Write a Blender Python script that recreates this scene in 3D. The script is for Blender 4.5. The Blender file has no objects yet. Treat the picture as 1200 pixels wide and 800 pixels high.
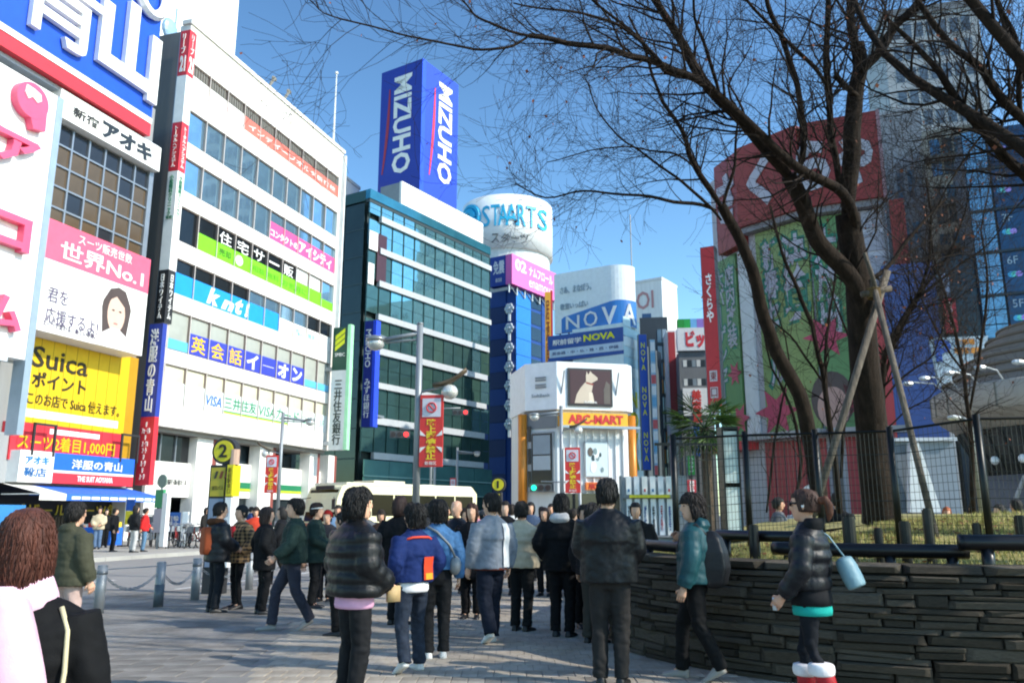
import bpy, math, random
from mathutils import Vector, Matrix, noise
from math import sin, cos, pi, radians as R, atan2, sqrt
random.seed(7)
SC = bpy.context.scene
COL = SC.collection

# ---------------------------------------------------------------- camera
EYE = 1.5
FPX = 960.0                                   # focal length in pixels of the 1200 px wide photograph
PITCH = math.atan(203 / FPX)
cam_d = bpy.data.cameras.new('camera'); cam = bpy.data.objects.new('camera', cam_d); COL.objects.link(cam)
cam_d.sensor_width = 36; cam_d.lens = 36 * FPX / 1200; cam_d.clip_end = 3000; cam_d.clip_start = .05
cam.location = (0, 0, EYE); cam.rotation_euler = (pi / 2 + PITCH, 0, 0)
SC.camera = cam

# ---------------------------------------------------------------- light
SUN_EL = R(34); SH = Vector((.93, -.37, 0)).normalized()
SDIR = Vector((SH.x * cos(SUN_EL), SH.y * cos(SUN_EL), sin(SUN_EL)))
w = bpy.data.worlds.new('World'); SC.world = w; w.use_nodes = True
nt = w.node_tree; bg = nt.nodes['Background']; sky = nt.nodes.new('ShaderNodeTexSky')
sky.sky_type = 'NISHITA'; sky.sun_disc = False; sky.sun_elevation = SUN_EL; sky.sun_rotation = atan2(SH.x, SH.y)
sky.air_density = 1.0; sky.dust_density = .5; sky.ozone_density = 1.0; sky.altitude = 60
v1 = nt.nodes.new('ShaderNodeVectorMath'); v1.operation = 'MULTIPLY'; v1.inputs[1].default_value = (.205,) * 3
gm_ = nt.nodes.new('ShaderNodeGamma'); gm_.inputs[1].default_value = 1.4          # a clearer, more saturated winter sky
v2 = nt.nodes.new('ShaderNodeVectorMath'); v2.operation = 'MULTIPLY'; v2.inputs[1].default_value = (1.46 / .205, 1.77 / .205, 1.70 / .205)
nt.links.new(sky.outputs[0], v1.inputs[0]); nt.links.new(v1.outputs[0], gm_.inputs[0]); nt.links.new(gm_.outputs[0], v2.inputs[0]); nt.links.new(v2.outputs[0], bg.inputs[0]); bg.inputs[1].default_value = .15
sl = bpy.data.lights.new('sun', 'SUN'); sl.energy = 4.7; sl.angle = R(.53); sl.color = (1, .94, .84)
so = bpy.data.objects.new('sun', sl); COL.objects.link(so); so.location = (60, -30, 60)
so.rotation_euler = SDIR.to_track_quat('Z', 'Y').to_euler()
SC.view_settings.view_transform = 'Standard'; SC.view_settings.look = 'None'
SC.view_settings.exposure = 0.22; SC.view_settings.gamma = 1.0
SC.cycles.filter_width = 2.0                  # the photograph is a little soft
SC.cycles.max_bounces = 6; SC.cycles.transparent_max_bounces = 8

# ---------------------------------------------------------------- helpers: rays of the photograph's camera, to place things in metres
def ray(px, py):
    u = (px - 600) / FPX; v = (400 - py) / FPX
    return Vector((u, cos(PITCH) - v * sin(PITCH), sin(PITCH) + v * cos(PITCH)))
def at(px, py, t):
    return Vector((0, 0, EYE)) + ray(px, py) * t
def ground(px, py, z=0.):
    d = ray(px, py); return Vector((0, 0, EYE)) + d * ((z - EYE) / d.z)
def zz(py, t): return at(600, py, t).z

def lin(h):
    h = h.lstrip('#'); o = []
    for i in (0, 2, 4):
        c = int(h[i:i + 2], 16) / 255
        o.append(c / 12.92 if c <= .04045 else ((c + .055) / 1.055) ** 2.4)
    return (*o, 1)

MATS = {}
def M(col, rough=.6, metal=0., kind='', emit=0., spec=.5, scale=1.):
    """procedural material: base colour broken up by noise, fine relief; kind picks the recipe"""
    key = (col, rough, metal, kind, emit, spec, scale)
    if key in MATS: return MATS[key]
    m = bpy.data.materials.new('mat_%s_%s' % (kind or 'paint', col.strip('#'))); m.use_nodes = True
    n = m.node_tree.nodes; l = m.node_tree.links; b = n['Principled BSDF']
    c = lin(col); b.inputs['Roughness'].default_value = rough; b.inputs['Metallic'].default_value = metal
    b.inputs['Specular IOR Level'].default_value = spec
    tc = n.new('ShaderNodeTexCoord'); mp = n.new('ShaderNodeMapping'); l.new(tc.outputs['Object'], mp.inputs[0])
    def tex(sc, det=4, r=.6, vec=(1, 1, 1)):
        mm = n.new('ShaderNodeMapping'); mm.inputs['Scale'].default_value = vec; l.new(tc.outputs['Object'], mm.inputs[0])
        t = n.new('ShaderNodeTexNoise'); t.inputs['Scale'].default_value = sc; t.inputs['Detail'].default_value = det
        t.inputs['Roughness'].default_value = r; l.new(mm.outputs[0], t.inputs['Vector']); return t.outputs['Fac']
    def ramp(fac, lo, hi, p0=.3, p1=.7):
        q = n.new('ShaderNodeValToRGB'); l.new(fac, q.inputs[0]); e = q.color_ramp.elements
        e[0].position = p0; e[1].position = p1; e[0].color = lo; e[1].color = hi; return q.outputs[0]
    def mul(k): return tuple(min(1, x * k) for x in c[:3]) + (1,)
    def bump(fac, st, dist=.02):
        q = n.new('ShaderNodeBump'); q.inputs['Strength'].default_value = st; q.inputs['Distance'].default_value = dist
        l.new(fac, q.inputs['Height']); l.new(q.outputs[0], b.inputs['Normal'])
    def base(s): l.new(s, b.inputs['Base Color'])
    def mix(a, bb, fac):
        q = n.new('ShaderNodeMix'); q.data_type = 'RGBA'; l.new(fac, q.inputs[0]); l.new(a, q.inputs[6]); l.new(bb, q.inputs[7]); return q.outputs[2]
    if kind == 'concrete':
        base(ramp(tex(.6 * scale, 8, .7), mul(.84), mul(1.08))); bump(tex(30 * scale), .15)
    elif kind == 'streak':                    # weathered wall with rain streaks
        base(ramp(tex(1.2 * scale, 6, .65, (1.5, 1.5, .12)), mul(.86), mul(1.06))); bump(tex(12 * scale), .08)
    elif kind == 'asphalt':
        a = ramp(tex(90 * scale, 3), mul(.75), mul(1.3)); d = ramp(tex(.35 * scale, 6), mul(.8), mul(1.15)); q = n.new('ShaderNodeMix'); q.data_type = 'RGBA'
        q.inputs[0].default_value = .5; l.new(a, q.inputs[6]); l.new(d, q.inputs[7]); base(q.outputs[2]); bump(tex(120 * scale), .5, .01)
    elif kind == 'stone':
        oi = n.new('ShaderNodeObjectInfo')
        a = ramp(tex(9 * scale, 8, .7), mul(.62), mul(1.25)); hs = n.new('ShaderNodeHueSaturation'); mr = n.new('ShaderNodeMapRange')
        l.new(oi.outputs['Random'], mr.inputs[0]); mr.inputs[3].default_value = .6; mr.inputs[4].default_value = 1.45
        l.new(mr.outputs[0], hs.inputs['Value']); l.new(a, hs.inputs['Color']); base(hs.outputs[0]); bump(tex(22 * scale, 8, .75), 1., .04); b.inputs['Specular IOR Level'].default_value = .15
    elif kind == 'tile':
        oi = n.new('ShaderNodeObjectInfo'); a = ramp(tex(14 * scale, 6), mul(.85), mul(1.1)); hs = n.new('ShaderNodeHueSaturation'); mr = n.new('ShaderNodeMapRange')
        l.new(oi.outputs['Random'], mr.inputs[0]); mr.inputs[3].default_value = .86; mr.inputs[4].default_value = 1.1
        l.new(mr.outputs[0], hs.inputs['Value']); l.new(a, hs.inputs['Color']); d = ramp(tex(1.1, 5), mul(.8), (1, 1, 1, 1), .35, .62)
        q = n.new('ShaderNodeMix'); q.data_type = 'RGBA'; q.blend_type = 'MULTIPLY'; q.inputs[0].default_value = .6; l.new(hs.outputs[0], q.inputs[6]); l.new(d, q.inputs[7]); base(q.outputs[2]); bump(tex(160, 3), .35, .006)
    elif kind == 'bark':
        base(ramp(tex(11 * scale, 8, .75, (1, 1, .35)), mul(.45), mul(2.0))); bump(tex(16 * scale, 8, .75, (1, 1, .22)), 1., .06)
    elif kind == 'cloth':
        base(ramp(tex(7, 5), mul(.82), mul(1.12))); bump(tex(140, 2), .25, .003); b.inputs['Specular IOR Level'].default_value = .2
    elif kind == 'denim':
        base(ramp(tex(10, 6, .7), mul(.6), mul(1.5))); bump(tex(160, 2), .3, .003); b.inputs['Specular IOR Level'].default_value = .2
    elif kind == 'nylon':
        base(ramp(tex(5, 4), mul(.85), mul(1.15))); bump(tex(26, 5), .3, .012); b.inputs['Specular IOR Level'].default_value = .3; b.inputs['Roughness'].default_value = .45
    elif kind == 'plaid':
        wv = n.new('ShaderNodeTexWave'); wv.bands_direction = 'Z'; wv.inputs['Scale'].default_value = 5; l.new(tc.outputs['Object'], wv.inputs[0])
        wx = n.new('ShaderNodeTexWave'); wx.bands_direction = 'X'; wx.inputs['Scale'].default_value = 5; l.new(tc.outputs['Object'], wx.inputs[0])
        a = ramp(wv.outputs['Fac'], (.01, .008, .007, 1), c, .45, .55); d = ramp(wx.outputs['Fac'], (.012, .009, .008, 1), c, .45, .55)
        q = n.new('ShaderNodeMix'); q.data_type = 'RGBA'; q.inputs[0].default_value = .5; l.new(a, q.inputs[6]); l.new(d, q.inputs[7]); base(q.outputs[2])
    elif kind == 'hair':
        base(ramp(tex(40, 4, .6, (1, 1, .08)), mul(.55), mul(1.6))); bump(tex(60, 4, .6, (1, 1, .06)), .8, .008)
    elif kind == 'skin':
        base(ramp(tex(18, 4), mul(.9), mul(1.06))); b.inputs['Subsurface Weight'].default_value = .08; b.inputs['Subsurface Radius'].default_value = (.02, .008, .004); b.inputs['Subsurface Scale'].default_value = .3
    elif kind == 'glass':                     # coated window glass with slightly wavy panes
        base(ramp(tex(.5, 3), mul(.8), mul(1.12))); bump(tex(.55, 2), .06, .06)
    elif kind == 'grass':
        oi = tex(2.2, 5); base(ramp(oi, lin('#8d8348'), c, .35, .65))
    elif kind == 'print':                     # printed sheet, very slightly uneven
        base(ramp(tex(2.5, 3), mul(.93), mul(1.04)))
    else:
        base(ramp(tex(1.6 * scale, 5), mul(.9), mul(1.05))); bump(tex(40, 2), .04)
    if emit:
        b.inputs['Emission Color'].default_value = c; b.inputs['Emission Strength'].default_value = emit
    MATS[key] = m; return m

class MB:
    """collects faces; build() links them as ONE mesh object"""
    def __init__(s): s.V = []; s.F = []; s.I = []
    def face(s, pts, m=0):
        k = len(s.V); s.V += [tuple(p) for p in pts]; s.F.append(tuple(range(k, k + len(pts)))); s.I.append(m)
    def box(s, x0, x1, y0, y1, z0, z1, m=0, skip=''):
        k = len(s.V)
        if x0 > x1: x0, x1 = x1, x0
        if y0 > y1: y0, y1 = y1, y0
        if z0 > z1: z0, z1 = z1, z0
        s.V += [(x0, y0, z0), (x1, y0, z0), (x1, y1, z0), (x0, y1, z0), (x0, y0, z1), (x1, y0, z1), (x1, y1, z1), (x0, y1, z1)]
        for f in ((0, 3, 2, 1), (4, 5, 6, 7), (0, 1, 5, 4), (1, 2, 6, 5), (2, 3, 7, 6), (3, 0, 4, 7)):
            s.F.append(tuple(k + i for i in f)); s.I.append(m)
        return s
    def prism(s, poly, z0, z1, m=0):          # poly counter-clockwise in xy
        n = len(poly); k = len(s.V); s.V += [(x, y, z0) for x, y in poly] + [(x, y, z1) for x, y in poly]
        for i in range(n):
            j = (i + 1) % n; s.F.append((k + i, k + j, k + n + j, k + n + i)); s.I.append(m)
        s.F.append(tuple(k + n - 1 - i for i in range(n))); s.F.append(tuple(k + n + i for i in range(n))); s.I += [m, m]
        return s
    def prismy(s, poly, y0, y1, m=0):         # poly in xz seen from -y, counter-clockwise
        n = len(poly); k = len(s.V); s.V += [(x, y0, z) for x, z in poly] + [(x, y1, z) for x, z in poly]
        for i in range(n):
            j = (i + 1) % n; s.F.append((k + j, k + i, k + n + i, k + n + j)); s.I.append(m)
        s.F.append(tuple(k + i for i in range(n))); s.F.append(tuple(k + n + n - 1 - i for i in range(n))); s.I += [m, m]
        return s
    def loft(s, rings, m=0, cap=True, closed=True):
        k = len(s.V); n = len(rings[0])
        for r in rings: s.V += [tuple(p) for p in r]
        for a in range(len(rings) - 1):
            for i in range(n if closed else n - 1):
                j = (i + 1) % n; s.F.append((k + a * n + i, k + a * n + j, k + (a + 1) * n + j, k + (a + 1) * n + i)); s.I.append(m)
        if cap:
            s.F.append(tuple(k + n - 1 - i for i in range(n))); e = k + (len(rings) - 1) * n; s.F.append(tuple(e + i for i in range(n))); s.I += [m, m]
        return s
    def tube(s, pts, r, n=6, m=0, cap=True, hint=None):
        pts = [Vector(p) for p in pts]; L = len(pts); rings = []; prev = None
        for i in range(L):
            d = (pts[min(i + 1, L - 1)] - pts[max(i - 1, 0)])
            d = d.normalized() if d.length > 1e-9 else Vector((0, 0, 1))
            if prev is None:
                h = Vector(hint) if hint else (Vector((1, 0, 0)) if abs(d.x) < .8 else Vector((0, 1, 0)))
                a = (h - d * h.dot(d)).normalized()
            else: a = (prev - d * prev.dot(d)); a = a.normalized() if a.length > 1e-6 else d.orthogonal().normalized()
            prev = a; b = d.cross(a)
            q = r[i] if isinstance(r, (list, tuple)) else r
            q1, q2 = q if isinstance(q, tuple) else (q, q)
            rings.append([pts[i] + a * (q1 * cos(2 * pi * j / n)) + b * (q2 * sin(2 * pi * j / n)) for j in range(n)])
        return s.loft(rings, m, cap)
    def ell(s, c, r, nu=12, nv=8, m=0):
        c = Vector(c); r = r if isinstance(r, tuple) else (r, r, r)
        rings = []
        for i in range(1, nv):
            th = pi * i / nv; z = -cos(th); q = sin(th)
            rings.append([(c.x + r[0] * q * cos(2 * pi * j / nu), c.y + r[1] * q * sin(2 * pi * j / nu), c.z + r[2] * z) for j in range(nu)])
        k = len(s.V); s.loft(rings, m, False); b = len(s.V); s.V += [(c.x, c.y, c.z - r[2]), (c.x, c.y, c.z + r[2])]; e = k + (nv - 2) * nu
        for j in range(nu):
            s.F.append((b, k + (j + 1) % nu, k + j)); s.F.append((b + 1, e + j, e + (j + 1) % nu)); s.I += [m, m]
        return s
    def cyl(s, x, y, z0, z1, r0, r1=None, n=16, m=0):
        r1 = r0 if r1 is None else r1
        return s.loft([[(x + q * cos(2 * pi * j / n), y + q * sin(2 * pi * j / n), z) for j in range(n)] for z, q in ((z0, r0), (z1, r1))], m)
    def xform(s, mat, k0=0):
        for i in range(k0, len(s.V)): s.V[i] = tuple(mat @ Vector(s.V[i]))
        return s
    def mesh(s, name):
        me = bpy.data.meshes.new(name); me.from_pydata(s.V, [], s.F); me.update()
        if any(s.I): me.polygons.foreach_set('material_index', s.I)
        return me
    def build(s, name, mats, parent=None, smooth=False, loc=None, rz=0):
        return mobj(name, s.mesh(name), mats, parent, smooth, loc, rz)
def mobj(name, me, mats, parent=None, smooth=False, loc=None, rz=0):
    if not me.materials:
        for m in (mats if isinstance(mats, (list, tuple)) else [mats]): me.materials.append(m)
    if smooth: me.polygons.foreach_set('use_smooth', [True] * len(me.polygons))
    o = bpy.data.objects.new(name, me); COL.objects.link(o)
    if parent: o.parent = parent
    if loc is not None: o.location = loc
    o.rotation_euler[2] = rz
    return o
def box(name, mat, parent, *a):
    return MB().box(*a).build(name, mat, parent)
def tag(o, label=None, cat=None, group=None, kind=None):
    for k, v in (('label', label), ('category', cat), ('group', group), ('kind', kind)):
        if v: o[k] = v
    return o
def empty(name, loc, rz=0., label=None, cat=None, group=None):
    o = bpy.data.objects.new(name, None); COL.objects.link(o); o.location = loc; o.rotation_euler = (0, 0, rz); o.empty_display_size = .3
    return tag(o, label, cat, group)
def copy_tree(o, parent=None):
    c = o.copy(); COL.objects.link(c)
    if parent: c.parent = parent
    for ch in list(o.children): copy_tree(ch, c)
    return c

# a private scene in which text and modifiers are evaluated
TS = bpy.data.scenes.new('workshop')
def evaluated(o):
    TS.collection.objects.link(o); vl = TS.view_layers[0]; vl.update(); dg = vl.depsgraph
    me = bpy.data.meshes.new_from_object(o.evaluated_get(dg), preserve_all_data_layers=False, depsgraph=dg)
    TS.collection.objects.unlink(o); return me
TCACHE = {}
def text_pts(body, bold, shear, lsp):
    key = (body, bold, shear, lsp)
    if key not in TCACHE:
        cu = bpy.data.curves.new('lettering', 'FONT'); cu.body = body; cu.align_x = 'CENTER'; cu.offset = bold; cu.shear = shear; cu.space_line = lsp
        cu.resolution_u = 2; cu.extrude = .5
        o = bpy.data.objects.new('lettering', cu); me = evaluated(o); bpy.data.objects.remove(o); bpy.data.curves.remove(cu)
        vs = [v.co.copy() for v in me.vertices]; fs = [tuple(p.vertices) for p in me.polygons]; bpy.data.meshes.remove(me)
        x0 = min(v.x for v in vs); x1 = max(v.x for v in vs); y0 = min(v.y for v in vs); y1 = max(v.y for v in vs)
        TCACHE[key] = ([((v.x - x0) / max(1e-6, x1 - x0), (v.y - y0) / max(1e-6, y1 - y0), .5 if v.z > 0 else -.5) for v in vs], fs)
    return TCACHE[key]
def T(parent, body, x0, x1, z0, z1, mat, y=-.02, ext=.03, bold=.0, shear=0., rot=0, fr=None, bend=None, name='lettering', vert=False, lsp=.95):
    """lettering filling the rectangle x0..x1, z0..z1 of the parent's front (local y is into the wall); ext = its thickness"""
    if vert: body = '\n'.join('｜' if ch in 'ー' else ch for ch in body)
    if body == 'ー': zc_ = (z0 + z1) / 2; hz_2 = (z1 - z0) * .09; z0, z1 = zc_ - hz_2, zc_ + hz_2     # a long-vowel bar stays a bar
    pts, fs = text_pts(body, bold, shear, lsp)
    V = []
    for a, b, d in pts:
        if rot: a, b = b, 1 - a               # turned a quarter clockwise
        x = x0 + a * (x1 - x0); z = z0 + b * (z1 - z0); yy = y - (d + .5) * ext
        if bend:
            cx, cy, rad = bend; an = (x - cx) / rad; V.append((cx + (rad - yy) * sin(an), cy - (rad - yy) * cos(an), z))
        elif fr:
            ox, oy, an = fr; V.append((ox + x * cos(an) - yy * sin(an), oy + x * sin(an) + yy * cos(an), z))
        else: V.append((x, yy, z))
    me = bpy.data.meshes.new(name); me.from_pydata(V, [], fs); me.update()
    return mobj(name, me, mat, parent)

class Bd:
    """a thing with a frame: local x to the viewer's right along the front, y into it, z up"""
    def __init__(s, name, label, cat, px, py, t, az, group=None):
        p = at(px, py, t); s.O = Vector((p.x, p.y, 0)); s.phi = R(90 - az)
        s.e = empty(name, s.O, s.phi, label, cat, group)
        s.r = Vector((cos(s.phi), sin(s.phi), 0)); s.n = Vector((-sin(s.phi), cos(s.phi), 0))
    def F(s, px, py, y=0.):                   # photograph point -> (x, z) on the plane local y
        d = ray(px, py); C = Vector((0, 0, EYE)); P0 = s.O + s.n * y
        q = C + d * ((P0 - C).dot(s.n) / d.dot(s.n)); return ((q - s.O).dot(s.r), q.z)
    def X(s, px, py, y=0.): return s.F(px, py, y)[0]
    def Z(s, px, py, y=0.): return s.F(px, py, y)[1]
    def S(s, px, py, x):                      # photograph point -> (y, z) on the plane local x
        d = ray(px, py); C = Vector((0, 0, EYE)); P0 = s.O + s.r * x
        q = C + d * ((P0 - C).dot(s.r) / d.dot(s.r)); return ((q - s.O).dot(s.n), q.z)
    def box(s, name, mat, *a): return box(name, mat, s.e, *a)
    def T(s, *a, **k): return T(s.e, *a, **k)
WHITE = '#dedbd4'
# ================================================================ the setting
AZ = 17; RA = R(90 - AZ)
def st(perp, along):                          # street coordinates: perp metres left of the camera, along the street
    return Vector((-cos(R(AZ)) * perp + sin(R(AZ)) * along, sin(R(AZ)) * perp + cos(R(AZ)) * along))
def strip(name, p0, p1, a0, a1, z0, z1, mat, label=None):
    q = [st(p0, a0), st(p0, a1), st(p1, a1), st(p1, a0)][::-1]
    m = MB().prism([(v.x, v.y) for v in q][::-1] if ((q[1] - q[0]).cross(q[2] - q[1]) < 0) else [(v.x, v.y) for v in q], z0, z1)
    return tag(m.build(name, mat), kind='structure', label=label)
g = MB(); g.face([(-900, -300, -.02), (900, -300, -.02), (900, 1500, -.02), (-900, 1500, -.02)])
tag(g.build('ground', M('#55565a', .9, kind='asphalt')), kind='structure')
ROADM = M('#85827e', .85, kind='asphalt')
strip('road', 10.2, 21, -40, 200, -.3, .0, ROADM)
LINE = M('#cfcfca', .7, kind='concrete')
ln = tag(empty('road_marking', (0, 0, 0)), kind='structure')
def line(p0, p1, a0, a1):
    q = [st(p0, a0), st(p1, a0), st(p1, a1), st(p0, a1)]
    m = MB(); m.face([(v.x, v.y, .004) for v in q][::-1]); m.build('painted_line', LINE, ln)
line(11.7, 11.82, -20, 90)
for k in range(-2, 12): line(14.7, 14.83, k * 6.2 + 1, k * 6.2 + 4)
FARM = M('#a09c93', .85, kind='concrete')
strip('far_pavement', 21.2, 33.6, -40, 200, -.3, .13, FARM)
kerb = tag(empty('kerb', (0, 0, 0)), kind='structure')
KM = M('#a8a59d', .8, kind='concrete')
for k in range(-14, 40):                      # kerb stones along the far pavement
    q = [st(21.0, k * 1.2), st(21.2, k * 1.2), st(21.2, k * 1.2 + 1.19), st(21.0, k * 1.2 + 1.19)]
    MB().prism([(v.x, v.y) for v in q][::-1], -.1, .138).build('kerb_stone', KM, kerb)
# near plaza: a slab with a grey slab zone on the left and a paler brick zone on the right
PLZ = M('#85817b', .85, kind='concrete')
q = [st(10.0, -30), st(10.0, 60), st(-40, 60), st(-40, -30)]
tag(MB().prism([(v.x, v.y) for v in q][::-1], -.3, .03).build('plaza', PLZ), kind='structure')
paving = tag(empty('paving', (0, 0, 0)), kind='structure')
def edge_x(y): return -2.35 - (y - 7.2) * .155    # the joint between the two zones
TM = M('#b3a99a', .85, kind='tile', spec=.25); SM = M('#918c85', .88, kind='tile', spec=.25)
def tile_mesh(wx, wy):
    b = .006; m = MB(); t = .034
    m.loft([[(-wx / 2, -wy / 2, .02), (wx / 2, -wy / 2, .02), (wx / 2, wy / 2, .02), (-wx / 2, wy / 2, .02)],
            [(-wx / 2, -wy / 2, t), (wx / 2, -wy / 2, t), (wx / 2, wy / 2, t), (-wx / 2, wy / 2, t)],
            [(-wx / 2 + b, -wy / 2 + b, t + .004), (wx / 2 - b, -wy / 2 + b, t + .004), (wx / 2 - b, wy / 2 - b, t + .004), (-wx / 2 + b, wy / 2 - b, t + .004)]])
    return m
def wall_x(y): return 1.18 if y > 10 else 1.18 + (10 - y) * .05
cand = []
for j in range(0, 52):
    y = 7.0 + j * .305
    for i in range(-14, 60):
        x = -4.2 + i * .152 + (j % 2) * .076
        if x - .08 > edge_x(y) and x < (8 if y < 6.9 else (4.6 if y < 9 else 1.9)): cand.append((y * 1. + abs(x) * .02, x, y, 0))
for j in range(0, 34):
    y = 7.0 + j * .305
    for i in range(0, 14):
        x = edge_x(y) - .31 - i * .605 - (j % 2) * .3
        if x > -1.05 * y * .62 - 1.5: cand.append((y * 1. + 1.2, x, y, 1))
cand.sort()
def tile_far(rows, wx, wy, mat):
    m = MB(); t = .036
    for _, x, y, _k in rows:
        h = t + random.uniform(-.002, .002)
        m.box(x - wx / 2, x + wx / 2, y - wy / 2, y + wy / 2, .02, h)
    return tag(m.build('paving_tiles', mat, paving), kind='stuff')
tm = [tile_mesh(.146, .298), tile_mesh(.597, .298)]; tme = [tm[0].mesh('brick'), tm[1].mesh('slab')]
cnt = [0, 0]; rest = [[], []]; lim = [220, 75]
for c in cand:
    k = c[3]
    if cnt[k] < lim[k]:
        o = mobj('paving_slab' if k else 'paving_brick', tme[k], SM if k else TM, paving, loc=(c[1], c[2], random.uniform(-.0015, .0015)))
        cnt[k] += 1
    else: rest[k].append(c)
tile_far(rest[0], .146, .298, TM); tile_far(rest[1], .597, .298, SM)

# ================================================================ far left: the menswear store
WH = M(WHITE, .55, kind='streak'); GREY = M('#9a9c9e', .6, kind='streak'); DK = M('#2b2b2d', .6); DKG = M('#191c1f', .15, 0, 'glass', spec=.6)
BLUE = M('#1550c8', .45, kind='print'); RED = M('#d8323f', .5, kind='print'); ALU = M('#9fa5ab', .35, .6); BLACK = M('#151515', .5)
PINK = M('#e8607c', .5, kind='print'); SWHITE = M('#eceae6', .5, kind='print'); YEL = M('#dab414', .5, kind='print'); NAVY = M('#2b3f9a', .5, kind='print')
A = Bd('store_building', 'menswear store with huge blue rooftop board, white characters, grid windows and yellow hoarding', 'building', 160, 540, 45.1, AZ)
xr = A.X(186, 172); zt = A.Z(175, 160)
xl = -34
A.box('wall', M('#8d8f91', .7, kind='streak'), xl, xr, .5, 12, 5.2, zt + 2.2)
rz0, rz1 = A.Z(176, 160, -.5), A.Z(175, 145, -.5); xb = A.X(176, 155, -.5)
A.box('red_band', RED, xl, xb, -.5, .5, rz0, rz1)
A.box('white_trim', SWHITE, xl, xb, -.55, .5, rz1 + .01, rz1 + .35)
brd = A.box('roof_board', BLUE, xl, xb, -.5, .2, rz1 + .36, rz1 + 15)
zb0 = A.Z(140, 100, -.5); zb1 = A.Z(149, 2, -.5)
A.T('山', A.X(110, 60, -.5), A.X(180, 100, -.5), zb0, zb1, SWHITE, y=-.55, ext=.3, bold=.035)
A.T('青', A.X(14, 20, -.5), A.X(111, 45, -.5), zb0 - .1, zb1 + .2, SWHITE, y=-.55, ext=.3, bold=.012)
a0, a1 = A.X(160, -10, -.5), A.X(188, 2, -.5)
lg = MB(); lg.tube([((a0 + a1) / 2 + 1.1 * cos(k * pi / 12), -.75, zb1 + 1.6 + 1.4 * sin(k * pi / 12)) for k in range(25)], .3, 6); lg.build('logo_ring', SWHITE, A.e)
# grey soffit panels with ribs
for k in range(14):
    x1 = xr - k * 1.1; A.box('soffit_panel', M('#a9b3bd', .45, .3), x1 - 1.08, x1, -.1, .45, A.Z(184, 176), rz0 - .02)
# white name board
p = A.F(66, 118); q = A.F(184, 203); nb0, nb1 = q[1], A.Z(184, 174)
A.box('name_board', SWHITE, p[0], xr - .05, -.25, .48, nb0, nb1)
A.T('新宿', A.X(80, 140), A.X(110, 155), nb0 + .4, nb1 - .55, DK, y=-.26, bold=.01)
A.T('アオキ', A.X(115, 155), A.X(173, 185), nb0 + .2, nb1 - .3, M('#1d2a36'), y=-.26, bold=.045)
# window grid
wz1 = nb0 - .12; wz0 = A.Z(175, 306); wx0 = A.X(60, 220); ncol = 6; nrow = 7
BRZ = M('#6d5a44', .12, .35, 'glass'); BRD = M('#3a3d42', .1, .4, 'glass')
cw = (xr - .35 - wx0) / ncol; rh = (wz1 - wz0 + 2.5) / nrow
fm = MB(); pm = MB()
fm.box(0, .1, 0, .2, 0, rh); fm.box(.1, cw, 0, .2, 0, .09); pm.box(.1, cw, .1, .16, .09, rh)
fme = fm.mesh('window'); pme = pm.mesh('pane'); fme.materials.append(ALU); pme.materials.append(BRZ); pme2 = pme.copy(); pme2.materials[0] = BRD
for i in range(ncol):
    for j in range(nrow):
        f = mobj('window', fme, ALU, A.e, loc=(wx0 + i * cw, .2, wz0 - 2.5 + j * rh))
        mobj('pane', pme2 if (j >= nrow - 1 or (i + 2 * j) % 7 == 0) else pme, BRZ, f)
A.box('pilaster', ALU, xr - .34, xr, .15, .5, 6, nb0)
# vertical blue sign on the right edge, its broad face towards the camera
vx = A.X(159.5, 545); yy0, _ = A.S(163, 540, vx); d0 = .95
zc = [A.S(174, y, vx)[1] for y in (380, 488, 568)]
ve = box('projecting_sign', NAVY, A.e, vx, vx + .35, -d0, -.02, zc[1], zc[0]); box('directory_panel', RED, A.e, vx, vx + .35, -d0, -.02, zc[2], zc[1] - .01)
T(A.e, '洋服の青山', -d0 + .15, -.2, zc[1] + .2, zc[0] - .3, SWHITE, y=-.01, ext=.02, bold=.02, vert=True, fr=(vx, 0, -pi / 2 + pi), ) if False else None
def side_T(b, body, x, y0, y1, z0, z1, mat, **k):   # lettering on a face whose normal is local -x; read with the wall on the left
    return T(b.e, body, -y1, -y0, z0, z1, mat, fr=(x, 0, -pi / 2), **k)
side_T(A, '洋服の青山', vx, -d0 + .2, -.2, zc[1] + .25, zc[0] - .3, SWHITE, vert=True, bold=.02)
side_T(A, '4F\nフォーマル\n3F\nスーツ&\nコート\n2F\nスーツ\n1F\nスーツ', vx, -d0 + .2, -.2, zc[2] + .3, zc[1] - .3, SWHITE)
# white lit billboard box
BX = .0; bd = 1.5
x0, z0 = A.F(40, 385, -bd); x1, z1 = A.F(166, 417, -bd)[0], A.F(57, 255, -bd)[1]
x0 = A.X(55, 262, -bd); zB = A.Z(166, 417, -bd)
A.box('billboard', SWHITE, x0, x1, -bd, .19, zB, z1); A.box('billboard_frame', ALU, x0 - .12, x0 - .002, -bd - .03, .19, zB - .1, z1 + .1)
zh = A.Z(55, 298, -bd)
zh = z1 - (z1 - zB) * .36; hd = z1 - zh
A.box('pink_header', PINK, x0 + .001, x1, -bd - .012, -bd - .001, zh, z1)
A.T('スーツ販売世数', x0 + 1.9, x1 - 1.4, z1 - hd * .36, z1 - hd * .1, SWHITE, y=-bd - .015)
A.T('世界No.1', x0 + .9, x1 - .45, zh + hd * .1, z1 - hd * .42, SWHITE, y=-bd - .015, bold=.014)
PUR = M('#5d5470', .6)
A.T('君を', x0 + .5, x0 + 1.7, zh - 2.0, zh - 1.3, PUR, y=-bd - .005)
A.T('応援するよ!', x0 + .5, x0 + 3.7, zh - 3.0, zh - 2.25, PUR, y=-bd - .005)
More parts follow.
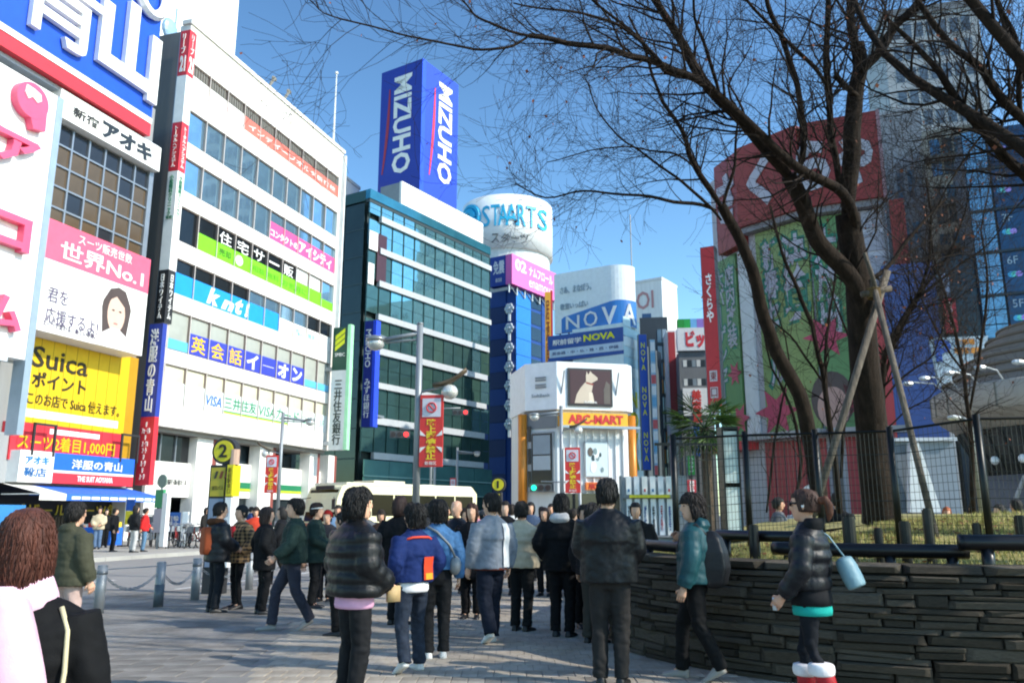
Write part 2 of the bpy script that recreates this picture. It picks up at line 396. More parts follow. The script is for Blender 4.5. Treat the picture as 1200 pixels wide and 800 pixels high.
A.T('スーツで変わる、新しい季節。', x0 + .4, x0 + 3.6, zB + .25, zB + .5, PUR, y=-bd - .005)
for k in range(1, 5): A.box('board_seam', M('#cfccc6', .5), x0 + k * (x1 - x0) / 5 - .01, x0 + k * (x1 - x0) / 5 + .01, -bd - .0015, -bd - .0005, zB, zh)
xm = x0 + (x1 - x0) * .70
def oval(cx, cz, rx, rz, n=20): return [(cx + rx * cos(2 * pi * k / n), cz + rz * sin(2 * pi * k / n)) for k in range(n)]
MB().prismy([(xm - .8, zB + .35), (xm + .75, zB + .35), (xm + .98, zB + 2.2), (xm + .9, zh - 1.0), (xm + .5, zh - .32), (xm, zh - .2), (xm - .55, zh - .4), (xm - .95, zh - 1.1), (xm - 1.0, zB + 2)], -bd - .012, -bd - .002).build('printed_portrait_hair', M('#4f423f', .5, kind='print'), A.e)
MB().prismy([(xm - .5, (zB + zh) / 2 + .75), (xm - .1, (zB + zh) / 2 + 1.0), (xm + .5, (zB + zh) / 2 + .55), (xm + .62, (zB + zh) / 2 + .0), (xm + .55, zh - .45), (xm, zh - .26), (xm - .5, zh - .5)], -bd - .0235, -bd - .0205).build('printed_portrait_fringe', M('#4f423f', .5, kind='print'), A.e)
MB().prismy(oval(xm - .02, (zB + zh) / 2 + .1, .60, .98), -bd - .02, -bd - .013).build('printed_portrait_face', M('#d8b5a4', .5, kind='print'), A.e)
MB().prismy([(xm - 1.3, zB + .02), (xm + 1.2, zB + .02), (xm + .8, zB + .75), (xm + .25, zB + 1.05), (xm - .25, zB + 1.05), (xm - .85, zB + .7)], -bd - .024, -bd - .021).build('printed_portrait_collar', M('#f4ece9', .5, kind='print'), A.e)
for sx in (-.25, .23):
    MB().prismy(oval(xm + sx, (zB + zh) / 2 + .25, .1, .05, 10), -bd - .026, -bd - .021).build('printed_portrait_eye', M('#4a3c38'), A.e)
MB().prismy(oval(xm - .01, (zB + zh) / 2 - .42, .16, .05, 10), -bd - .026, -bd - .021).build('printed_portrait_mouth', M('#c8736f'), A.e)
# yellow and red hoarding
yx0 = A.X(33, 410, -.1); yx1 = A.X(150, 450, -.1); hz1 = zB + .2; hz0 = A.Z(140, 508, -.1); rzb = A.Z(150, 548, -.1)
A.box('hoarding', YEL, yx0, yx1, -.1, .48, hz0, hz1); A.box('red_hoarding', RED, yx0 - .35, yx1, -.1, .48, rzb, hz0 - .01)
A.box('gold_panel', M('#b98a1e', .4, kind='print'), yx1 + .02, xr - .02, -.05, .48, rzb, hz1)
for k in range(9): A.box('board_seam', M('#b39411', .5), yx0 + k * (yx1 - yx0) / 9 - .015, yx0 + k * (yx1 - yx0) / 9 + .015, -.112, -.101, hz0, hz1); A.box('board_seam', M('#b52a35', .5), yx0 + k * (yx1 - yx0) / 9 - .015, yx0 + k * (yx1 - yx0) / 9 + .015, -.112, -.101, rzb, hz0 - .01)
hh = hz1 - hz0; ww = yx1 - yx0; TX = M('#2a2412')
A.T('Suica', yx0 + ww * .04, yx0 + ww * .56, hz1 - hh * .38, hz1 - hh * .14, TX, y=-.105, bold=.012)
A.T('ポイント', yx0 + ww * .06, yx0 + ww * .56, hz1 - hh * .60, hz1 - hh * .42, TX, y=-.105, bold=.02)
A.T('このお店で Suica 使えます。', yx0 + ww * .04, yx0 + ww * .93, hz1 - hh * .80, hz1 - hh * .66, TX, y=-.105, bold=.006)
A.box('white_text_bar', SWHITE, yx0 + ww * .04, yx0 + ww * .93, -.112, -.101, hz0 + hh * .06, hz0 + hh * .15)
rr = hz0 - rzb
A.box('white_pill', SWHITE, yx0 + ww * .27, yx0 + ww * .75, -.112, -.101, hz0 - rr * .24, hz0 - rr * .1)
A.T('スーツ2着目1,000円', yx0 + .02, yx1 - ww * .08, hz0 - rr * .72, hz0 - rr * .3, YEL, y=-.105, bold=.015)
A.T('税込 対象品', yx0 + ww * .4, yx0 + ww * .6, hz0 - rr * .92, hz0 - rr * .8, SWHITE, y=-.105)
# shop sign over the awning
sx0 = A.X(24, 530, -.7); sxm = A.X(63, 545, -.7); sx1 = A.X(157, 550, -.7); sz1 = A.Z(157, 538, -.7); sz0 = A.Z(157, 570, -.7)
A.box('shop_sign_white', SWHITE, sx0, sxm - .01, -.7, .45, sz0, sz1); A.box('shop_sign_blue', M('#2465d8', .45, kind='print'), sxm, sx1, -.7, .45, sz0 + .62, sz1)
A.box('shop_sign_red', RED, sxm, sx1, -.7, .45, sz0, sz0 + .5); A.box('shop_sign_line', SWHITE, sxm, sx1, -.69, .45, sz0 + .501, sz0 + .619)
A.T('アオキ', sx0 + .3, sxm - .3, (sz0 + sz1) / 2 + .1, sz1 - .25, M('#1877b8'), y=-.705, bold=.03)
A.T('靴店', sx0 + .3, sxm - .4, sz0 + .25, (sz0 + sz1) / 2 - .05, M('#1c5f9a'), y=-.705, bold=.01)
sw = sx1 - sxm
A.T('洋服の青山', sxm + sw * .2, sx1 - sw * .17, sz0 + .72, sz1 - .25, SWHITE, y=-.705, bold=.012)
A.T('THE SUIT AOYAMA', sxm + sw * .28, sx1 - sw * .28, sz0 + .12, sz0 + .4, SWHITE, y=-.705, bold=.02)
for x in (A.X(24, 515), A.X(128, 530)):      # dark brackets in front of the hoarding
    m = MB(); m.box(x, x + .1, -.75, -.65, sz1 - .2, sz1 + 1.3); m.box(x, x + 1.3, -.75, -.65, sz1 + 1.2, sz1 + 1.3); m.box(x + 1.2, x + 1.3, -.75, -.65, sz1 - .2, sz1 + 1.2); m.build('bracket', DK, A.e)
aw = MB(); az1 = sz0 - .08; az0 = A.Z(165, 588, -2.2); ax1 = A.X(172, 578, -2.2)
NS = 12; axm = A.X(62, 578, -1.5)
for nm, xa, xbb, mm in (('awning_white', sx0 - .2, axm - .01, M('#e9e6df', .7, kind='cloth')), ('awning_blue', axm, sx1 + .3, M('#3b6fd0', .7, kind='cloth'))):
    m = MB(); m.prism([(0, 0), (1, 0), (1, 1), (0, 1)], 0, 1); m.V = [(xa, -.1, az1), (xbb, -.1, az1), (xbb, -2.3, az0 + .3), (xa, -2.3, az0 + .3)]; m.F = [(0, 3, 2, 1)]; m.I = [0]
    for k in range(NS):
        u0 = xa + (xbb - xa) * k / NS; u1 = xa + (xbb - xa) * (k + 1) / NS
    m.box(xa, xbb, -2.31, -2.29, az0, az0 + .3)
    m.box(xa, xa + .02, -2.3, -.1, az0 + .25, az0 + .3); m.build(nm, mm, A.e)
for k in range(10):
    u = axm + .3 + k * (sx1 - axm) / 10; box('valance_print', SWHITE, A.e, u, u + .5, -2.33, -2.315, az0 + .06, az0 + .2)
# shop front under the awning
A.box('shop_front', M('#15171b', .3), sx0 - 1, A.X(150, 610), .8, 1.0, 0.14, sz0 + .5); A.box('shop_ceiling', GREY, sx0 - 1, xr, .0, 12, sz0 - .05, 5.19)
A.box('corner_column', M('#e4e1da', .6), A.X(150, 610), xr - .02, -.1, 1.2, .14, sz0 - .06)
A.box('party_wall', M('#c9c6c0', .6), sx0 - 2.2, sx0 - 1.2, -.1, 1.2, .14, sz0 - .06)
A.T('バザール スーツ祭り', sx0 + 1.2, sx0 + 8.6, az0 - .75, az0 - .1, M('#c7b23a'), y=.78, bold=.01)
for k in range(6):
    u = sx0 + .5 + k * 2.1
    m = MB(); m.box(u, u + 1.5, .45, .5, 1.45, 1.5); m.box(u + .02, u + .06, .44, .5, .14, 1.45); m.box(u + 1.43, u + 1.47, .44, .5, .14, 1.45)
    for j in range(7): m.box(u + .1 + j * .19, u + .24 + j * .19, .25, .7, .5 + .1 * (j % 3), 1.42)
    m.build('clothes_rail', M(('#1f2a3f', '#4c443a', '#29292c', '#4b2528', '#343d46', '#22365c')[k], .8, kind='cloth'), A.e)

# ---- the lender's white sign tower beside it, with thick pink characters
PT = M('#e5577c', .45, kind='print')
L_ = Bd('sign_tower', 'tall white sign tower with thick pink characters at the left edge', 'sign', 62, 300, 38.7, AZ)
lx1 = L_.X(63, 150); lz1 = L_.Z(2, 82); 
L_.box('board', M('#e9e8e6', .5, kind='print'), lx1 - 4.6, lx1, 0, .6, zz(440, 41), L_.Z(66, 112))
L_.box('edge_trim', M('#9fb0bd', .4, .3), lx1 + .002, lx1 + .35, -.05, .65, zz(520, 41), L_.Z(66, 112))
sq = L_.X(52, 116) - L_.X(10, 116)
zC = L_.Z(32, 120)
m = MB(); c = (L_.X(31, 120), zC); rad = .82                      # a round emblem: ring with a wedge tail
m.prismy(oval(c[0], c[1], .86, .84, 28), -.4, -.002); m.prismy([(c[0] - .1, c[1] - .6), (c[0] + .2, c[1] - 1.3), (c[0] + .85, c[1] - 1.15), (c[0] + .82, c[1] - .2)], -.39, -.003)
m.build('emblem', PT, L_.e); MB().prismy([(c[0] - 0.492, c[1] + 0.205), (c[0] - 0.287, c[1] - 0.041), (c[0] - 0.082, c[1] + 0.148), (c[0] + 0.205, c[1] - 0.016), (c[0] + 0.410, c[1] + 0.164), (c[0] + 0.328, c[1] + 0.451), (c[0] - 0.041, c[1] + 0.558), (c[0] - .45, c[1] + .58)], -.45, -.402).build('emblem_window', SWHITE, L_.e)
for ch, px0, py0, px1, py1 in (('ア', -14, 150, 40, 208), ('コ', -18, 238, 30, 300), ('ム', -22, 330, 20, 392)):
    L_.T(ch, L_.X(px0, (py0 + py1) / 2), L_.X(px1, (py0 + py1) / 2), L_.Z(px1, py1), L_.Z(px1, py0 + 22), PT, y=-.01, ext=.4, bold=.035)
for py in (205, 310, 400):
    L_.box('recess_panel', M('#c3c8cd', .5), lx1 - 4.2, lx1 - .9, -.03, -.002, L_.Z(30, py + 28), L_.Z(30, py + 4))
LB = Bd('lender_sign', 'red and white lit sign box at the lower left edge above shop fronts', 'sign', 27, 480, 39.5, AZ)
lx = LB.X(26, 480); za, zb_, zc_, zd = LB.Z(26, 428), LB.Z(26, 457), LB.Z(24, 490), LB.Z(22, 532)
LB.box('white_top', SWHITE, lx - 6, lx, 0, .6, zb_, za); LB.box('red_field', M('#d92c4c', .45, kind='print'), lx - 6, lx, 0, .6, zd, zb_ - .005)
LB.T('アコム', lx - 4.2, lx - .3, zc_ + .15, zb_ - .2, SWHITE, y=-.005, bold=.05)
LB.box('white_box', SWHITE, lx - 5, lx - .25, -.03, -.002, zd + .25, zc_ - .05); LB.T('むじんくん', lx - 4.4, lx - .6, zd + 1.0, zc_ - .4, M('#9aa0a8'), y=-.032)
sw_ = MB(); sw_.prismy([(lx - 6, za - .02), (lx - 6, zb_ + .02), (lx - 2.4, zb_ + .02), (lx - .9, (za + zb_) / 2), (lx - .3, za - .02)][::1], -.02, -.002); sw_.build('pink_swoosh', M('#f0b9cb', .5, kind='print'), LB.e)
LB.box('shop_wall', M('#b9b7b3', .6, kind='streak'), lx - 8, lx - 3, .2, .6, .13, zd - .01); LB.box('post', M('#d6d3cd', .6), lx - .7, lx - .1, .02, .6, .13, zd - .01)
LB.box('dark_sign', DK, lx - 3.0, lx - .75, .1, .6, zd - 1.7, zd - .1); LB.T('コム', lx - 2.6, lx - 1.0, zd - 1.3, zd - .5, RED, y=.09)

# white rooftop screen far behind, top left
WB = Bd('rooftop_screen', 'blank white rooftop screen behind the left office block', 'sign', 280, 50, 75, AZ)
WB.box('screen_panel', M('#eeeeec', .5, kind='print'), WB.X(185, 20), WB.X(272, 60) + .4, 0, 3, WB.Z(272, 75) - 22, WB.Z(280, -60))
for k in range(4): WB.box('support', ALU, WB.X(190, 20) + 1 + k * 4, WB.X(190, 20) + 1.3 + k * 4, .5, 2, 0, WB.Z(272, 75) - 22.02)
# ================================================================ white office block
W = Bd('office_building', 'white office block with ten bays of banded windows full of tenants\' coloured window films', 'building', 182, 497, 47.4, AZ)
WZ0 = W.Z(184, 498); WX1 = W.X(397, 207); WXR = W.X(403, 178); WZT = W.Z(232, 35)
GLB = M('#a9cde2', .04, .85, 'glass'); GLD = M('#23282c', .06, .35, 'glass'); BLIND = M('#a9aca4', .35, .0, 'glass'); BEIGE = M('#cfccb4', .35, 0, 'glass')
PALE = M('#dfe6e4', .3, 0, 'glass'); LOUV = M('#6d6a66', .5, .3)
rows = [((229, 76), (226, 107)), ((223.6, 129), (221, 167)), ((219, 185), (215, 223)), ((213, 241), (210, 282)), ((208, 302), (204.5, 343)), ((203, 363), (199, 409)), ((197, 426), (194, 472))]
rz = [(W.Z(*b), W.Z(*a)) for a, b in rows]
x00 = .35; bw = (WX1 - x00) / 10
wm = MB()
prev = WZT
for zb, ztp in rz:
    wm.box(0, WXR, 0, .5, ztp, prev); prev = zb
wm.box(0, WXR, 0, .5, WZ0, prev)
for zb, ztp in rz: wm.box(0, x00, .01, .5, zb, ztp); wm.box(WX1, WXR, .01, .5, zb, ztp)
wm.box(0, WXR, .501, 14, WZ0 + .01, WZT - .9)
wm.box(.0, WXR, .5, .8, WZT - .9, WZT - .01); wm.box(-.12, WXR + .12, -.12, .6, WZT + .002, WZT + .3)
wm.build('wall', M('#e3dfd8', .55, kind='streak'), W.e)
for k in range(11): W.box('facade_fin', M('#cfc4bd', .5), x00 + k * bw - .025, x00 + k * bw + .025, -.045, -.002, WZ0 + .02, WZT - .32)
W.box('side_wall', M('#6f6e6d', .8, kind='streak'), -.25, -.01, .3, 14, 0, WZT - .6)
for k in range(3):
    z = WZT - 3.2 - k * 5.5; W.box('side_window', DKG, -.3, -.251, 2.2, 4.2, z - .8, z)
W.box('end_pier', M('#d9dcdc', .5), WX1 + .45, WXR - .02, -.35, -.001, WZ0, WZT - .3)
def film(x0, x1, z0, z1, mat, nm='window_film'):
    return W.box(nm, mat, x0, x1, .04, .07, z0, z1)
h0 = [(b - a) for a, b in rz]
FRM = M('#a08d86', .45, .3)
wmesh = {}
def wframe(h):
    k = round(h, 3)
    if k not in wmesh:
        m = MB(); m.box(0, .07, 0, .2, 0, h); m.box(.07, bw, .05, .2, h - .06, h); m.box(.07, bw, .05, .2, 0, .05); a = m.mesh('window'); a.materials.append(FRM)
        m = MB(); m.box(.07, bw, .14, .18, .05, h - .06); b = m.mesh('pane'); wmesh[k] = (a, b)
    return wmesh[k]
pmesh = {}
def pick(r, i):  # pane tint per row carries painted reflections: blue for sky, dark elsewhere
    if r == 0: return LOUV
    if r in (1, 2): return GLB
    if r == 3: return (GLD, GLD, GLD, GLD, GLD, GLD, GLD, PALE, PALE, GLB)[i]
    if r == 4: return (GLD, GLD, GLD, GLD, GLB, GLB, GLB, GLB, GLD, GLD)[i]
    if r == 5: return BLIND
    return BEIGE
for r, (zb, ztp) in enumerate(rz):
    fmsh, pmsh = wframe(ztp - zb)
    for i in range(10):
        f = mobj('window', fmsh, FRM, W.e, loc=(x00 + i * bw, .02, zb))
        mt = pick(r, i); kk = (pmsh.name, mt.name)
        if kk not in pmesh:
            q = pmsh.copy(); q.name = 'pane'; q.materials.clear(); q.materials.append(mt); pmesh[kk] = q
        mobj('pane', pmesh[kk], mt, f)
        if r == 0:
            m = MB()
            for s in range(7): m.box(.1 + s * bw / 7.5, .16 + s * bw / 7.5, .08, .13, (ztp - zb) * .55, ztp - zb - .07)
            m.build('louvre', M('#8f8a80', .5, .2), f)
def bx(i): return x00 + i * bw + .07
def be(i): return x00 + (i + 1) * bw - .005
SAL = M('#e8705f', .45, kind='print'); LIME = M('#79d416', .45, kind='print'); SKYB = M('#1f95ea', .45, kind='print'); INDI = M('#3b46b8', .45, kind='print'); PNK = M('#e8558f', .45, kind='print'); LBL = M('#5fb4e0', .4, kind='print')
def films(r, i0, i1, f0, f1, mat, nm='window_film'):
    zb, ztp = rz[r]; h = ztp - zb
    for i in range(i0, i1): film(bx(i), be(i), zb + .02 + f0 * h, zb + f1 * h, mat)
    return zb + .02 + f0 * h, zb + f1 * h
def words_(txt, x0, x1, z0, z1, mat, **k): return W.T(txt, x0, x1, z0, z1, mat, y=.035, ext=.012, **k)
a, b = films(0, 0, 3, 0, .58, SWHITE); words_('英語・中国語 教室', bx(1), be(2) - .2, a + .35, b - .35, M('#e9c6cf'))
a, b = films(0, 3, 10, 0, .56, SAL)
for i, ch in enumerate('インディーフォルダ新宿校'): 
    u = bx(3) + .5 + i * (be(9) - bx(3) - .8) / 12; words_(ch, u, u + (be(9) - bx(3)) / 15, a + .32, b - .32, SWHITE, bold=.012)
a, b = films(2, 5, 10, 0, .62, PNK)
wd = be(9) - bx(5)
words_('コンタクトの', bx(5) + .15, bx(5) + wd * .40, a + .25, a + (b - a) * .62, SWHITE, bold=.03); words_('アイシティ', bx(5) + wd * .42, be(9) - .5, a + .15, b - .2, SWHITE, bold=.04)
a, b = films(3, 1, 9, 0, .5, LIME); films(3, 9, 10, 0, .32, LIME)
for i, ch in zip((2, 3, 4, 5, 6), '住宅サー販'): words_(ch, bx(i) + .2, be(i) - .35, b + .03, rz[3][1] - .25, SWHITE, bold=.01)
words_('売却', bx(2) + .25, be(2) - .3, a + .3, b - .3, M('#3f7d10'), bold=.02); MB().prismy(oval(bx(3) + .55, (a + b) / 2, .42, .36), .03, .039).build('white_dot', SWHITE, W.e)
words_('相談 無料', bx(4) + .15, be(5) - .3, a + .3, b - .35, M('#57a010')); words_('お気軽に', bx(6) + .1, be(7) - .2, a + .25, b - .35, M('#57a010'))
a, b = films(4, 0, 6, 0, .60, SKYB); films(4, 6, 10, 0, .5, SWHITE)
for ch, u, v in (('k', 1.72, 2.42), ('n', 2.5, 3.2), ('t', 3.27, 3.72), ('!', 3.85, 4.1)):
    words_(ch, x00 + u * bw, x00 + v * bw, a + .12, a + (b - a) * (.62 if ch == 'n' else .95), SWHITE, bold=.05, shear=.28)
words_('旅行\nご案内', bx(7) + .2, be(7) - .4, a + .25, b - .55, LBL); words_('無料', bx(8) + .2, be(8) - .4, a + .3, b - .55, LBL)
a, b = films(5, 1, 8, .02, .56, INDI)
for i, ch in enumerate('英会話イーオン'): words_(ch, bx(1 + i) + .22, be(1 + i) - .27, a + .12 if ch != 'ー' else (a + b) / 2 - .12, b - .12 if ch != 'ー' else (a + b) / 2 + .12, M('#f2bf16') if i < 3 else SWHITE, bold=.012 if i < 3 else .045)
films(5, 0, 1, .02, .28, LBL); films(5, 8, 10, .02, .25, LBL)
films(6, 0, 10, 0, .58, PALE, 'lower_blind'); a = rz[6][0] + .05; b = a + (rz[6][1] - rz[6][0]) * .52
GRN = M('#2c8a5c', .4); words_('VISA', bx(2) + .1, be(2) - .15, a + .3, b - .25, M('#2a63c9'), bold=.02, shear=.2)
words_('三井住友', bx(3) + .05, be(4) - .1, a + .3, b - .1, GRN, bold=.012); words_('VISAカード', bx(5) + .1, be(7) - .4, a + .28, b - .12, GRN, bold=.006, shear=.15)
for i in range(3, 7): W.box('green_line', GRN, bx(i), be(i), .02, .036, a + .1, a + .18); W.box('yellow_line', M('#cfd92a'), bx(i), be(i), .02, .036, a + .02, a + .099)
words_('ヨビル 3F', bx(8), be(9) - .5, a + .35, b - .25, M('#7fb59a'))
# corner sign with tenant panels
xa = W.X(209, 50) - .0; dy = -W.S(222, 50, xa)[0]; xb2 = W.X(230, 50, -dy)
cuts = [35, 88, 143, 200, 257, 316, 378]; czs = [W.S(222 - (y - 35) * .095, y, xa)[1] for y in cuts]
PN = [(M('#d63440', .5, kind='print'), 'リーブ21', SWHITE), (SWHITE, None, None), (M('#d63440', .5, kind='print'), 'トータルヘアシステム', SWHITE), (SWHITE, '小松眼科クリニック', M('#2d7d5f')), (SWHITE, None, None), (M('#2c2c2e', .5), '日本ワイテム', SWHITE)]
for i, (mt, tx, tm_) in enumerate(PN):
    W.box('tenant_panel', mt, xa, xb2, -dy, -.14, czs[i + 1] + .02, czs[i])
    if tx:
        k = dict(vert=True, bold=.02); e0 = .3 if i else .15
        side_T(W, tx if i else 'リーブ', xa, -dy + dy * .28, -.14 - dy * .22, czs[i + 1] + (.25 if i else 1.5), czs[i] - .25, tm_, **k)
        W.T(tx if i else 'リーブ', xa + (xb2 - xa) * .25, xb2 - (xb2 - xa) * .25, czs[i + 1] + (.25 if i else 1.5), czs[i] - .25, tm_, y=-dy - .005, **k)
        if i == 0:
            side_T(W, '21', xa, -dy + dy * .18, -.14 - dy * .18, czs[1] + .25, czs[1] + 1.35, tm_, bold=.04); W.T('21', xa + .1, xb2 - .1, czs[1] + .25, czs[1] + 1.35, tm_, y=-dy - .005, bold=.04)
        if i == 3: side_T(W, '新宿', xa, -dy + .1, -.3, czs[4] + .05, czs[4] + .24, tm_, bold=.03)
W.box('sign_bracket', ALU, xa + .1, xb2 - .1, -.138, -.002, czs[-1], czs[0])
# roof fittings
m = MB(); m.tube([(2.0, 3, WZT - .9), (2.0, 3, WZT + 3)], .06); m.ell((1.5, 3, WZT + 1.1), (.7, .3, .8), 14, 8); m.build('satellite_dish', M('#8fb0c9', .4), W.e)
for px in (309, 328):
    xx, z_ = W.F(px, 92, 1.); m = MB(); m.tube([(xx, 1, WZT - 1), (xx + .2, 1, WZT + .4), (xx + 1.3, 1, WZT + 2.1)], .12, 6); m.ell((xx + 1.35, 1, WZT + 2.2), (.3, .14, .18), 8, 6); m.build('roof_floodlight', M('#7d7a72', .5), W.e)
xx = W.X(391, 160, 2); m = MB(); m.tube([(xx, 2, WZT - 1), (xx, 2, W.Z(393, 84, 2))], [.12, .05]); m.ell((xx, 2, W.Z(393, 84, 2)), .16, 8, 6); m.build('flagpole', M('#d8d8d4', .4), W.e)
# recessed ground floors
gz = W.Z(250, 545); LOWW = M('#efece6', .5, kind='streak'); BRICK = M('#8d4a42', .6, kind='concrete')
W.box('soffit', M('#8d8b88', .7), .02, WXR - .02, .502, 9, WZ0 - .25, WZ0 - .002)
W.box('back_wall', DKG, .2, WXR - .2, 3.4, 3.6, .13, WZ0 - .26)
W.box('white_panel', LOWW, W.X(163, 560, 1.2), W.X(233, 560, 1.2), 1.2, 1.6, W.Z(200, 582, 1.2), W.Z(200, 541, 1.2))
W.T('三井住友銀行新宿ビル', W.X(180, 562, 1.2), W.X(219, 562, 1.2), W.Z(200, 568, 1.2), W.Z(200, 561, 1.2), M('#4a4f4c'), y=1.195)
W.box('entrance_step_wall', LOWW, W.X(163, 600, 1.2), W.X(184, 600, 1.2), 1.25, 2, .13, W.Z(200, 582, 1.2) - .005)
W.box('upper_window', DKG, W.X(160, 520, 1.4), W.X(224, 520, 1.4), 1.4, 1.5, W.Z(200, 541, 1.2) + .01, WZ0 - .27)
for k in range(3): u = W.X(170 + k * 18, 520, 1.3); W.box('mullion', ALU, u, u + .1, 1.3, 1.399, W.Z(200, 541, 1.2) + .01, WZ0 - .28)
for pxl, pxr in ((228, 247), (303, 318), (362, 371), (384, 391)):
    W.box('column', LOWW, W.X(pxl, 560, .8), W.X(pxr, 560, .8), .8, 1.7, .13, WZ0 - .26)
    W.box('column_edge', BRICK, W.X(pxr, 560, .8) + .002, W.X(pxr, 560, .8) + .45, .85, 1.7, .13, WZ0 - .27)
for pxl, pxr in ((252, 302), (320, 361), (372, 384)):
    x0_, x1_ = W.X(pxl, 560, 1.5), W.X(pxr, 560, 1.5)
    W.box('fascia', LOWW, x0_ + .02, x1_ - .02, 1.5, 1.9, W.Z(300, 584, 1.5), W.Z(300, 545, 1.5))
    W.box('green_band', M('#1d7a52', .5), x0_ + .02, x1_ - .02, 1.45, 1.499, W.Z(300, 573, 1.5), W.Z(300, 566, 1.5))
    W.box('lime_band', M('#b7cf2a', .5), x0_ + .02, x1_ - .02, 1.45, 1.499, W.Z(300, 576, 1.5), W.Z(300, 573, 1.5) - .005)
    n = max(1, int((x1_ - x0_) / 1.1))
    for k in range(n): W.box('shop_window', M('#30383a', .08, .2, 'glass'), x0_ + .05 + k * (x1_ - x0_) / n, x0_ + (k + 1) * (x1_ - x0_) / n, 1.7, 1.78, .6, W.Z(300, 585, 1.5))
    W.box('window_base', LOWW, x0_ + .02, x1_ - .02, 1.65, 1.9, .13, .59)
for k in range(3):
    W.box('upper_pane', M('#3a4850', .06, .4, 'glass'), W.X(252, 520, 2) + k * 2, W.X(252, 520, 2) + k * 2 + 1.9, 2, 2.1, W.Z(300, 545, 1.5) + .02, WZ0 - .28)
W.box('poster', M('#f3f3f0', .5), W.X(225, 620, 1.6), W.X(240, 620, 1.6), 1.62, 1.66, W.Z(230, 616, 1.6), W.Z(230, 588, 1.6)); W.box('green_poster', LIME, W.X(222, 620, 1.6), W.X(238, 620, 1.6), 1.56, 1.6, W.Z(230, 622, 1.6), W.Z(230, 613, 1.6))

# bank sign projecting between the blocks
K = Bd('bank_sign', 'projecting bank sign, dark green top over white lower half, between office block and glass building', 'sign', 390, 450, 66, 107)
kx0, kx1 = K.X(391, 384), K.X(408, 384); k0, k1, k2 = K.Z(392, 527), K.Z(392, 434), K.Z(392, 384)
K.box('white_part', M('#d7dad8', .5, kind='print'), kx0, kx1, 0, .5, k0, k1 - .005); K.box('green_part', M('#17493a', .5, kind='print'), kx0, kx1, 0, .5, k1, k2)
K.box('edge_light', M('#a6e3b4', .4), kx1 + .002, kx1 + .28, -.03, .5, k0, k2 + .2); K.box('bracket', ALU, kx0 - .8, kx0 - .002, .1, .4, k1, k1 + .3); K.box('bracket', ALU, kx0 - .8, kx0 - .002, .1, .4, k0 + .4, k0 + .7)
kw = kx1 - kx0
K.T('三井住友銀行', kx0 + kw * .22, kx1 - kw * .22, k0 + .4, k1 - .8, M('#2f3b36'), y=-.005, vert=True, bold=.015)
K.T('SMBC', kx0 + kw * .18, kx1 - kw * .15, k1 + (k2 - k1) * .32, k1 + (k2 - k1) * .4, SWHITE, y=-.005)
m = MB(); zA = k1 + (k2 - k1) * .45
for k in range(3): m.prismy([(kx0 + kw * .18, zA + k * .45), (kx0 + kw * .8, zA + .6 + k * .45), (kx0 + kw * .8, zA + .95 + k * .45), (kx0 + kw * .18, zA + .36 + k * .45)], -.03, -.002)
m.build('rising_mark', M('#d5dd1e', .5), K.e)

# ================================================================ teal glass office
G = Bd('glass_building', 'teal glass office with white spandrel stripes and blue sign prism on roof', 'building', 427, 400, 78, 32)
GX1 = G.X(574, 300); GT = G.Z(427, 218)
TEAL = M('#86b9bf', .03, .82, 'glass'); TEALD = M('#4a6a66', .06, .6, 'glass'); TEALS = M('#4b6a60', .06, .5, 'glass')
STR = M('#b4b7b9', .4, kind='print')
G.box('core', M('#23312f', .6), .3, GX1 - .3, .5, 20, .0, GT - .4)
G.box('parapet', M('#3f8496', .1, .6, 'glass'), -.05, GX1 + .05, -.1, .49, G.Z(427, 229), GT); G.box('parapet_gutter', M('#22343a'), 0, GX1, -.02, .49, G.Z(427, 233), G.Z(427, 229) - .004)
G.box('side_parapet', M('#2c4a46', .3, .3), -.06, .2, .5, 20, G.Z(427, 231), GT - .02)
sp = [(445.5, 254, 261), (444.5, 291, 298), (443, 329, 336), (442, 368, 375), (441, 407.5, 415), (440.5, 448, 455), (439.5, 489, 497), (439, 530, 538)]
sx = G.X(445, 260); zs = []
for px, t_, b_ in sp:
    zt_, zb_2 = G.Z(px, t_), G.Z(px, b_); zs.append((zb_2, zt_))
    if px > 442.5: G.box('spandrel', STR, sx, GX1, -.28, .1, zb_2, zt_)
    else: G.box('spandrel', STR, sx, GX1 - .35 * (442.5 - px) - .2, -.28, .1, zb_2, zt_)
edges = [G.Z(427, 233) - .01] + [v for p_ in zs for v in (p_[1], p_[0])]
NP = 12; pw = GX1 / NP
pn = {}
def gpane(b, w_, h_, mat):
    k = (round(w_, 2), round(h_, 2), mat.name)
    if k not in pn:
        m = MB(); m.box(.02, w_ - .02, 0, .06, .02, h_ - .02); pn[k] = m.mesh('glass_pane'); pn[k].materials.append(mat)
    return pn[k]
for i in range(0, len(edges) - 1, 2):
    zt_, zb_2 = edges[i], edges[i + 1]
    nsub = 1
    for c in range(NP):
        mt = TEAL if i < 8 else (TEALD if c < NP - 2 or i > 12 else TEAL)  # dark panes stand for stepped reflections of buildings, put into the tint
        if 4 <= i <= 8 and (c in (0, 1)): mt = TEALD
        if i >= 8 and (c * 7 + i) % 5 == 0: mt = TEALS
        h = zt_ - zb_2
        for s in range(2):
            o = mobj('glass_pane', gpane(G, pw, h / 2, mt), mt, G.e, loc=(c * pw, .02 + random.uniform(0, .01), zb_2 + s * h / 2)); o.rotation_euler = (random.uniform(-.004, .004), 0, random.uniform(-.006, .006))
MUL = M('#24403f', .35, .5)
for c in range(NP + 1): G.box('mullion', MUL, c * pw - .03, c * pw + .03, -.06, .019, edges[-1], edges[0])
z9 = edges[-1] - .1
